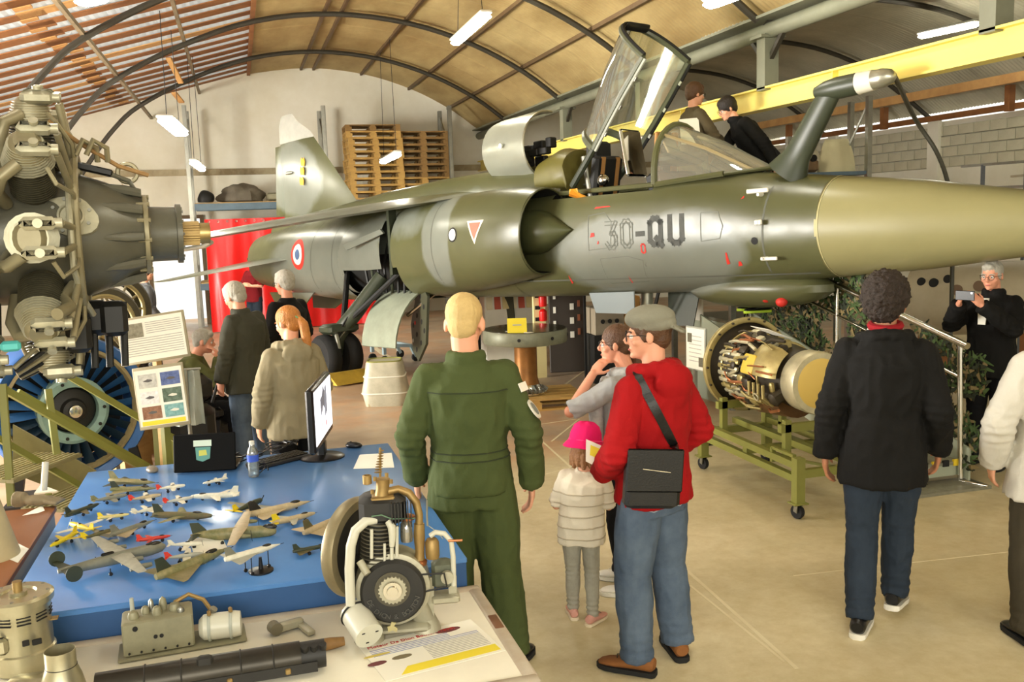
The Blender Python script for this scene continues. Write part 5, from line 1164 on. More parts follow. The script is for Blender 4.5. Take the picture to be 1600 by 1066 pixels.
# monitor
a = T(488, 712, .95); b = T(515, 670, .95); mid = (a+b)/2; wdt = (b-a).length; ex = (b-a).normalized(); nrm = ex.cross(V((0, 0, 1))).normalized()
mo = thing('monitor', 'black flat monitor seen at an angle on the blue table', 'monitor', (mid.x, mid.y, TZ))
MX = Matrix((ex, nrm, V((0, 0, 1)))).transposed()
MB().bevbox((0, 0, .285), (wdt, .045, .37), .01, MX).obj('casing', m_black, mo)
m_screen = mat('lit_screen', (232, 232, 240), .3, emit=.9)
MB().box(nrm*.0235+V((0, 0, .295)), (wdt*.92, .003, .31), MX).obj('screen', m_screen, mo, smooth=False)
def on_screen(pts, rgb, name):
    MB().prism(pts, nrm*.0262+V((0, 0, .295)), ex, (0, 0, 1), .0015).obj(name, mat('screen_%d_%d_%d' % rgb, rgb, .4, emit=.5), mo, smooth=False)
on_screen([(-.10, -.02), (-.02, .03), (.03, .0), (.05, .10), (.0, .14), (-.05, .09), (-.12, .08)], (96, 98, 108), 'screen_drawing'); on_screen([(.03, -.05), (.12, -.03), (.11, .13), (.06, .12)], (120, 124, 136), 'screen_drawing'); on_screen([(-.16, -.13), (-.05, -.13), (-.07, -.06), (-.15, -.04)], (214, 214, 222), 'screen_drawing'); on_screen([(.06, -.11), (.08, -.11), (.08, -.08), (.06, -.08)], (170, 60, 60), 'screen_drawing')
k = MB(); k.lathe([(.115, 0), (.115, .008), (.10, .018), (.03, .026), (.02, .03)], (0, 0, 0), n=28); k.v = [V((p.x*1.15, p.y, p.z)) for p in k.v]; k.obj('foot', m_black, mo); MB().bevbox((0, 0, .06), (.07, .05, .1), .01, MX).obj('neck', m_black, mo)
# laptop seen from behind
c = T(322, 738); lp = thing('laptop', 'open black laptop seen from behind with a sticker on its lid', 'laptop', c, R_(-10)); LR = Euler((R_(-14), 0, 0))
MB().bevbox((0, .14, .012), (.34, .25, .022), .006).obj('base', m_black, lp); lid = MB().bevbox((0, .004, .115), (.345, .014, .215), .005, LR).obj('lid', mat('matt_lid', (14, 14, 14), .7, spec=.15), lp)
LM = LR.to_matrix()
for pts, rgb in (([(-.05, .035), (.05, .035), (.05, .07), (-.05, .07)], (206, 222, 206)), ([(-.035, -.04), (.0, -.052), (.04, -.035), (.045, .03), (-.04, .03)], (92, 150, 140)), ([(-.02, -.02), (.025, -.015), (.02, .015), (-.02, .012)], (196, 196, 90))):
    MB().prism(pts, V((-.01, .004, .115))+LM @ V((0, -.009, 0)), LM @ V((1, 0, 0)), LM @ V((0, 0, 1)), .001+.0008*(rgb[0] == 196)).obj('sticker', mat('sticker_%d' % rgb[0], rgb, .6), lid, smooth=False)
# bottle
c = T(397, 745); bo = thing('water_bottle', 'clear plastic water bottle with a blue label', 'bottle', c)
m_pet = glassmat('clear_plastic', (222, 234, 238), .35, .08)
MB().lathe([(.001, 0), (.027, .001), (.031, .008), (.030, .04), (.032, .05), (.030, .06), (.032, .07), (.031, .12), (.032, .13), (.028, .15), (.015, .175), (.013, .185)], (0, 0, 0), n=20).obj('shell', m_pet, bo); MB().lathe([(.015, .183), (.015, .203), (.001, .204)], n=16).obj('cap', m_white, bo)
MB().lathe([(.0325, .09), (.0325, .128)], n=20, caps=False).obj('label_band', mat('blue_label', (60, 90, 190), .4), bo)
# mice, keyboard box, cables, paper
def mouse(u, v, rz, m, lb):
    c = T(u, v); t = thing('computer_mouse', lb, 'mouse', c, R_(rz)); k = MB(); k.ell((0, 0, .012), (.032, .055, .022), nu=18, nv=10); k.v = [V((p.x, p.y, max(p.z, 0))) for p in k.v]; k.obj('shell', m, t); MB().tube([(0, .015, .035), (0, .045, .024)], .004, 6).obj('wheel', m_rubber, t); return t
mouse(238, 737, 20, mat('greyish_mouse', (120, 112, 98), .4), 'grey patterned mouse beside the laptop'); mouse(553, 699, 60, m_black, 'black mouse at the far edge beside the monitor')
c = T(435, 722); kb = thing('keyboard', 'black keyboard lying among cables beside the monitor', 'keyboard', c, R_(32)); MB().bevbox((0, 0, .012), (.36, .14, .024), .006).obj('case', mat('dark_grey_plastic', (44, 43, 40), .5), kb)
for i in range(5):
    for j in range(14): MB().box((-.16+.0246*j, -.05+.024*i, .027), (.019, .018, .006)).obj('key', m_black, kb, smooth=False)
random.seed(11)
for i, lb in enumerate(('thin black cable looping around the water bottle', 'black cable curled on the keyboard', 'black cable running towards the laptop', 'short black cable beside the monitor foot')):
    c = T(*((402, 738), (432, 706), (385, 722), (455, 700))[i]); r = (.06, .07, .09, .05)[i]; pts = [V((r*cos(k*.55+i)*(1+.2*sin(k)), r*.7*sin(k*.55+i), .006+.045*abs(sin(k*.35+i)))) for k in range(26)]
    o = MB().tube(pts, .004, 6).obj('cable', m_black); o.location = c; tag(o, lb, 'cable', 'cables on the blue table')
def sheet(pts, z, label, m=m_paper, name='paper_sheet'):
    P = [T(u, v, z) for u, v in pts]; c = sum(P, V((0, 0, 0)))/len(P); mb = MB(); n = len(P); lo = [p-c for p in P]; mb.add(lo+[p+V((0, 0, .0012)) for p in lo], [tuple(range(n-1, -1, -1)), tuple(range(n, 2*n))]+[(i, (i+1) % n, n+(i+1) % n, n+i) for i in range(n)]); o = mb.obj(name, m, None, smooth=False); o.location = c; return tag(o, label, 'paper')
sheet([(552, 733), (616, 731), (612, 708), (562, 711)], TZ+.001, 'white sheet of paper near the monitor on the blue table'); sheet([(296, 843), (345, 836), (356, 858), (320, 882), (303, 868)], TZ+.001, 'crumpled white paper among the model aircraft')
# ---- model aircraft
MC = {}
def mc(rgb, rough=.45): 
    if rgb not in MC and rgb in (CAM, GRN, BRN): MC[rgb] = mat('model_camo_%d_%d_%d' % rgb, rgb, rough, 0, .95, 26, (150, 138, 98) if rgb != BRN else (70, 82, 52))
    if rgb not in MC: MC[rgb] = mat('model_%d_%d_%d' % rgb, rgb, rough, 0, .25, 30)
    return MC[rgb]
GRN, DKG, GRY, LGY, WHT, YEL, RED, TAN, BRN, BLK, CAM, SIL = (88, 96, 56), (58, 64, 46), (128, 128, 112), (176, 176, 160), (224, 220, 200), (232, 206, 36), (214, 62, 44), (188, 170, 134), (112, 92, 58), (40, 38, 34), (112, 108, 66), (200, 198, 184)
def model(tail, nose, kind, fc, wc, tc, label, span=None, lift=.03, gear=True, roll=0.0):
    a = T(*tail, TZ+lift); b = T(*nose, TZ+lift); d = b-a; L = d.length*1.18; d.normalize(); c = (a+b)/2; s = L
    t = thing('model_aircraft', label, 'model aircraft', (c.x, c.y, TZ), atan2(d.y, d.x), 'model aircraft on the blue table')
    sp = (span or {'delta': .66, 'swept': .80, 'straight': 1.15, 'transport': 1.25, 'bomber': 1.35}[kind])*s; r = s*{'delta': .055, 'swept': .06, 'straight': .065, 'transport': .07, 'bomber': .055}[kind]; z0 = lift
    pf = {'delta': [(-.5, .55), (-.45, .8), (-.1, 1), (.15, .95), (.3, .7), (.45, .25), (.5, .05)], 'swept': [(-.5, .5), (-.4, .85), (0, 1), (.25, .95), (.4, .7), (.48, .45), (.5, .3)], 'straight': [(-.5, .12), (-.3, .5), (0, 1), (.25, 1), (.42, .8), (.48, .55), (.5, .2)], 'transport': [(-.5, .1), (-.35, .6), (-.15, 1), (.3, 1), (.43, .8), (.49, .45), (.5, .1)], 'bomber': [(-.5, .35), (-.3, .75), (0, 1), (.35, 1), (.46, .8), (.5, .3)]}[kind]
    k = MB(); k.loft([[V((x*s, r*w*cos(2*pi*j/12), z0+r*w*1.1*sin(2*pi*j/12)+(.25*r if x < -.3 else 0))) for j in range(12)] for x, w in pf]); k.obj('fuselage', mc(fc), t)
    def plate(le0, te0, le1, te1, y0, y1, z, th, dz, name, m):
        for q in (-1, 1):
            mb = MB(); mb.loft([[V((le*s, y*q, zz+.2*h)), V(((le*.6+te*.4)*s, y*q, zz+h)), V((te*s, y*q, zz)), V(((le*.6+te*.4)*s, y*q, zz-.4*h))] for le, te, y, zz, h in ((le0, te0, y0, z, th), (le1, te1, y1, z+dz, th*.4))]); mb.obj(name, mc(m), t)
    zt = z0+.2*r
    if kind == 'delta': plate(.12, -.42, -.36, -.42, r*.5, sp/2, z0-.2*r, s*.012, 0, 'wing', wc)
    elif kind == 'swept': plate(.10, -.12, -.16, -.24, r*.5, sp/2, z0, s*.012, .01*s, 'wing', wc)
    elif kind == 'straight': plate(.20, -.03, .14, .02, r*.5, sp/2, z0-.4*r, s*.014, .03*s, 'wing', wc)
    elif kind == 'transport': plate(.17, 0, .12, .03, 0, sp/2, z0+r, s*.016, 0, 'wing', wc)
    else: plate(.16, -.04, .08, .0, 0, sp/2, z0+.6*r, s*.014, .01*s, 'wing', wc)
    if kind != 'delta': plate(-.36, -.48, -.42, -.48, r*.2, sp*.2, z0+.4*r, s*.008, 0, 'tailplane', tc)
    def fin(y, h=.17):
        mb = MB(); mb.loft([[V((x0*s, y-.004*s, z)), V((x0*s, y+.004*s, z)), V((x1*s, y+.004*s, z)), V((x1*s, y-.004*s, z))] for x0, x1, z in ((-.26 if kind != 'bomber' else -.38, -.47, zt), (-.40, -.50, zt+h*s))]); mb.obj('fin', mc(tc), t, smooth=False)
    if kind == 'bomber':
        for y in (-sp*.2, sp*.2):
            MB().lathe([(.001, -.003*s), (.075*s, -.002*s), (.075*s, .002*s), (.001, .003*s)], (-.43*s, y, z0+.045*s), (0, 1, 0), 16).obj('fin', mc(tc), t)
        for y in (-.34, -.17, .17, .34):
            MB().tube([(.0, y*sp, z0+.3*r), (.12*s, y*sp, z0+.3*r), (.2*s, y*sp, z0+.3*r)], [.02*s, .028*s, .02*s], 10).obj('engine', mc(fc), t)
        MB().bevbox((-.05*s, 0, z0+1.15*r), (.12*s, .03*s, .03*s), .004).obj('turret', mc(BLK), t)
    else: fin(0, .19 if kind in ('delta', 'swept') else .15)
    if kind == 'transport':
        for y in (-.22, .22): MB().tube([(.02*s, y*sp, z0+.7*r), (.16*s, y*sp, z0+.7*r), (.24*s, y*sp, z0+.7*r)], [.012*s, .026*s, .016*s], 10).obj('engine', mc(GRN), t)
        for y in (-.22, .22): MB().box((.25*s, y*sp, z0+.7*r), (.004*s, .012*s, .16*s), (.4, 0, 0)).obj('propeller', mc(BLK), t, smooth=False)
    if kind == 'straight': MB().box((.505*s, 0, z0), (.006*s, .02*s, .22*s), (.5, 0, 0)).obj('propeller', mc(BLK), t, smooth=False)
    MB().ell(({'delta': .24, 'swept': .25, 'straight': .08, 'transport': .42, 'bomber': .38}[kind]*s, 0, z0+r*.75), (.09*s, r*.55, r*.55)).obj('cockpit', mc(BLK, .2), t)
    if kind in ('delta', 'swept'): MB().cyl((.49*s, 0, z0), (.56*s, 0, z0), .004*s, n=6).obj('nose_boom', mc(BLK), t)
    for x, y in ((.26, 0), (-.1, sp*.16), (-.1, -sp*.16)):
        MB().tube([(x*s, y, z0-.2*r), (x*s, y, .008)], .0022, 5).obj('leg', mc(BLK), t); MB().cyl((x*s, y-.003, .008), (x*s, y+.003, .008), .008, n=10).obj('wheel', mc(BLK), t)
    return t
MODELS = [((176, 752), (238, 754), 'delta', CAM, DKG, GRN, 'camouflaged delta jet model with red patch farthest back on the blue table'), ((178, 766), (240, 763), 'delta', GRN, CAM, DKG, 'green delta jet model just in front of the farthest jet'),
 ((247, 764), (286, 759), 'straight', WHT, WHT, RED, 'white propeller model with orange-red tail near the laptop'), ((146, 783), (194, 774), 'straight', GRY, GRY, GRN, 'grey-green propeller fighter model near the far left edge'), ((106, 806), (150, 789), 'swept', DKG, BRN, DKG, 'dark brown camouflaged model at the left table edge'),
 ((156, 810), (198, 804), 'swept', (224, 206, 130), WHT, YEL, 'cream and yellow jet model'), ((144, 828), (112, 819), 'straight', YEL, WHT, YEL, 'yellow propeller model with white wings near the left edge'), ((118, 834), (82, 852), 'swept', YEL, YEL, YEL, 'bright yellow jet model at the left table edge'),
 ((178, 836), (236, 815), 'delta', GRY, TAN, GRY, 'plain grey delta model pointing at the monitor'), ((130, 841), (178, 828), 'straight', BRN, GRY, YEL, 'yellow and black striped propeller model with grey wings'), ((204, 781), (248, 774), 'straight', TAN, WHT, RED, 'tan propeller model with red tail tip'), ((209, 802), (250, 792), 'straight', WHT, WHT, WHT, 'all white propeller model in the middle of the table'),
 ((258, 785), (298, 778), 'straight', SIL, WHT, RED, 'silver propeller model with red nose ring'), ((246, 806), (324, 806), 'swept', BRN, GRN, DKG, 'long green and brown camouflaged jet model'), ((217, 845), (262, 838), 'swept', RED, RED, RED, 'all red jet model'), ((266, 852), (312, 849), 'straight', WHT, WHT, WHT, 'white trainer model beside the white paper'),
 ((104, 892), (246, 856), 'bomber', GRY, LGY, DKG, 'big grey four-engined bomber model with twin fins'), ((261, 872), (313, 866), 'straight', LGY, WHT, RED, 'small white model with orange-red tail and nose'), ((253, 900), (350, 860), 'delta', GRN, CAM, DKG, 'green camouflaged delta model at the near edge'),
 ((352, 748), (320, 755), 'swept', WHT, WHT, WHT, 'white swept-wing model at the far side near the bottle'), ((368, 774), (304, 776), 'swept', WHT, WHT, WHT, 'large white airliner-like model in the middle'), ((367, 800), (406, 782), 'straight', DKG, GRY, YEL, 'dark propeller model with yellow stripes'),
 ((396, 804), (478, 785), 'delta', TAN, TAN, BLK, 'tan delta model with dark tail right of the middle'), ((430, 818), (487, 803), 'swept', TAN, LGY, YEL, 'tan jet model with yellow checked tail'), ((308, 838), (422, 830), 'transport', GRN, TAN, DKG, 'green camouflaged high-wing transport model with pale wings'),
 ((358, 874), (432, 852), 'delta', WHT, LGY, GRY, 'pale grey jet model raised on a black stand'), ((480, 832), (540, 806), 'delta', TAN, TAN, BRN, 'tan delta model next to the old motor'), ((462, 862), (512, 852), 'delta', DKG, BRN, DKG, 'dark delta model half behind the flywheel')]
for t_, n_, kd, f_, w_, tl, lb in MODELS: model(t_, n_, kd, f_, w_, tl, lb, lift=.085 if 'stand' in lb else .036 if kd == 'bomber' else .022)
c = T(408, 893); o = MB().lathe([(.05, 0), (.05, .006), (.01, .012), (.006, .06)], n=20).obj('display_stand', m_black); o.location = c; tag(o, 'small black display stand under the pale grey jet model', 'stand')
# ================================================================== WHITE TABLE
WZ = .73
wt = thing('white_table', 'white-topped exhibit table with worn grey edging in the foreground', 'table', (-.3, 3.22, 0))
m_wtop = mat('white_tabletop', (232, 226, 206), .45, 0, .12, 3)
m_edge = mat('worn_grey_edging', (186, 178, 160), .55, 0, .5, 6, (150, 118, 84))
MB().bevbox((0, 0, WZ-.014), (2.24, .80, .024), .003).obj('top', m_wtop, wt)
for y in (-.405, .405): MB().bevbox((0, y, WZ-.012), (2.32, .05, .032), .006).obj('edging', m_edge, wt)
for x in (-1.135, 1.135): MB().bevbox((x, 0, WZ-.012), (.05, .78, .034), .006).obj('edging', m_edge, wt)
MB().bevbox((1.134, .05, WZ+.004), (.035, .12, .006), .002).obj('brown_tape', mat('brown_tape', (110, 74, 48), .6), wt)
for x in (-1.05, 1.05):
    for y in (-.34, .34): MB().box((x, y, .35), (.05, .05, .7)).obj('leg', m_steel, wt, smooth=False)
def Wt(u, v, z=WZ): return G(u, v, z)
# placard under the motor
P = [Wt(u, v, WZ+.001) for u, v in ((560, 1010), (735, 968), (808, 1038), (612, 1085))]; o_ = P[0]; ex = (P[1]-P[0]).normalized(); ey = V((0, 0, 1)).cross(ex)
pl = thing('placard', 'printed placard with red title and yellow band under the old motor', 'placard', o_); wP = (P[1]-P[0]).length
MB().prism([(0, 0), (wP, 0), (wP, -.30), (0, -.30)], (0, 0, 0), ex, ey, .002).obj('sheet', m_paper, pl, smooth=False)
flat_text('Moteur De Dion Bouton (1898)', .026, ex*(wP*.43)+ey*(-.040)+V((0, 0, .0012)), ex, ey, mat('red_print', (176, 44, 40), .7), pl, 'title')
for i in range(14):
    x0 = .02 if i < 5 else .20; x1 = wP*.72 if i < 3 else wP-.02; y = -.064-.0120*i
    MB().prism([(x0, y), (x1, y), (x1, y-.005), (x0, y-.005)], V((0, 0, .0012)), ex, ey, .0008).obj('text_line', m_inkl if i > 4 else mat('blue_grey_print', (150, 154, 182), .8), pl, smooth=False)
MB().prism([(.10, -.235), (wP-.01, -.235), (wP-.01, -.285), (.06, -.285)], V((0, 0, .0012)), ex, ey, .0008).obj('yellow_band', m_yel, pl, smooth=False)
for x, y, w, h, rgb in ((wP*.86, -.045, .10, .035, (110, 60, 60)), (.085, -.105, .10, .018, (196, 176, 90)), (.05, -.165, .07, .03, (110, 96, 70)), (.145, -.16, .075, .03, (120, 110, 84))):
    MB().prism([(x-w/2+w*.5*(1-cos(k*pi/6))*0+w/2*cos(k*pi/6), y+h/2*sin(k*pi/6)) for k in range(12)], V((0, 0, .0014)), ex, ey, .0008).obj('picture', mat('print_%d' % rgb[0], rgb, .8), pl, smooth=False)
# ---- old single-cylinder motor
m_cast = mat('grey_cast_metal', (176, 172, 150), .45, .35, .4, 9, (130, 124, 100), bump=.1); m_brass = mat('worn_brass', (166, 140, 88), .45, .6, .5, 12, (112, 84, 48)); m_copper = mat('copper', (196, 128, 84), .35, .8, .4, 10); m_wpipe = mat('white_enamel', (196, 194, 176), .35)
m_dkiron = mat('black_iron', (44, 43, 40), .5, .2, .3, 10)
mc0 = Wt(628, 992); DM = (ROT.transposed() @ (mc0-EYE)).z*-1
me_ = thing('motor', 'antique single-cylinder motor with big flywheel on the white table', 'engine', mc0)
fwd = V((DIR(628, 900).x, DIR(628, 900).y, 0)).normalized(); rgt = V((fwd.y, -fwd.x, 0)); UP = V((0, 0, 1)); pxm = DM/FPX
def E_(u, v, dy=0.0): 
    """point of the motor's own upright plane, dy behind it"""
    r = DIR(u, v); n_ = fwd; k = (mc0-EYE).dot(n_)/r.dot(n_); return EYE+r*k-mc0+fwd*dy
def rad(px): return px*pxm
cc = E_(614, 915)
k = MB(); k.lathe([(.001, -.07), (rad(46), -.07), (rad(50), -.06), (rad(50), 0), (rad(47), .03), (.001, .04)], cc, fwd, 40); k.obj('crankcase_cover', m_dkiron, me_)
k = MB(); k.lathe([(rad(50), -.045), (rad(57), -.04), (rad(58), .06), (rad(50), .10), (.001, .10)], cc, fwd, 40); k.obj('crankcase', m_cast, me_)
for u in (575, 660):
    f0 = E_(u+3 if u < 600 else u+6, 998 if u < 600 else 980, -.02 if u < 600 else .03); f0.z = 0
    k = MB(); k.lathe([(rad(24), 0), (rad(22), .02), (rad(16), .05), (rad(15), .055), (.001, .055)], f0, UP, 20); k.loft([ell_ring(f0+V((0, 0, .03)), rad(18), rad(14), rgt, fwd, 14), ell_ring(cc+rgt*(rad(-30) if u < 600 else rad(30))+V((0, 0, -rad(25))), rad(18), rad(20), rgt, fwd, 14)]); k.obj('foot', m_cast, me_)
    MB().cyl(f0+V((0, 0, .05)), f0+V((0, 0, .058)), rad(4), n=10).obj('bolt_hole', m_duct, me_)
k = MB(); k.bevbox((cc.x, cc.y, .03), (rad(110), .07, .03), .01, Matrix((rgt, fwd, UP)).transposed()); k.obj('sole_bar', m_cast, me_)
pc = E_(613, 909, -.075); k = MB(); n = 22; prof = []
for j in range(n*2): a = pi*j/n; prof.append(((rad(22) if j % 2 else rad(19.5))*cos(a), (rad(22) if j % 2 else rad(19.5))*sin(a)))
k.prism(prof, pc, rgt, UP, .022); k.obj('sprocket', m_cast, me_, smooth=False); MB().lathe([(rad(15), -.014), (rad(14), -.02), (rad(9), -.02), (rad(8), -.028), (.001, -.028)], pc, fwd, 24).obj('sprocket_hub', m_chrome, me_)
MB().lathe([(rad(27), -.0), (rad(26), .02), (rad(22), .06)], pc, fwd, 28).obj('bearing_housing', mat('oily_iron', (84, 80, 66), .4, .4), me_)
ltr = 'DE DION & BOUTON'; 
for i, ch in enumerate(ltr):
    if ch == ' ': continue
    an = R_(198+144*i/(len(ltr)-1)); o = cc-fwd*.0705+rgt*(rad(38)*cos(an))+UP*(rad(38)*sin(an)); ey = -(rgt*cos(an)+UP*sin(an)); ex = rgt*(-sin(an))+UP*cos(an)
    flat_text(ch, .026, o, ex, ey, mat('raised_letter', (84, 83, 78), .4, .3), me_, 'raised_letter', .002)
# small gold lion-like emblem plate
MB().prism([(-.016, -.018), (.0, -.012), (.014, -.02), (.018, -.006), (.006, .004), (.014, .016), (-.002, .02), (-.008, .006), (-.018, .004)], E_(613, 967, -.072), rgt, UP, .006).obj('emblem', mat('pale_gold', (186, 176, 128), .4, .5), me_)
# finned cylinder
b0 = E_(590, 878, .01); b1 = E_(592, 812, .01); ax = (b1-b0).normalized(); Lc = (b1-b0).length
MB().cyl(b0, b1, rad(20), n=20).obj('cylinder_barrel', m_dkiron, me_)
for i in range(11): p = b0.lerp(b1, (i+.5)/11); MB().lathe([(rad(20), -.003), (rad(27), -.002), (rad(27), .002), (rad(20), .003)], p, ax, 24).obj('cooling_fin', mat('fin_grey', (96, 92, 78), .45, .4), me_)
k = MB(); k.bevbox(E_(598, 795, .02), (rad(72), .13, rad(44)), .02, Matrix((rgt, fwd, UP)).transposed()); k.obj('cylinder_head', m_dkiron, me_)
for i in range(7): MB().box(E_(612+5*i, 797, -.04), (rad(1.6), .05, rad(36)), Matrix((rgt, fwd, UP)).transposed()).obj('head_fin', m_dkiron, me_, smooth=False)
for u, v0, v1, r in ((581, 820, 865, 2.6), (620, 815, 862, 2.6), (601, 842, 872, 2.2), (612, 848, 880, 3.0)): MB().cyl(E_(u, v1, -.05), E_(u, v0, -.05), rad(r), n=8).obj('push_rod', m_wpipe, me_)
MB().tube([E_(606, 808, -.05), E_(612, 815, -.06), E_(613, 830, -.06), E_(612, 845, -.06)], [rad(5), rad(6.5), rad(5.5), rad(4)], 12).obj('exhaust_elbow', m_wpipe, me_)
MB().tube([E_(588, 808, -.03), E_(572, 809, -.04), E_(556, 822, -.05), E_(549, 845, -.055), E_(547, 880, -.06), E_(549, 935, -.06)], [rad(7), rad(7.5), rad(7.5), rad(7.5), rad(7.5), rad(7.5)], 14).obj('exhaust_pipe', m_wpipe, me_)
mu0 = E_(553, 950, -.03); mu1 = E_(578, 968, -.14); k = MB(); k.cyl(mu0, mu1, rad(22), n=28); mo_ = k.obj('silencer', m_wpipe, me_); MB().torus(mu0.lerp(mu1, .12), mu1-mu0, rad(22.5), .004, 28, 6).obj('silencer_seam', m_dark, mo_)
dm = (mu1-mu0).normalized(); x_, y_, _ = basis(dm)
for a in range(3): MB().bevbox(mu1+x_*(rad(13)*cos(a*2.1+.4))+y_*(rad(13)*sin(a*2.1+.4)), (.012, .005, .004), .001, Matrix((x_, y_, dm)).transposed()).obj('silencer_slot', m_duct, mo_)
MB().cyl(E_(563, 868, -.06), E_(575, 884, -.085), rad(6), n=12).obj('side_plug', m_cast, me_)
# flywheel
fw_ax = (rgt*.82-fwd*.57).normalized(); fc = E_(556, 872, .12); k = MB(); k.lathe([(rad(64), -.025), (rad(77), -.025), (rad(79), -.014), (rad(79), .014), (rad(77), .025), (rad(64), .025), (rad(62), 0), (rad(64), -.025)], fc, fw_ax, 48, caps=False); k.obj('flywheel_rim', mat('flywheel_bronze', (150, 138, 106), .4, .5, .3, 8), me_)
for a in range(5):
    x_, y_, _ = basis(fw_ax); d_ = x_*cos(a*1.257)+y_*sin(a*1.257); MB().tube([fc, fc+d_*rad(58)], [rad(10), rad(6)], 8).obj('flywheel_spoke', m_dkiron, me_)
MB().lathe([(rad(62), -.008), (rad(62), .008)], fc+fw_ax*.012, fw_ax, 40).obj('flywheel_disc', m_dkiron, me_); MB().cyl(fc-fw_ax*.03, fc+fw_ax*.03, rad(14), n=16).obj('flywheel_hub', m_dkiron, me_); MB().cyl(fc, cc, rad(7), n=10).obj('crankshaft', m_cast, me_)  # solid dark disc filling the wheel inside its rim
# brass fittings
MB().tube([E_(597, 778, 0), E_(598, 762, 0), E_(598, 748, 0)], [rad(12), rad(10), rad(11)], 14).obj('inlet_dome', m_brass, me_); MB().bevbox(E_(598, 776, 0), (rad(36), .07, rad(6)), .004, Matrix((rgt, fwd, UP)).transposed()).obj('inlet_flange', m_brass, me_)
k = MB(); 
for i in range(9): k.lathe([(rad(3), -.002), (rad(6.5-i*.25), 0), (rad(3), .002)], E_(591+i*.6, 738-4.2*i, 0), UP, 12)
k.obj('valve_spring', m_brass, me_); MB().cyl(E_(594, 745), E_(594, 700), rad(2), n=6).obj('valve_stem', m_brass, me_); MB().lathe([(rad(7), 0), (rad(7), .03), (rad(5), .032), (rad(5), .005)], E_(574, 756, 0), UP, 14).obj('brass_cup', m_brass, me_)
for u, v in ((586, 748), (604, 742), (611, 752), (582, 768)): MB().cyl(E_(u, v, -.03), E_(u, v-6, -.03), rad(3), n=6).obj('brass_nut', m_brass, me_)
MB().tube([E_(606, 768), E_(622, 764), E_(638, 770), E_(650, 785), E_(655, 805), E_(655, 820)], [rad(6), rad(6), rad(6.5), rad(6.5), rad(6), rad(6)], 12).obj('inlet_pipe', m_brass, me_)
MB().tube([E_(655, 818), E_(655, 838), E_(656, 862), E_(655, 880)], [rad(8), rad(9), rad(7), rad(9)], 14).obj('carburettor', m_brass, me_); MB().lathe([(rad(12), 0), (rad(13), .012), (rad(8), .02)], E_(655, 882), UP, 16).obj('carburettor_flange', m_copper, me_)
MB().lathe([(rad(10), 0), (rad(11), .01), (rad(11), rad(26)), (rad(8), rad(31)), (.001, rad(33))], E_(676, 872, .0), UP, 18).obj('float_chamber', m_brass, me_); MB().lathe([(rad(9), 0), (rad(10), rad(8)), (rad(9), rad(28)), (rad(5), rad(34))], E_(636, 850, .03), UP, 16).obj('oil_glass', glassmat('amber_glass', (200, 170, 110), .5), me_); MB().lathe([(rad(12), 0), (rad(12), rad(5)), (rad(4), rad(8))], E_(637, 815, .03), UP, 14).obj('oil_cap', m_copper, me_)
MB().tube([E_(672, 838), E_(680, 832), E_(694, 834), E_(705, 846), E_(708, 870), E_(709, 915)], rad(4.2), 10).obj('breather_pipe', m_wpipe, me_); MB().cyl(E_(700, 844, -.01), E_(722, 843, -.01), rad(2), n=8).obj('tap_lever', m_copper, me_)
MB().tube([E_(668, 822), E_(667, 805), E_(667, 782)], rad(1.6), 6).obj('jet_needle', m_steel, me_); MB().tube([E_(578, 802, -.04), E_(596, 797, -.06), E_(612, 803, -.06), E_(648, 806, -.03)], rad(1), 6).obj('green_wire', mat('green_wire', (96, 128, 100), .5), me_); MB().tube([E_(670, 822), E_(684, 832), E_(692, 842)], rad(.8), 5).obj('wire', m_steel, me_)
k = MB(); k.bevbox(E_(692, 900, .03), (rad(34), .06, rad(44)), .012, Matrix((rgt, fwd, UP)).transposed()); k.obj('magneto', mat('grey_green_iron', (104, 108, 90), .5, .2, .4, 10), me_); MB().lathe([(rad(10), -.01), (rad(10), .01), (.001, .012)], E_(698, 899, -.02), fwd, 18).obj('small_sprocket', m_cast, me_)
k = MB(); k.bevbox(E_(697, 938, .03), (rad(44), .07, rad(12)), .006, Matrix((rgt, fwd, UP)).transposed()); k.beam(E_(672, 905, .02), E_(672, 975, .02), rad(6), .03); k.beam(E_(708, 905, .03), E_(708, 940, .03), rad(6), .03); k.obj('magneto_bracket', m_cast, me_)
ch = []
for i in range(15): ch.append(E_(631+4.4*i, 892-.2*i, -.045))
for i in range(15): ch.append(E_(697-4.4*i, 909+1.2*i*.9, -.045))
MB().tube(ch, rad(1.5), 6, closed=True).obj('drive_chain', m_dkiron, me_, smooth=False)
# ---- hydraulic box with white canister
hb0 = Wt(278, 1012); hy_ = thing('hydraulic_unit', 'olive-grey hydraulic box with knobs and a white canister on the white table', 'machine', hb0, R_(4)); m_hbox = mat('olive_grey_box', (150, 146, 118), .5, .2, .3, 8)
MB().bevbox((.02, .02, .006), (.44, .15, .012), .003).obj('base_plate', m_hbox, hy_); MB().bevbox((-.06, .02, .075), (.24, .13, .125), .006).obj('box', m_hbox, hy_)
for i in range(6): MB().cyl((-.16+.04*i, -.052, .03), (-.16+.04*i, -.058, .03), .004, n=8).obj('screw', m_duct, hy_)
for x, z, r in ((-.135, .115, .009), (-.07, .075, .007), (-.05, .075, .007)): MB().cyl((x, -.04, z), (x, -.049, z), r, n=12).obj('port', m_duct, hy_)
for x, y, r, h in ((-.14, .0, .018, .03), (-.10, .03, .014, .03), (-.06, .0, .016, .035), (-.04, .04, .014, .05), (.0, .02, .020, .03), (.02, -.01, .012, .02), (-.08, .05, .01, .045)): MB().lathe([(r, 0), (r*1.1, h*.3), (r*.8, h*.8), (.001, h)], (x, y, .137), n=14).obj('knob', m_hbox if r > .013 else m_steel, hy_)
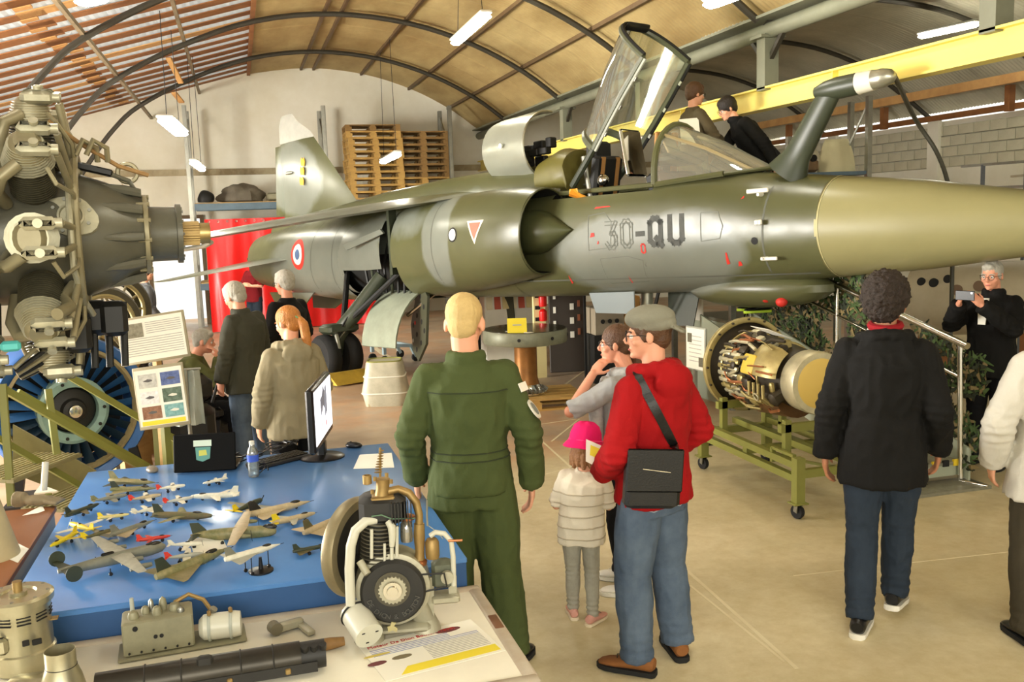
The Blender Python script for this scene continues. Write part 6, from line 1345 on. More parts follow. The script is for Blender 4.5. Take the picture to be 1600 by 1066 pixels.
MB().tube([(-.14, .02, .137), (-.142, .02, .165), (-.142, .02, .205)], [.010, .008, .007], 10).obj('lever', m_lgrey, hy_); MB().tube([(0, .03, .16), (.05, .05, .175), (.10, .04, .15), (.125, .01, .115)], .008, 8).obj('hose', m_brass, hy_); MB().cyl((.12, .01, .10), (.135, .0, .125), .014, n=8).obj('union', m_steel, hy_)
k = MB(); k.lathe([(.001, 0), (.03, .004), (.046, .02), (.048, .05), (.048, .13), (.044, .15), (.001, .155)], (.075, -.005, .062), (1, -.12, 0), 24); k.obj('canister', m_wpipe, hy_)
for d in (.04, .115): MB().torus((.075+d, -.005-.12*d, .062), (1, -.12, 0), .049, .004, 24, 6, sq=1.6).obj('clamp_band', m_lgrey, hy_); 
for d in (.04, .115): MB().bevbox((.075+d, -.02, .118), (.014, .03, .014), .003).obj('clamp_screw', m_brass, hy_)
# ---- dark tube, bracket, wooden piece
a = Wt(150, 1078, WZ+.055); b = Wt(518, 1018, WZ+.055); gt = thing('dark_cylinder', 'long dark gunmetal tube lying along the front of the white table', 'tube', a); d = b-a; m_gun = mat('gunmetal', (62, 58, 50), .35, .6, .3, 10)
MB().cyl((0, 0, 0), d*.86, .052, n=24).obj('tube', m_gun, gt); MB().cyl(d*.84, d*.97, .047, n=24).obj('end_block', m_dkiron, gt); 
for q in (.2, .35, .6, .74): MB().torus(d*q, d, .053, .003, 24, 6).obj('seam_ring', m_dkiron, gt)
MB().beam(d*.15+V((0, -.045, -.02)), d*.93+V((0, -.045, -.02)), .02, .035).obj('side_rail', m_dkiron, gt, smooth=False); MB().bevbox(d*.45+V((0, -.02, .045)), (.05, .03, .04), .006).obj('latch', m_dkiron, gt)
for q in (.88, .92, .96): MB().cyl(d*q+V((0, -.03, .03)), d*q+V((0, -.04, .05)), .012, n=10).obj('fitting', m_dkiron, gt)
for q in (.35, .55, .8): MB().bevbox(d*q+V((0, -.055, -.02)), (.018, .014, .02), .003).obj('lug', m_brass, gt)
c = Wt(452, 985); t = thing('bracket', 'small grey angled bracket lying on the white table', 'bracket', c, R_(20)); MB().bevbox((0, 0, .02), (.11, .03, .035), .006).obj('arm', m_cast, t); MB().cyl((-.055, -.02, .025), (-.055, .02, .025), .024, n=14).obj('boss', mat('bracket_hub', (110, 104, 84), .5, .2), t); MB().bevbox((.045, -.05, .012), (.03, .11, .02), .004).obj('tail', m_cast, t)
a = Wt(425, 1022, WZ+.02); b = Wt(538, 1002, WZ+.02); o = MB().tube([V((0, 0, 0)), (b-a)*.2, (b-a)*.8, b-a], [.016, .022, .022, .016], 12).obj('wooden_grip', mat('brown_grip', (150, 112, 62), .6, 0, .4, 14)); o.location = a; tag(o, 'brown wooden grip lying behind the dark tube', 'grip')
# ---- starter motor and metal cone in the corner
c = Wt(40, 1040); sm = thing('electric_motor', 'silvery electric motor with splined shaft standing in the left corner', 'motor', c); m_alu = mat('dull_aluminium', (196, 190, 160), .3, .75, .4, 7, (140, 132, 100))
MB().lathe([(.10, 0), (.105, .005), (.105, .07), (.098, .075), (.098, .20), (.100, .205), (.100, .235)], n=36).obj('casing', m_alu, sm)
for i in range(10):
    for j in range(3): a = i*2*pi/10; MB().bevbox((.0985*cos(a), .0985*sin(a), .185+.012*j), (.004, .045, .005), .001, (0, 0, a)).obj('vent_slot', m_duct, sm)
MB().lathe([(.100, .235), (.112, .238), (.114, .26), (.105, .268), (.06, .27), (.055, .262), (.03, .262), (.03, .275), (.001, .275)], n=36).obj('end_flange', m_alu, sm); MB().cyl((0, 0, .27), (0, 0, .31), .016, n=12).obj('splined_shaft', m_brass, sm)
for i in range(8): a = i*pi/4; MB().cyl((.095*cos(a), .095*sin(a), .262), (.095*cos(a), .095*sin(a), .271), .006, n=6).obj('flange_bolt', m_steel, sm)
for i, w in enumerate((.022, .03)): MB().bevbox((.03+.035*i, -.095, .12), (w, .01, .02), .002, (0, 0, .3)).obj('printed_mark', m_duct, sm)
MB().bevbox((-.06, -.095, .12), (.07, .03, .06), .01).obj('terminal_box', m_alu, sm); MB().box((.105, .0, .16), (.03, .03, .004)).obj('brass_tag', m_brass, sm)
c = Wt(100, 1085); o = thing('metal_cone', 'brushed metal spout standing in front of the electric motor', 'spout', c, 0); MB().lathe([(.075, 0), (.062, .06), (.048, .10), (.048, .155), (.046, .155), (.046, .10), (.04, .06)], n=32).obj('shell', m_alu, o); MB().torus((0, 0, .10), (0, 0, 1), .0485, .0015, 32, 5).obj('seam', m_dkiron, o)
MB().bevbox((-.10, .03, .03), (.16, .10, .07), .02).obj('side_duct', m_alu, o)
# ================================================================== RADIAL ENGINE AT THE LEFT EDGE
eo = W(75, 370, 4.05); eax = V((1, .10, -.012)).normalized(); ex_, ey_, _ = basis(eax)       # ex_, ey_ span the plane of the cylinders
_side = V((0, 0, 1)).cross(eax).normalized(); _up = eax.cross(_side)
def EP(a, r=0.0, th=0.0):
    """point of the engine: a along the shaft, r out from it at clock angle th (0 = up, 90 = towards the viewer)"""
    t_ = R_(th); return eax*a + (_up*cos(t_) - _side*sin(t_))*r
m_case = mat('grey_engine_case', (96, 94, 80), .34, .15, .4, 5, (58, 58, 48), bump=.05); m_casedk = mat('black_engine_paint', (24, 24, 22), .5, .0, .3, 6)
m_head = mat('pale_alloy', (190, 186, 160), .4, .35, .5, 14, (128, 120, 92)); m_finm = mat('fin_alloy', (84, 80, 62), .5, .3, .3, 14); m_pipe = mat('drab_pipe', (150, 142, 112), .42, .3, .35, 10, (110, 100, 72))
re = thing('radial_engine', 'big radial piston engine with bare propeller shaft at the left edge', 'engine', eo)
MB().lathe([(.20, -.62), (.28, -.55), (.29, -.06), (.285, .0), (.278, .06), (.262, .15), (.228, .25), (.185, .33), (.160, .385), (.158, .39)], (0, 0, 0), eax, 48).obj('nose_case', m_case, re)
MB().lathe([(.16, .385), (.174, .388), (.174, .405), (.15, .41)], (0, 0, 0), eax, 48).obj('nose_flange', m_pipe, re)
MB().lathe([(.126, .405), (.122, .42), (.120, .52), (.132, .523), (.132, .545), (.06, .548)], (0, 0, 0), eax, 40).obj('thrust_cover', m_case, re)
k = MB(); k.cyl(EP(.54), EP(.62), .050, n=30)
for i in range(26): k.box(EP(.585, .051, i*360/26), (.07, .006, .006), Matrix((eax, _side, _up)).transposed())
k.obj('shaft_splines', m_brass, re); MB().lathe([(.046, .615), (.047, .62), (.047, .665), (.03, .668), (.03, .64)], (0, 0, 0), eax, 30).obj('propeller_shaft', mat('tawny_steel', (182, 158, 104), .35, .8, .3, 9), re)
for i in range(12):
    MB().cyl(EP(.36, .165, i*30+8), EP(.415, .165, i*30+8), .010, n=8).obj('flange_stud', m_pipe, re); MB().cyl(EP(.515, .113, i*30), EP(.552, .113, i*30), .007, n=6).obj('cover_bolt', m_steel, re)
for i in range(10): k = MB(); k.loft([ell_ring(EP(.22, .225, i*36+20), .012, .012, _side, _up, 8), ell_ring(EP(.32, .205, i*36+20), .022, .022, _side, _up, 8), ell_ring(EP(.385, .19, i*36+20), .02, .02, _side, _up, 8)]); k.obj('case_rib', m_case, re)
# round accessory pad facing the viewer
pd = V(EP(.11, .258, 72)); pn_ = (V(EP(0, 1, 72))).normalized(); px_ = eax; py_ = pn_.cross(px_)
MB().prism([(.085*cos(t_*pi/12)*(1.0+.28*max(0, cos(2*t_*pi/12+.8))), .085*sin(t_*pi/12)*(1.0+.28*max(0, cos(2*t_*pi/12+.8)))) for t_ in range(24)], pd, px_, py_, .03).obj('accessory_pad', m_head, re)
MB().lathe([(.052, .014), (.052, .026), (.044, .028), (.04, .018), (.022, .018), (.022, .036), (.014, .036), (.014, .02)], pd, pn_, 28).obj('pad_boss', m_head, re); MB().cyl(pd+pn_*.015, pd+pn_*.022, .013, n=14).obj('pad_bore', m_duct, re)
for i in range(8): a = i*pi/4+.3; MB().cyl(pd+px_*(.073*cos(a))+py_*(.073*sin(a))+pn_*.012, pd+px_*(.073*cos(a))+py_*(.073*sin(a))+pn_*.026, .0075, n=6).obj('pad_nut', m_steel, re)
# cylinders: two rows of nine
for row, (a0, off) in enumerate(((-.02, 10), (-.27, 30))):
    for i in range(9):
        th = off+40*i; d_ = V(EP(0, 1, th)).normalized(); tn = eax.cross(d_).normalized()
        if row == 1 and not (20 < th % 360 < 175): continue
        b = EP(a0, .27, th); c_ = MB(); c_.cyl(b, EP(a0, .47, th), .066, n=18); co = c_.obj('cylinder', m_finm, re)
        f_ = MB()
        for j in range(13): f_.lathe([(.066, -.0022), (.088, -.0015), (.088, .0015), (.066, .0022)], EP(a0, .315+.0125*j, th), d_, 20)
        f_.obj('cooling_fins', m_finm, co)
        h_ = MB(); h_.loft([ell_ring(EP(a0, .465, th), .070, .074, eax, tn, 18), ell_ring(EP(a0, .52, th), .074, .076, eax, tn, 18), ell_ring(EP(a0, .565, th), .06, .064, eax, tn, 18), ell_ring(EP(a0, .585, th), .04, .05, eax, tn, 18)]); h_.obj('cylinder_head', m_pipe, co)
        f2 = MB()
        for j in range(10): f2.lathe([(.05, -.0014), (.098-.0035*j, -.0014), (.098-.0035*j, .0014), (.05, .0014)], EP(a0, .470+.0105*j, th), d_, 18)
        f2.obj('head_fins', m_head, co)
        for q in (-1, 1):
            rbx = MB(); p = EP(a0+.035, .585, th)+tn*.055*q; rbx.bevbox(p, (.13, .05, .06), .018, Matrix((eax, tn, d_)).transposed()); rbx.cyl(p+eax*.055, p+eax*.082, .02, n=12); rbx.cyl(p+d_*.03, p+d_*.045, .018, n=10); rbx.obj('rocker_box', m_head, co)
            if row == 0: MB().cyl(EP(.13, .262, th)+tn*.03*q, EP(a0+.11, .56, th)+tn*.055*q, .014, n=10).obj('pushrod_tube', m_pipe, co)
        MB().tube([EP(a0-.10, .30, th+13), EP(a0-.12, .42, th+15), EP(a0-.09, .50, th+12), EP(a0-.03, .52, th+7)], .026, 10).obj('intake_pipe', m_pipe, co)
        if row == 0:
            MB().tube([EP(.13, .345, th+14), EP(.13, .42, th+16), EP(.08, .52, th+17), EP(a0+.07, .53, th+10)], .009, 7).obj('ignition_lead', m_pipe, co)
# harness ring and loose pipes
MB().tube([EP(.13, .345, t_*7.5) for t_ in range(48)], .017, 8, closed=True).obj('ignition_ring', m_pipe, re)
MB().tube([EP(.14, .29, 20), EP(.11, .345, 45), EP(.11, .38, 80), EP(.11, .38, 110), EP(.13, .34, 140), EP(.16, .36, 158)], .013, 8).obj('oil_pipe', m_head, re)
MB().tube([EP(.11, .30, 100), EP(.12, .34, 118), EP(.10, .36, 132), EP(.07, .34, 138)], .010, 8).obj('oil_pipe', m_head, re)
MB().tube([EP(.05, .62, 118), EP(.09, .52, 122), EP(.06, .40, 128), EP(.10, .31, 130)], .024, 10).obj('scavenge_pipe', m_pipe, re)
MB().tube([EP(.10, .29, 10), EP(.16, .31, 12), EP(.34, .24, 14), EP(.36, .2, 14)], .010, 8).obj('top_pipe', m_case, re); MB().bevbox(EP(.14, .30, 5), (.28, .10, .03), .006, Matrix((eax, _side, _up)).transposed() @ Euler((0, R_(14), 0)).to_matrix()).obj('top_plate', m_casedk, re)
MB().torus(EP(.335, .27, 0), _side, .04, .010, 20, 6).obj('lifting_eye', m_pipe, re); MB().tube([EP(.05, .50, 20), EP(.16, .40, 15), EP(.30, .30, 6), EP(.42, .26, 0)], .010, 8).obj('rust_pipe', mat('rusty_pipe', (170, 136, 88), .6, .2, .6, 14, (110, 78, 44)), re)
for a in (.02, .06): MB().tube([EP(.12+a, .36, 20), EP(.15+a, .42, 18), EP(.20+a, .38, 12), EP(.20+a, .32, 10)], .012, 8).obj('bent_pipe', m_pipe, re)
# sump and lower accessories
MB().bevbox(EP(.14, .36, 172), (.18, .16, .15), .03, Matrix((eax, _side, _up)).transposed()).obj('sump', m_casedk, re); MB().bevbox(EP(.02, .33, 165), (.16, .2, .16), .02, Matrix((eax, _side, _up)).transposed()).obj('scavenge_pump', m_casedk, re)
MB().bevbox(EP(.24, .37, 166), (.11, .12, .15), .02, Matrix((eax, _side, _up)).transposed()).obj('oil_box', m_casedk, re); MB().bevbox(EP(.10, .44, 158), (.10, .12, .16), .02, Matrix((eax, _side, _up)).transposed()).obj('oil_box', m_casedk, re)
for i in range(5): MB().cyl(EP(.04+.06*i, .30, 165), EP(.03+.06*i, .58, 168), .016, n=8).obj('drop_pipe', m_casedk, re)
for th in (150, 160): MB().cyl(EP(.0, .42, th), EP(.11, .42, th), .026, n=12).obj('filter', m_pipe, re)
for i in range(7): MB().tube([EP(-.02+.03*i, .30, 150+6*i), EP(.0+.03*i, .42, 152+5*i), EP(-.06+.02*i, .52, 150+5*i), EP(-.14, .60, 150+4*i)], .010, 7).obj('drain_pipe', m_casedk if i % 2 else m_pipe, re)
MB().bevbox(EP(-.12, .66, 128), (.07, .04, .04), .01, Matrix((eax, _side, _up)).transposed()).obj('teal_cover', mat('teal_cover', (80, 180, 176), .5), re)
k = MB(); k.lathe([(.30, -.60), (.60, -.66), (.62, -.70), (.60, -.72), (.2, -.74)], (0, 0, 0), eax, 40); k.obj('rear_cowl', m_casedk, re)
# stand carrying the engine: two posts down to the floor behind the steps
k = MB(); 
for dy in (-.28, .28):
    k.beam(V((-.78, dy, -.2)), V((-.78, dy*1.6, -eo.z+.04)), .06, .06); k.beam(V((-.78, dy*1.6, -eo.z+.03)), V((-1.7, dy*1.6, -eo.z+.03)), .06, .06); k.beam(V((-.78, dy, -.55)), V((-1.65, dy*1.6, -eo.z+.05)), .05, .05)
k.obj('stand_frame', m_olive, re, smooth=False)
# ================================================================== OLIVE STEPS
stp = thing('metal_steps', 'olive metal steps with tube handrails below the radial engine', 'steps', (-1.2, 6.2, 0)); sO = V((-1.2, 6.2, 0)); m_tread = mat('ribbed_tread', (138, 130, 92), .55, .2, .35, 8, (104, 96, 64))
def SP_(u, v, dpt): return W(u, v, dpt)-sO
def rail(a, b, da, db, w=.034, name='handrail'): MB().beam(SP_(*a, da), SP_(*b, db), w, w).obj(name, m_olive, stp, smooth=False)
rail((2, 606), (232, 737), 5.55, 6.55, .04); rail((28, 612), (240, 733), 6.0, 6.75, .034); rail((108, 588), (285, 693), 6.35, 7.0, .042); rail((-12, 680), (132, 763), 5.6, 6.2, .036, 'lower_rail')
for a, b, da, db in (((4, 600), (18, 790), 5.55, 5.55), ((75, 608), (90, 720), 6.1, 6.1), ((243, 668), (252, 790), 6.6, 6.6), ((268, 690), (272, 800), 6.9, 6.9)): rail(a, b, da, db, .04, 'rail_post')
pn0 = [(12, 668), (88, 698), (150, 735), (152, 760), (60, 745)]
P3 = [SP_(20, 664, 6.15), SP_(150, 736, 6.6), SP_(150, 790, 6.5), SP_(20, 740, 6.05)]; k = MB(); k.add(P3+[p+V((0, .02, 0)) for p in P3], [(0, 1, 2, 3), (7, 6, 5, 4), (0, 1, 5, 4), (1, 2, 6, 5), (2, 3, 7, 6), (3, 0, 4, 7)]); k.obj('stringer', m_tread, stp, smooth=False)
for i, (u, v, dd) in enumerate(((40, 730, 5.85), (120, 775, 6.2))):
    c = SP_(u, v, dd); k = MB(); k.box(c, (.34, .62, .02), (0, 0, R_(-28)))
    k.obj('tread', m_tread, stp, smooth=False)
    for j in range(9): MB().box(c+Euler((0, 0, R_(-28))).to_matrix() @ V((-.15+.038*j, 0, .013)), (.014, .60, .008), (0, 0, R_(-28))).obj('tread_rib', mat('tread_rib', (158, 150, 108), .5, .2), stp, smooth=False)
for dx, dy in ((-.25, -.2), (.3, -.1), (-.1, .35), (.42, .45)): MB().beam((dx, dy, 0), (dx, dy, .55), .04, .04).obj('leg', m_olive, stp, smooth=False)
# ================================================================== FAN, TYRES, BOARDS
fc = W(112, 640, 7.6); ff = thing('turbofan', 'blue-bladed jet fan in a pale ring behind the olive steps', 'engine', (fc.x, fc.y, 0)); ax = (EYE-fc); ax.z = 0; ax.normalize(); ax = (ax+V((.25, 0, 0))).normalized(); fz = V((0, 0, fc.z)); fx_, fy_, _ = basis(ax)
m_fanblue = mat('fan_blue', (46, 96, 158), .35, .1, .4, 6, (20, 50, 96)); m_teal = mat('pale_teal', (130, 160, 152), .45, .1, .3, 6)
MB().lathe([(.60, -.30), (.60, .06), (.585, .08), (.50, .02), (.49, -.30)], fz, ax, 48, caps=False).obj('casing', m_fanblue, ff); MB().lathe([(.505, .0), (.515, .05), (.49, .055), (.475, 0)], fz, ax, 48, caps=False).obj('inner_ring', mat('beige_ring', (160, 146, 106), .5, .1, .4, 8), ff)
for i in range(28):
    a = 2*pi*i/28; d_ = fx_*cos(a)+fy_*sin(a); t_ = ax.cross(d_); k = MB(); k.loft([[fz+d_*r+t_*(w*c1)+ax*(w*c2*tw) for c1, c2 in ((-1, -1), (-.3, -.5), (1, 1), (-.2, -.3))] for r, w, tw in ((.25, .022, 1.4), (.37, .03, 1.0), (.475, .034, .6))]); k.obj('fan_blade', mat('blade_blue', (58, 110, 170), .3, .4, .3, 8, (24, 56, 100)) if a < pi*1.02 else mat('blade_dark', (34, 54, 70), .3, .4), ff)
MB().lathe([(.27, -.05), (.27, .07), (.245, .085), (.19, .075), (.185, .0)], fz, ax, 40, caps=False).obj('hub_ring', m_teal, ff)
for i in range(10): a = 2*pi*i/10; MB().cyl(fz+(fx_*cos(a)+fy_*sin(a))*.23+ax*.075, fz+(fx_*cos(a)+fy_*sin(a))*.23+ax*.088, .014, n=8).obj('hub_hole', m_duct, ff)
MB().lathe([(.19, .0), (.17, .03), (.10, .05), (.085, .09), (.05, .10), (.045, .06), (.001, .05)], fz, ax, 32).obj('bearing', m_casedk, ff); MB().lathe([(.045, .09), (.05, .13), (.03, .135)], fz, ax, 20).obj('bearing_nut', m_chrome, ff)
MB().lathe([(.49, -.3), (.001, -.31)], fz, ax, 32).obj('rear_disc', m_casedk, ff)
for q in (-1, 1): MB().beam(fz+V((.42*q, .12, -.38)), V((.5*q, .12, 0)), .07, .07).obj('stand_leg', m_dark, ff, smooth=False)
MB().box((0, .12, .05), (1.1, .5, .06)).obj('stand_base', m_dark, ff, smooth=False)
for i, (u, v, dd, r, lb) in enumerate(((176, 486, 9.2, .38, 'tall tyre with pale rim standing behind the upper notice board'), (160, 508, 8.6, .36, 'tyre with spoked rim leaning beneath the engine nose'))):
    c = W(u, v, dd); t = thing('tyre', lb, 'tyre', (c.x, c.y, 0)); ax2 = V((.5, -.85, .05)).normalized(); zc = V((0, 0, r+.001)) if False else V((0, 0, c.z))
    MB().lathe([(r*.72, -.08), (r*.92, -.09), (r, -.04), (r, .04), (r*.92, .09), (r*.72, .08)], zc, ax2, 40, caps=False).obj('tread', mat('dusty_tyre', (84, 78, 58), .75, 0, .5, 10, (50, 48, 38)), t); MB().torus(zc+ax2*.07, ax2, r*.74, .022, 36, 8).obj('rim', mat('brassy_rim', (170, 158, 112), .4, .4), t); MB().lathe([(r*.2, .05), (r*.16, .09), (.001, .1)], zc, ax2, 20).obj('hub', m_pipe, t)
    for j in range(12): a = 2*pi*j/12; x2, y2, _ = basis(ax2); MB().cyl(zc+(x2*cos(a)+y2*sin(a))*r*.18+ax2*.05, zc+(x2*cos(a)+y2*sin(a))*r*.74+ax2*.06, .012, n=6).obj('spoke', m_pipe, t)
    MB().beam(V((.05, .05, 0)), V((.0, .0, c.z-r)), .5, .3).obj('block', m_wood, t, smooth=False)
def board(quad, dpt, label, lines, pics, extra=None):
    P = [W(u, v, dpt) for u, v in quad]; c = sum(P, V((0, 0, 0)))/4; t = thing('notice_board', label, 'board', (c.x, c.y, 0)); o = V((c.x, c.y, 0)); ex = ((P[1]-P[0])+(P[2]-P[3])).normalized(); ey = ((P[0]-P[3])+(P[1]-P[2])); ey = (ey-ex*ey.dot(ex)).normalized(); nn = ex.cross(ey)
    w = ((P[1]-P[0]).length+(P[2]-P[3]).length)/2; h = ((P[0]-P[3]).length+(P[1]-P[2]).length)/2; c0 = c-o; R3 = Matrix((ex, ey, nn)).transposed()
    MB().bevbox(c0-nn*.008, (w, h, .02), .003, R3).obj('backing', mat('grey_beige_frame', (166, 156, 128), .6), t); MB().box(c0+nn*.003, (w*.94, h*.90, .002), R3).obj('sheet', m_paper, t, smooth=False)
    for x0, y0, x1, y1 in lines: MB().box(c0+ex*((x0+x1)/2*w)+ey*((y0+y1)/2*h)+nn*.0046, ((x1-x0)*w, (y1-y0)*h, .001), R3).obj('text_line', m_inkl, t, smooth=False)
    for x0, y0, x1, y1, rgb in pics: MB().box(c0+ex*((x0+x1)/2*w)+ey*((y0+y1)/2*h)+nn*.0048, ((x1-x0)*w, (y1-y0)*h, .001), R3).obj('picture', mat('photo_%d_%d_%d' % rgb, rgb, .5, 0, .7, 40, tuple(min(255, x+60) for x in rgb)), t, smooth=False)
    return t, c0, nn, ex, ey, w, h
lnA = [(-.08, .34-.045*i, .44, .355-.045*i) for i in range(6)]+[(-.44, .02-.05*i, .44, .035-.05*i) for i in range(8)]
tb_, c0, nn, ex, ey, w, h = board([(182, 500), (286, 484), (297, 556), (190, 574)], 6.2, 'upper white notice board with one photo and lines of text', lnA, [(-.44, .06, -.12, .36, (110, 104, 84))])
MB().beam(c0-nn*.04+V((.0, 0, -h*.3)), V((0, .05, 0)), .04, .04).obj('easel_post', m_wood, tb_, smooth=False)
tb_, c0, nn, ex, ey, w, h = board([(207, 576), (284, 566), (298, 662), (218, 674)], 6.1, 'lower white notice board with six aircraft photos and a yellow strip', [], [(-.40, .16, -.04, .38, (170, 168, 158)), (.04, .17, .42, .38, (60, 76, 124)), (-.40, -.10, -.04, .10, (206, 204, 196)), (.04, -.10, .42, .12, (66, 84, 66)), (-.40, -.34, -.02, -.14, (118, 76, 48)), (.04, -.34, .42, -.14, (96, 142, 138))])
MB().box(c0-ey*h*.405+nn*.0049, (w*.86, h*.07, .001), Matrix((ex, ey, nn)).transposed()).obj('yellow_strip', m_yel, tb_, smooth=False); MB().beam(c0-nn*.03+V((0, 0, -h*.3)), V((0, .04, 0)), .045, .045).obj('easel_post', m_olive, tb_, smooth=False)
for px_, py_ in ((-.22, .27), (.23, .27), (-.22, 0), (.23, 0.0), (-.21, -.24), (.23, -.24)): MB().prism([(-.03, 0), (.0, .012), (.03, .006), (.03, -.004), (0, -.008)], c0+ex*px_*w+ey*py_*h+nn*.0056, ex, ey, .001).obj('aircraft_print', m_white if py_ < .2 and px_ > 0 else m_ink, tb_, smooth=False)
c = W(165, 514, 8.2); t = thing('yellow_sign', 'small yellow warning strip above the blue fan', 'sign', (c.x, c.y, 0)); MB().box((0, 0, c.z), (.17, .02, .05)).obj('plate', mat('sign_yellow', (236, 176, 30), .5), t, smooth=False); MB().box((0, -.011, c.z), (.14, .002, .012)).obj('print_bar', m_dark, t, smooth=False); MB().beam((0, .02, 0), (0, .02, c.z), .03, .03).obj('post', m_steel, t, smooth=False)
# armchair behind the boards
am = thing('armchair', 'black leather armchair under the elderly man', 'chair', (-.60, 9.42, 0), R_(A-78)); m_pad = mat('black_hide', (28, 27, 25), .4, 0, .3, 8)
MB().bevbox((0, .12, .33), (.56, .56, .18), .05).obj('seat', m_pad, am); MB().bevbox((0, -.24, .66), (.60, .16, .72), .06, (R_(10), 0, 0)).obj('backrest', m_pad, am)
for q in (-1, 1): MB().bevbox((.33*q, .10, .50), (.10, .56, .12), .04).obj('armrest', m_pad, am); MB().bevbox((.33*q, .10, .27), (.05, .5, .36), .01).obj('side_panel', m_pad, am)
for q in (-1, 1):
    for y in (-.2, .36): MB().cyl((.26*q, y, 0), (.26*q, y, .25), .025, n=8).obj('leg', m_dark, am)
c = W(292, 612, 7.1); t = thing('hanging_cloth', 'pale blue-grey cloth hanging behind the notice boards', 'cloth', (c.x, c.y, 0)); k = MB(); rg = []
for j in range(9): rg.append([V((x*.10*(1+.15*j/8), .03*sin(x*7+j*.3), c.z+.16-.42*j/8)) for x in frange(-1, 1, 10)])
k.loft(rg, closed=False); k.loft([[p+V((0, .008, 0)) for p in r] for r in rg], closed=False); k.obj('drape', cloth('pale_blue_cloth', (164, 172, 164), (136, 144, 138)), t, ang=80); MB().cyl((0, .02, 0), (0, .02, c.z+.17), .015, n=8).obj('pole', m_steel, t); MB().cyl((-.11, .02, c.z+.165), (.11, .02, c.z+.165), .01, n=8).obj('crossbar', m_steel, t)
c = V((-.47, 8.45, 0)); t = thing('black_cart', 'black bag cart with a small wheel behind the laptop', 'cart', (c.x, c.y, 0)); MB().bevbox((0, 0, .42), (.34, .4, .56), .06).obj('bag', m_pad, t); MB().bevbox((.02, -.05, .86), (.30, .3, .26), .08).obj('hood', m_pad, t)
for q in (-1, 1): wheel(t, V((.16*q, -.12, .11)), (1, 0, 0), .11, .04, 'wheel')
MB().tube([(.15, .1, .7), (.24, .2, .95), (.2, .25, 1.0)], .014, 6).obj('handle', m_dark, t)
# pink-white floor plinth at the end of the steps
c = G(170, 752, .30); t = thing('low_plinth', 'pale pinkish board lying behind the blue table', 'board', (c.x, c.y, 0)); MB().bevbox((.15, .1, .14), (1.3, .4, .28), .01).obj('body', mat('pinkish_board', (206, 180, 160), .7), t); MB().box((.15, .1, .286), (1.32, .42, .012)).obj('lid', m_white, t, smooth=False)
# ================================================================== BROWN SIDE TABLE
sd_ = thing('side_table', 'brown wooden side table strewn with papers at the left edge', 'table', (-1.275, 4.8, 0)); m_brown = mat('brown_tabletop', (150, 92, 46), .5, 0, .4, 3, (104, 60, 28), stretch=(1, .3, 1)); SZ = .76
MB().bevbox((0, 0, SZ-.015), (.45, 1.35, .03), .004).obj('top', m_brown, sd_); MB().box((.205, 0, SZ-.11), (.02, 1.3, .16)).obj('apron', mat('grey_apron', (170, 162, 142), .7), sd_, smooth=False)
for x in (-.18, .18):
    for y in (-.62, .62): MB().box((x, y, .37), (.06, .06, .74)).obj('leg', m_dark, sd_, smooth=False)
sheet([(5, 870), (25, 848), (45, 858), (28, 880)], SZ+.001, 'crumpled cream paper near the edge of the brown table'); sheet([(35, 806), (66, 790), (70, 798), (60, 802)], SZ+.001, 'torn cream paper at the far corner of the brown table')
c = G(2, 868, SZ); o = MB().lathe([(.13, 0), (.13, .01), (.06, .30), (.055, .30), (.12, .01)], n=32).obj('card_cone', mat('cream_card', (196, 180, 138), .7, 0, .2, 6)); o.location = (c.x-.05, c.y, SZ); tag(o, 'cream cardboard cone standing on the brown table', 'cone')
c = G(60, 790, SZ); t = thing('work_glove', 'grey-brown work glove lying on the brown table', 'glove', (c.x, c.y, SZ), R_(-20)); k = MB(); k.ell((0, 0, .03), (.09, .045, .03)); 
for j in range(4): k.tube([(.06, -.03+.02*j, .03), (.13, -.04+.026*j, .02)], [.014, .011], 8)
k.tube([(0, .03, .03), (.04, .08, .02)], [.016, .012], 8); k.tube([(-.07, 0, .035), (-.13, 0, .035)], [.038, .045], 14); finish(remesh(k, .008, 2), 'glove_shell', cloth('grey_leather', (140, 128, 102), (104, 92, 70)), t, None, 1.0, .004, 20)
c = G(62, 775, SZ); o = MB().cyl((0, 0, 0), (.02, .02, .16), .018, n=14).obj('white_tube', m_white); o.location = (c.x, c.y+.12, SZ); tag(o, 'short white tube standing behind the work glove', 'tube')
# ================================================================== JET ENGINE ON ITS TROLLEY
TO = V((3.75, 5.76, 0)); tr = thing('engine_trolley', 'olive steel trolley on castors under the jet engine', 'trolley', TO)
LT, WD = 1.45, .62
def tb2(a, b, w=.06, h=.06, name='rail'): return MB().beam(a, b, w, h).obj(name, m_olive, tr, smooth=False)
for x in (0, WD):
    for y in (0, LT):
        tb2((x, y, .13), (x, y, .46 if y == 0 else .52), .07, .07, 'post')
        MB().bevbox((x, y, .125), (.12, .10, .012), .003).obj('castor_plate', m_olive, tr); w_ = MB(); w_.lathe([(.03, -.018), (.05, -.018), (.055, 0), (.05, .018), (.03, .018)], (x+.01, y+.02, .055), (1, .3, 0), 20); w_.obj('castor_wheel', m_rubber, tr)
        k = MB(); k.beam((x-.018, y+.01, .055), (x-.018, y, .125), .006, .04); k.beam((x+.036, y+.02, .055), (x+.03, y, .125), .006, .04); k.obj('castor_fork', m_steel, tr, smooth=False)
    for z in (.30, .40): tb2((x, 0, z), (x, LT, z), .05, .05)
    tb2((x, .05, .46), (x, .34, .46), .03, .02, 'guard'); tb2((x, .34, .35), (x, .34, .46), .03, .03, 'guard_post')
for y in (0, LT): tb2((0, y, .34), (WD, y, .34), .05, .06, 'cross_rail')
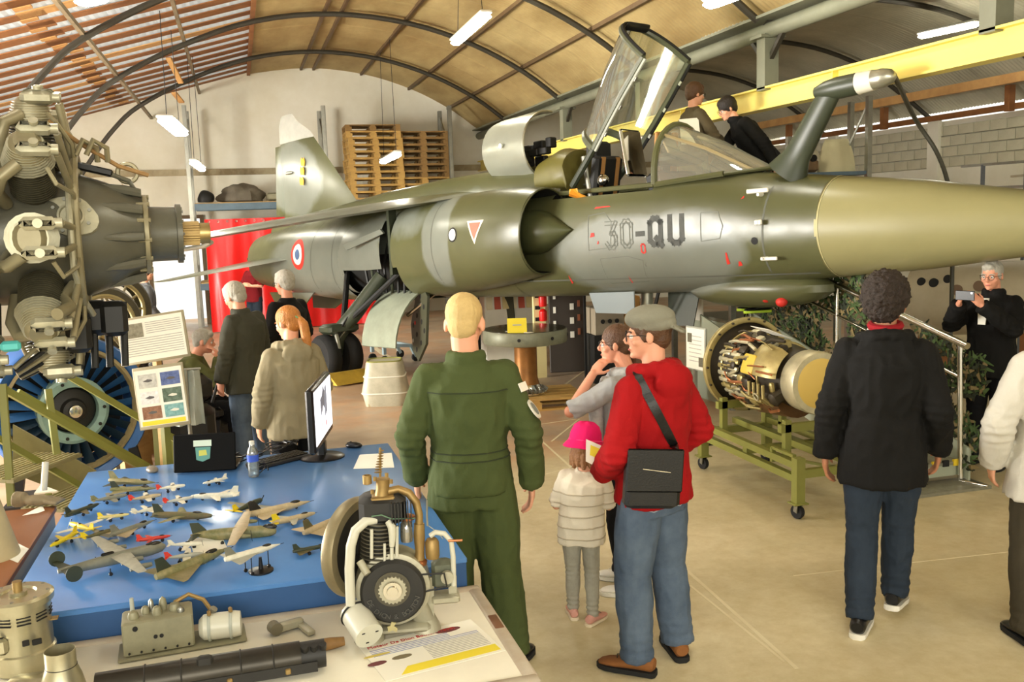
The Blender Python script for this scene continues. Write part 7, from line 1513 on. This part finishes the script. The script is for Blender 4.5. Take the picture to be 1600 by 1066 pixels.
tb2((WD/2, .2, .42), (WD/2, LT, .42), .06, .05); tb2((0, .75, .34), (WD, .75, .34), .06, .05, 'cross_rail'); tb2((.1, .4, .36), (.3, .0, .36), .02, .02, 'tow_bar')
for y in (.25, 1.2):
    for x in (.06, .62): tb2((x, y, .4), (x, y, .68), .05, .05, 'cradle_post')
    tb2((.0, y, .62), (.66, y, .62), .05, .06, 'cradle_bar')
je0 = V((4.12, 7.12, .92)); je1 = V((4.10, 6.0, .93)); ja = (je1-je0).normalized(); jx_, jy_, _ = basis(ja, (0, 0, 1)); jl = (je1-je0).length
jn = thing('jet_engine', 'stripped jet engine with brassy pipework on the olive trolley', 'engine', je0)
m_jbr = mat('brassy_alloy', (176, 160, 104), .4, .5, .45, 12, (112, 96, 56)); m_jdk = mat('dark_alloy', (64, 56, 42), .5, .3, .4, 12); m_jlt = mat('pale_alloy_jet', (206, 198, 164), .4, .5, .3, 10)
def JQ(a, r, th): t_ = R_(th); return ja*a+(V((0, 0, 1))*cos(t_)+V((-1, 0, 0))*sin(t_))*r      # 90 = towards the left of the picture
MB().lathe([(.36, -.03), (.40, -.03), (.405, .0), (.40, .03), (.37, .035), (.36, .03)], (0, 0, 0), ja, 48, caps=False).obj('front_flange', m_jbr, jn); MB().torus((0, 0, -.0), ja, .385, .022, 48, 8).obj('flange_ring', mat('olive_brass', (136, 124, 80), .45, .4), jn)
for i in range(16): MB().cyl(JQ(-.04, .39, i*22.5), JQ(.045, .39, i*22.5), .010, n=6).obj('flange_bolt', m_jdk, jn)
MB().lathe([(.36, -.02), (.30, .02), (.285, .05), (.275, .5), (.25, .62), (.22, .9), (.205, .95)], (0, 0, 0), ja, 40).obj('core', m_jdk, jn)
for i in range(9):
    for j in range(2):
        MB().bevbox(JQ(.14+.17*j, .300-.006*i*0, 52+11*i), (.15, .035, .030), .006, Matrix((ja, V(JQ(0, 1, 52+11*i+90)).normalized(), V(JQ(0, 1, 52+11*i)).normalized())).transposed()).obj('actuator_bar', m_jlt if (i+j) % 3 else m_jbr, jn)
random.seed(5)
for i in range(34):
    a0 = random.uniform(.02, .7); th = random.uniform(20, 150); r = random.uniform(.30, .335); l_ = random.uniform(.1, .3); dth = random.uniform(-14, 14)
    MB().tube([JQ(a0, r, th), JQ(a0+l_*.4, r+.02, th+dth*.4), JQ(a0+l_, r, th+dth)], random.uniform(.006, .014), 6).obj('pipe', random.choice((m_jbr, m_jlt, m_jdk, m_copper)), jn)
for i in range(22):
    a0 = random.uniform(.1, .85); th = random.uniform(10, 140); r = .29 if a0 < .6 else .25
    MB().bevbox(JQ(a0, r+.015, th), (random.uniform(.04, .1), random.uniform(.04, .09), random.uniform(.03, .07)), .01, Matrix((ja, V(JQ(0, 1, th+90)).normalized(), V(JQ(0, 1, th)).normalized())).transposed()).obj('component', random.choice((m_jbr, m_jlt, m_jdk, m_jdk)), jn)
MB().bevbox(JQ(.56, .31, 72), (.17, .16, .035), .01, Matrix((ja, V(JQ(0, 1, 162)).normalized(), V(JQ(0, 1, 72)).normalized())).transposed()).obj('yellow_cover', mat('dull_yellow', (208, 178, 64), .5), jn)
k = MB(); k.bevbox(JQ(.78, .24, 118), (.28, .10, .16), .02, Matrix((ja, V(JQ(0, 1, 208)).normalized(), V(JQ(0, 1, 118)).normalized())).transposed()); k.obj('gearbox', m_jdk, jn)
for i in range(4): MB().tube([JQ(.62+.07*i, .33, 95), JQ(.62+.07*i, .35, 112), JQ(.62+.07*i, .31, 130)], .013, 8).obj('bracket_tube', m_jbr, jn)
MB().torus(JQ(.74, .36, 112), JQ(0, 1, 112), .03, .007, 16, 6).obj('ring_handle', m_jlt, jn)
MB().loft([[JQ(a, r, th) for th in frange(35, 85, 8)] for a, r in ((.55, .30), (.7, .33), (.85, .30), (.9, .26))], closed=False).obj('heat_shield', m_jbr, jn)
MB().lathe([(.21, .90), (.235, .93), (.24, 1.08), (.232, 1.10), (.22, 1.10)], (0, 0, 0), ja, 40).obj('exhaust_ring', m_jlt, jn); MB().lathe([(.222, 1.085), (.19, 1.10), (.001, 1.11)], (0, 0, 0), ja, 40).obj('yellow_blank', mat('ochre_blank', (214, 184, 96), .5), jn)
MB().lathe([(.20, .15), (.24, .35), (.20, .8)], JQ(0, .12, 180), ja, 20).obj('oil_tank', mat('rusty_tank', (120, 84, 46), .5, .3, .5, 8), jn)
for a in (.1, .62): MB().torus(ja*a, ja, .29 if a < .5 else .255, .012, 40, 6).obj('case_band', m_jbr, jn)
ps = JQ(.62, .375, 22)+je0; pp = thing('label_sheet', 'white label sheet lying on top of the jet engine', 'paper', ps); sx = ja; sy = V((-.92, 0, .38)).normalized(); MB().prism([(-.13, -.11), (.15, -.11), (.15, .11), (-.13, .11)], (0, 0, .0), sx, sy, .003).obj('sheet', m_paper, pp, smooth=False)
for i in range(5): MB().prism([(-.11, .07-.035*i), (.12, .07-.035*i), (.12, .062-.035*i), (-.11, .062-.035*i)], (0, 0, .0), sx, sy, .006).obj('text_line', m_inkl, pp, smooth=False)
# framed info sheet beside it
c = W(1088, 545, 9.0); t = thing('info_sign', 'white framed information sheet beside the jet engine flange', 'sign', (c.x, c.y, 0)); ex = (W(1110, 540, 8.7)-W(1068, 545, 9.1)); ex.z = 0; ex.normalize(); R3 = Matrix((ex, ex.cross(V((0, 0, 1)))*-1, V((0, 0, 1)))).transposed(); nn = -V((ex.y*-1, ex.x, 0)); nn = V((ex.y, -ex.x, 0))
MB().bevbox((0, 0, c.z), (.32, .02, .42), .004, R3).obj('frame', m_lgrey, t); MB().box(nn*.0115+V((0, 0, c.z)), (.29, .002, .39), R3).obj('sheet', m_paper, t, smooth=False)
for i in range(7): MB().box(nn*.0135+V((0, 0, c.z+.12-.04*i)), (.2, .001, .008), R3).obj('text_line', m_inkl, t, smooth=False)
for x, z in ((-.09, .1), (.09, -.12)): MB().box(nn*.0136+ex*x+V((0, 0, c.z+z)), (.07, .001, .09), R3).obj('picture', mat('small_photo', (120, 116, 96), .6, 0, .6, 60), t, smooth=False)
MB().beam((0, .02, 0), (0, .02, c.z-.2), .03, .03).obj('post', m_steel, t, smooth=False); MB().box((0, .02, .01), (.3, .3, .02)).obj('foot', m_dark, t, smooth=False)
# ================================================================== STEPS AND PLATFORM BEHIND THE COCKPIT
m_sheet = mat('grey_green_sheet', (166, 172, 150), .45, .1, .3, 2.5, (132, 138, 118)); m_chk = mat('chequer_plate', (150, 148, 130), .4, .4, .3, 20); m_haz = mat('hazard_yellow', (226, 196, 44), .55)
pf_ = thing('access_platform', 'grey-green sheet-metal access platform with steps behind the jet nose', 'platform', (5.6, 9.6, 0)); po = V((5.6, 9.6, 0))
def pb(c, sz, name, m=m_sheet, rot=None): return MB().box(V(c)-po, sz, rot).obj(name, m, pf_, smooth=False)
pb((5.75, 9.85, .985), (1.05, 1.0, .03), 'landing', m_chk); pb((5.24, 9.85, .48), (.02, 1.0, .96), 'side_panel'); pb((5.75, 9.36, .48), (1.04, .02, .96), 'front_panel')
pb((5.66, 9.75, 1.865), (1.05, 2.1, .03), 'deck', m_chk); pb((5.15, 10.35, 1.55), (.02, .9, .62), 'deck_skirt', m_white); pb((5.15, 10.35, 1.2), (.02, .9, .5), 'lower_skirt', m_white)
for x in (5.2, 6.15):
    for y in (9.3, 10.75): pb((x, y, .93), (.06, .06, 1.86), 'leg', m_steel)
for y in (8.75, 9.3): pb((6.16, y, .93), (.06, .06, 1.86), 'leg', m_steel)
for i in range(5):
    y = 6.25+.66*i; z = .17+.165*i; pb((5.15, y, z), (.60, .34, .025), 'tread', m_chk); pb((5.15, y-.16, z-.05), (.60, .012, .10), 'riser')
    for j in range(6): pb((4.90+.10*j, y-.168, z+.005), (.055, .02, .05), 'hazard_stripe', m_haz if j % 2 else m_dark)
for x in (4.84, 5.46):
    k = MB(); k.prism([(6.0-9.6, .04), (9.35-9.6, .82), (9.35-9.6, 1.1), (6.0-9.6, .30)], (x-5.6, 0, 0), (0, 1, 0), (0, 0, 1), .02); k.obj('stringer', m_sheet, pf_, smooth=False)
pb((5.15, 6.0, .012), (.8, .28, .024), 'foot_plate', m_chk)
def rl(a, b, r=.021, name='handrail'): MB().cyl(V(a)-po, V(b)-po, r, n=10).obj(name, m_chrome, pf_)
rl((5.42, 6.05, .05), (5.42, 6.1, 1.12), .022, 'rail_post'); rl((5.42, 7.7, .5), (5.42, 7.7, 1.52), .018, 'rail_post'); rl((5.42, 9.3, .9), (5.42, 9.3, 1.85), .02, 'rail_post')
rl((5.42, 6.08, .86), (5.42, 9.3, 1.55), .016); rl((5.42, 6.02, 1.12), (5.42, 9.3, 1.85), .028); rl((5.42, 6.06, .03), (5.5, 5.85, .03), .012, 'foot_bar')
# camouflage net on the near handrail
random.seed(3); nets = [MB(), MB(), MB()]
m_net = [mat('net_green', (62, 82, 40), .8), mat('net_dark', (38, 44, 28), .8), mat('net_tan', (120, 104, 66), .8)]
for i in range(4200):
    y = random.uniform(5.95, 9.6); zt_ = 1.06+(y-6.0)*.25; zb_ = .30+(y-6.0)*.20 if y > 6.3 else .12; z = random.uniform(zb_, zt_+.25 if y > 7.2 else zt_); x = 5.50+.05*sin(y*5+z*4)+random.uniform(-.02, .02)
    if noise.noise(V((y*2.1, z*2.3, 4))) < -.32: continue
    a = random.uniform(0, 2*pi); l_ = random.uniform(.03, .07); w_ = random.uniform(.010, .022); d_ = V((random.uniform(-.4, .4), cos(a), sin(a))).normalized(); q_ = V((1, 0, 0)).cross(d_).normalized()*w_; b_ = V((-.02, 0, 0)); p = V((x, y, z))
    nets[random.choice((0, 0, 1, 1, 2))].add([p-d_*l_-q_*.3, p-d_*l_+q_*.3, p+q_+b_, p-q_+b_, p+d_*l_+q_*.4, p+d_*l_-q_*.4], [(0, 1, 2, 3), (3, 2, 4, 5)])
nt_ = thing('camouflage_net', 'green and brown camouflage net draped over the handrail of the platform steps', 'net', (5.5, 7.6, 0))
for mb_, m_ in zip(nets, m_net): mb_.xf(Matrix.Translation((-5.5, -7.6, 0))); o = mb_.obj('net_scrim', m_, nt_, smooth=False); o['kind'] = 'stuff'
# grey fuselage section with holes behind the phone man
a = W(1440, 468, 11.5); b = W(1680, 462, 10.2); fs = thing('fuselage_section', 'pale aircraft section with round lightening holes behind the man with the phone', 'aircraft part', (a.x, a.y, 0)); a0 = V((0, 0, a.z)); b0 = b-V((a.x, a.y, 0)); m_fsec = mat('pale_primer', (190, 178, 150), .5, .1, .4, 3, (150, 134, 104))
MB().cyl(a0, b0, .44, .40, 36).obj('shell', m_fsec, fs); d_ = (b0-a0); nv = V((DIR(1500, 440).x, DIR(1500, 440).y, 0)).normalized()*-1; nv = (nv-d_.normalized()*nv.dot(d_.normalized())).normalized(); uu = V((0, 0, 1))
for q, w_, up in ((.10, .05, .28), (.19, .055, .26), (.28, .05, .30), (.36, .06, .16), (.50, .06, .2)):
    c = a0+d_*q+nv*.44*sqrt(1-(up/.5)**2)+uu*up*.88; x, y, z = basis(nv+uu*up*1.2); MB().lathe([(w_, -.02), (w_, .012), (.001, .013)], c, nv+uu*up*1.2, 20).obj('lightening_hole', m_duct if q < .3 else mat('brown_hole', (120, 96, 74), .6), fs)
for q in (.1, .8): k = MB(); k.beam(a0+d_*q+V((0, 0, -.4)), V((*(a0+d_*q)[:2], 0)), .5, .06); k.obj('trestle', m_rafter, fs, smooth=False)
# rack on the side hall with a covered engine, upright with brace
c = W(1305, 268, 13.2); rr = thing('side_rack', 'steel rack behind the jet nose carrying covered machinery', 'rack', (c.x, c.y, 0)); hz = c.z; R4 = Matrix.Rotation(R_(-16), 3, 'Z')
for x in (-.45, .46):
    for y in (0, .7): MB().beam(R4 @ V((x, y, 0)), R4 @ V((x, y, hz+(1.02 if x > 0 else .55))), .07, .07).obj('post', m_steel, rr, smooth=False)
MB().beam(R4 @ V((.46, 0, hz+.95)), R4 @ V((.20, .3, hz+.15)), .025, .025).obj('brace', m_steel, rr, smooth=False)
for z in (hz-.03, hz-1.2): MB().box(R4 @ V((0, .35, z)), (1.0, .74, .05), R4).obj('shelf', m_bluebeam, rr, smooth=False)
k = MB(); q0 = V((c.x, c.y, hz))+R4 @ V((.12, .32, 0)); rg = []
for j in range(10):
    t_ = j/9; rg.append([V(((.26-.10*t_**2.2)*cos(a)*(1+.05*sin(a*7)), (.24-.10*t_**2)*sin(a)*(1+.05*sin(a*6+1)), .46*t_)) for a in [2*pi*i/40 for i in range(40)]])
k.loft(rg); o = k.obj('covered_engine', cloth('cream_sheet', (232, 222, 178), (206, 194, 150), vs=5), None, ang=80); o.location = q0; tag(o, 'tall object under a cream sheet on the rack behind the nose', 'covered machine')
t = thing('bundled_part', 'brown machine part half wrapped in white cloth beside the cream sheet', 'machine part', V((c.x, c.y, hz))+R4 @ V((-.30, .3, 0))); MB().bevbox((0, 0, .10), (.22, .3, .2), .04).obj('block', mat('brown_part', (146, 116, 82), .6, 0, .4, 10), t); k = MB(); k.torus((0, 0, .17), (.2, 1, 0), .15, .05, 18, 8); k.obj('wrapping', cloth('white_wrap', (220, 210, 180)), t); MB().cyl((-.02, -.16, .2), (-.02, -.2, .2), .05, n=14).obj('opening', m_duct, t)
# dark hose arching from the probe tip
a = JM @ V((.62, -.22, 1.24)); pts = [a, W(1430, 186, 9.0), W(1462, 235, 9.1), W(1480, 282, 9.2), W(1486, 330, 9.3), W(1488, 420, 9.4)]; b = pts[-1]; pts.append(V((b.x, b.y, .02))); hs_ = MB().tube(spline(pts, 5), .022, 8).obj('curved_pole', mat('dark_hose', (70, 68, 56), .5)); hs_.location = (0, 0, 0); tag(hs_, 'dark curved pole reaching from the floor up to the probe tip', 'pole')
# steel gantry rail far right
c = W(1535, 292, 13.0); t = thing('guard_rail', 'grey steel guard rail against the block wall at the right', 'railing', (c.x, c.y, 0)); 
for i in range(4): MB().beam((0, -.75*i, 0), (0, -.75*i, c.z+.30), .04, .04).obj('post', mat('blue_grey_steel', (110, 116, 122), .5, .2), t, smooth=False)
for z in (c.z+.30, c.z-.02): MB().beam((0, .4, z), (0, -2.4, z), .035, .035).obj('bar', m_steel, t, smooth=False)
MB().beam((.1, -.4, c.z+.12), (.1, -2.4, c.z+.16), .03, .03).obj('pipe', m_fsec, t, smooth=False)
# ================================================================== UNDER THE JET
rp = pallet((3.2, 10.55, 0), R_(-6), 'low wooden pallet under the round table', 0, None)
rt_ = thing('round_table', 'round table made from an engine disc on a copper-brown pedestal', 'table', (3.17, 10.55, .144)); m_rim = mat('grey_green_disc', (132, 134, 112), .45, .2, .3, 8)
MB().lathe([(.20, 0), (.24, .01), (.24, .03), (.20, .06), (.17, .10), (.16, .12)], n=32).obj('gear_foot', m_chrome, rt_)
for i in range(24): a = 2*pi*i/24; MB().box((.225*cos(a), .225*sin(a), .05), (.05, .02, .05), (0, .5, a)).obj('gear_tooth', m_steel, rt_, smooth=False)
MB().lathe([(.16, .10), (.15, .14), (.135, .2), (.135, .55), (.145, .60)], n=32).obj('pedestal', mat('copper_brown', (164, 112, 58), .4, .5, .4, 5), rt_); MB().lathe([(.3, .59), (.49, .62), (.50, .64), (.50, .76), (.49, .775), (.001, .775)], n=48).obj('disc', m_rim, rt_); MB().lathe([(.485, .776), (.485, .782), (.001, .782)], n=48).obj('glass_top', mat('dark_glass', (70, 72, 60), .08, 0, coat=.6), rt_)
for a in (-2.0, -1.2, -.4): MB().cyl((.501*cos(a), .501*sin(a), .70), (.508*cos(a), .508*sin(a), .70), .02, n=10).obj('disc_bolt', m_dark, rt_)
RZ = .144+.783
def on_rt(u, v): p = G(u, v, RZ); return p
c = on_rt(808, 519); t = thing('table_card', 'yellow tent card on the round table', 'card', c, R_(-14)); k = MB(); k.add([V(p) for p in ((-.11, -.06, 0), (.11, -.06, 0), (.11, 0, .16), (-.11, 0, .16), (-.11, .06, 0), (.11, .06, 0))], [(0, 1, 2, 3), (3, 2, 5, 4)]); k.add([V(p) for p in ((-.108, -.056, 0), (.108, -.056, 0), (.108, 0, .155), (-.108, 0, .155), (-.108, .056, 0), (.108, .056, 0))], [(3, 2, 1, 0), (4, 5, 2, 3)]); k.obj('folded_card', m_yel, t, smooth=False); MB().box((0, -.034, .085), (.1, .002, .014), (R_(-20), 0, 0)).obj('print_bar', m_inkl, t, smooth=False)
for u, v, lb in ((797, 518, 'small white paper left of the yellow card'), (826, 520, 'small white paper right of the yellow card')):
    c = on_rt(u, v); o = MB().box((0, 0, .002), (.09, .07, .002), (0, 0, .3)).obj('paper_slip', m_paper, None, smooth=False); o.location = c; tag(o, lb, 'paper')
# clutter behind
def pos(u, v): return G(u, v)
c = W(843, 520, 13.0); t = thing('striped_post', 'cream post with dark bands and a red bottle bracket behind the round table', 'post', (c.x, c.y, 0)); MB().box((0, 0, .85), (.17, .06, 1.7)).obj('plank', mat('cream_plank', (224, 210, 150), .6), t, smooth=False)
for i in range(7): MB().box((-.03, -.035, .5+.16*i), (.07, .02, .05)).obj('dark_band', m_dark, t, smooth=False)
for z in (.85, 1.05): MB().lathe([(.05, 0), (.055, .02), (.055, .13), (.03, .16), (.001, .17)], (.03, -.09, z-.05), n=16).obj('red_bottle', m_red, t)
c = W(885, 520, 13.4); t = thing('display_board', 'dark display board with white tags behind the round table', 'board', (c.x, c.y, 0), R_(-8)); MB().bevbox((0, 0, .9), (.5, .05, 1.8), .01).obj('panel', mat('dark_brown_board', (58, 50, 42), .6), t); random.seed(9)
for i in range(5):
    for j, x in enumerate((-.17, .08, .18)): MB().box((x, -.03, .5+.2*i+.04*j), (.035+.02*(j == 1), .01, .09)).obj('tag', m_paper if j < 2 else mat('tag_brown', (150, 90, 60), .7), t, smooth=False)
for u, v, dd, w_, h_, rgb, lb in ((945, 500, 12.6, .42, .36, (150, 138, 116), 'grey-brown instrument box on the trestle behind the woman'), (972, 490, 13.2, .4, .5, (190, 140, 74), 'tan cardboard box behind the grey-brown box')):
    c = W(u, v, dd); t = thing('storage_box', lb, 'box', (c.x, c.y, 0)); MB().bevbox((0, 0, c.z), (w_, .35, h_), .01).obj('carton', mat('carton_%d' % rgb[0], rgb, .7, 0, .2, 5), t); MB().box((0, 0, (c.z-h_/2)/2), (w_*1.1, .4, c.z-h_/2-.001)).obj('pedestal', m_dark, t, smooth=False)
    for x in (-.1, 0, .1): MB().cyl((x, -.176, c.z), (x, -.186, c.z), .03, n=10).obj('dial', m_dark if w_ > .41 else m_wood, t)
c = W(915, 455, 12.4); t = thing('yellow_lamp', 'small pale yellow box hanging under the jet fuselage', 'box', (c.x, c.y, 0)); MB().bevbox((0, 0, c.z), (.12, .08, .09), .01).obj('shell', mat('pale_yellow', (236, 226, 130), .5), t); MB().beam((0, .05, 0), (0, .05, c.z), .03, .03).obj('post', m_dark, t, smooth=False)
c = G(905, 558); t = thing('stool', 'dark metal stool behind the woman', 'stool', (c.x, c.y, 0)); MB().bevbox((0, 0, .52), (.5, .4, .04), .01).obj('seat', m_dark, t)
for x in (-.22, .22):
    for y in (-.17, .17): MB().cyl((x, y, 0), (x*.9, y*.9, .5), .014, n=8).obj('leg', m_dark, t)
MB().tube([(-.22, -.17, .2), (.22, -.17, .16)], .01, 6).obj('stretcher', m_dark, t)
c = W(800, 490, 13.8); t = thing('leaflet_shelf', 'cream shelf of leaflets behind the round table', 'shelf', (c.x, c.y, 0)); MB().bevbox((0, 0, .6), (.9, .3, 1.2), .01).obj('carcase', m_white, t)
for i in range(7): MB().box((-.38+.12*i, -.16, 1.0), (.09, .02, .18), (R_(-12), 0, 0)).obj('leaflet', mat('leaflet_%d' % (i % 3), ((226, 214, 180), (190, 90, 70), (214, 196, 140))[i % 3], .7), t, smooth=False)
# grey ribbed box and blue dolly by the main gear
c = G(607, 634); t = thing('ribbed_bin', 'grey ribbed metal bin standing on the floor near the main wheel', 'bin', (c.x, c.y+.15, 0), R_(-14)); m_bin = mat('bin_grey', (190, 184, 160), .5, .1, .3, 6)
k = MB(); k.loft([ell_ring(V((0, 0, z)), w_, d_, V((1, 0, 0)), V((0, 1, 0)), 28, 5.0) for z, w_, d_ in ((0, .245, .2), (.18, .28, .23), (.36, .245, .2), (.52, .22, .18), (.54, .21, .17))]); k.obj('shell', m_bin, t)
for z, w_, d_ in ((.16, .28, .23), (.36, .25, .205)): MB().tube(ell_ring(V((0, 0, z)), w_, d_, V((1, 0, 0)), V((0, 1, 0)), 28, 5.0), .010, 6, closed=True).obj('rib', m_white, t)
MB().tube(ell_ring(V((0, 0, .54)), .20, .16, V((1, 0, 0)), V((0, 1, 0)), 24, 5.0), .014, 6, closed=True).obj('rim', m_olive, t); MB().bevbox((-.16, -.17, .02), (.1, .05, .05), .01).obj('rust_patch', m_stain, t)
c = G(632, 566); t = thing('tow_dolly', 'light blue steel dolly on castors behind the air brake', 'dolly', (c.x, c.y, 0), R_(20)); m_lb = mat('light_blue_paint', (156, 176, 180), .45, 0, .2, 5)
for a, b in (((-.35, 0, .5), (-.35, 0, .16)), ((-.35, 0, .3), (.1, -.05, .26)), ((.1, -.05, .26), (.18, -.05, .08)), ((-.35, 0, .5), (-.35, .4, .5)), ((-.35, .4, .5), (-.35, .4, .16)), ((-.35, .4, .3), (.1, .45, .26)), ((.1, -.05, .26), (.1, .45, .26)), ((.1, .45, .26), (.18, .45, .08))): MB().beam(a, b, .05, .05).obj('frame_bar', m_lb, t, smooth=False)
for x, y in ((-.35, 0), (-.35, .4), (.18, -.05), (.18, .45)): wheel(t, V((x, y, .07)), (0, 1, 0), .07, .04, 'castor')
bpy.context.view_layer.update()
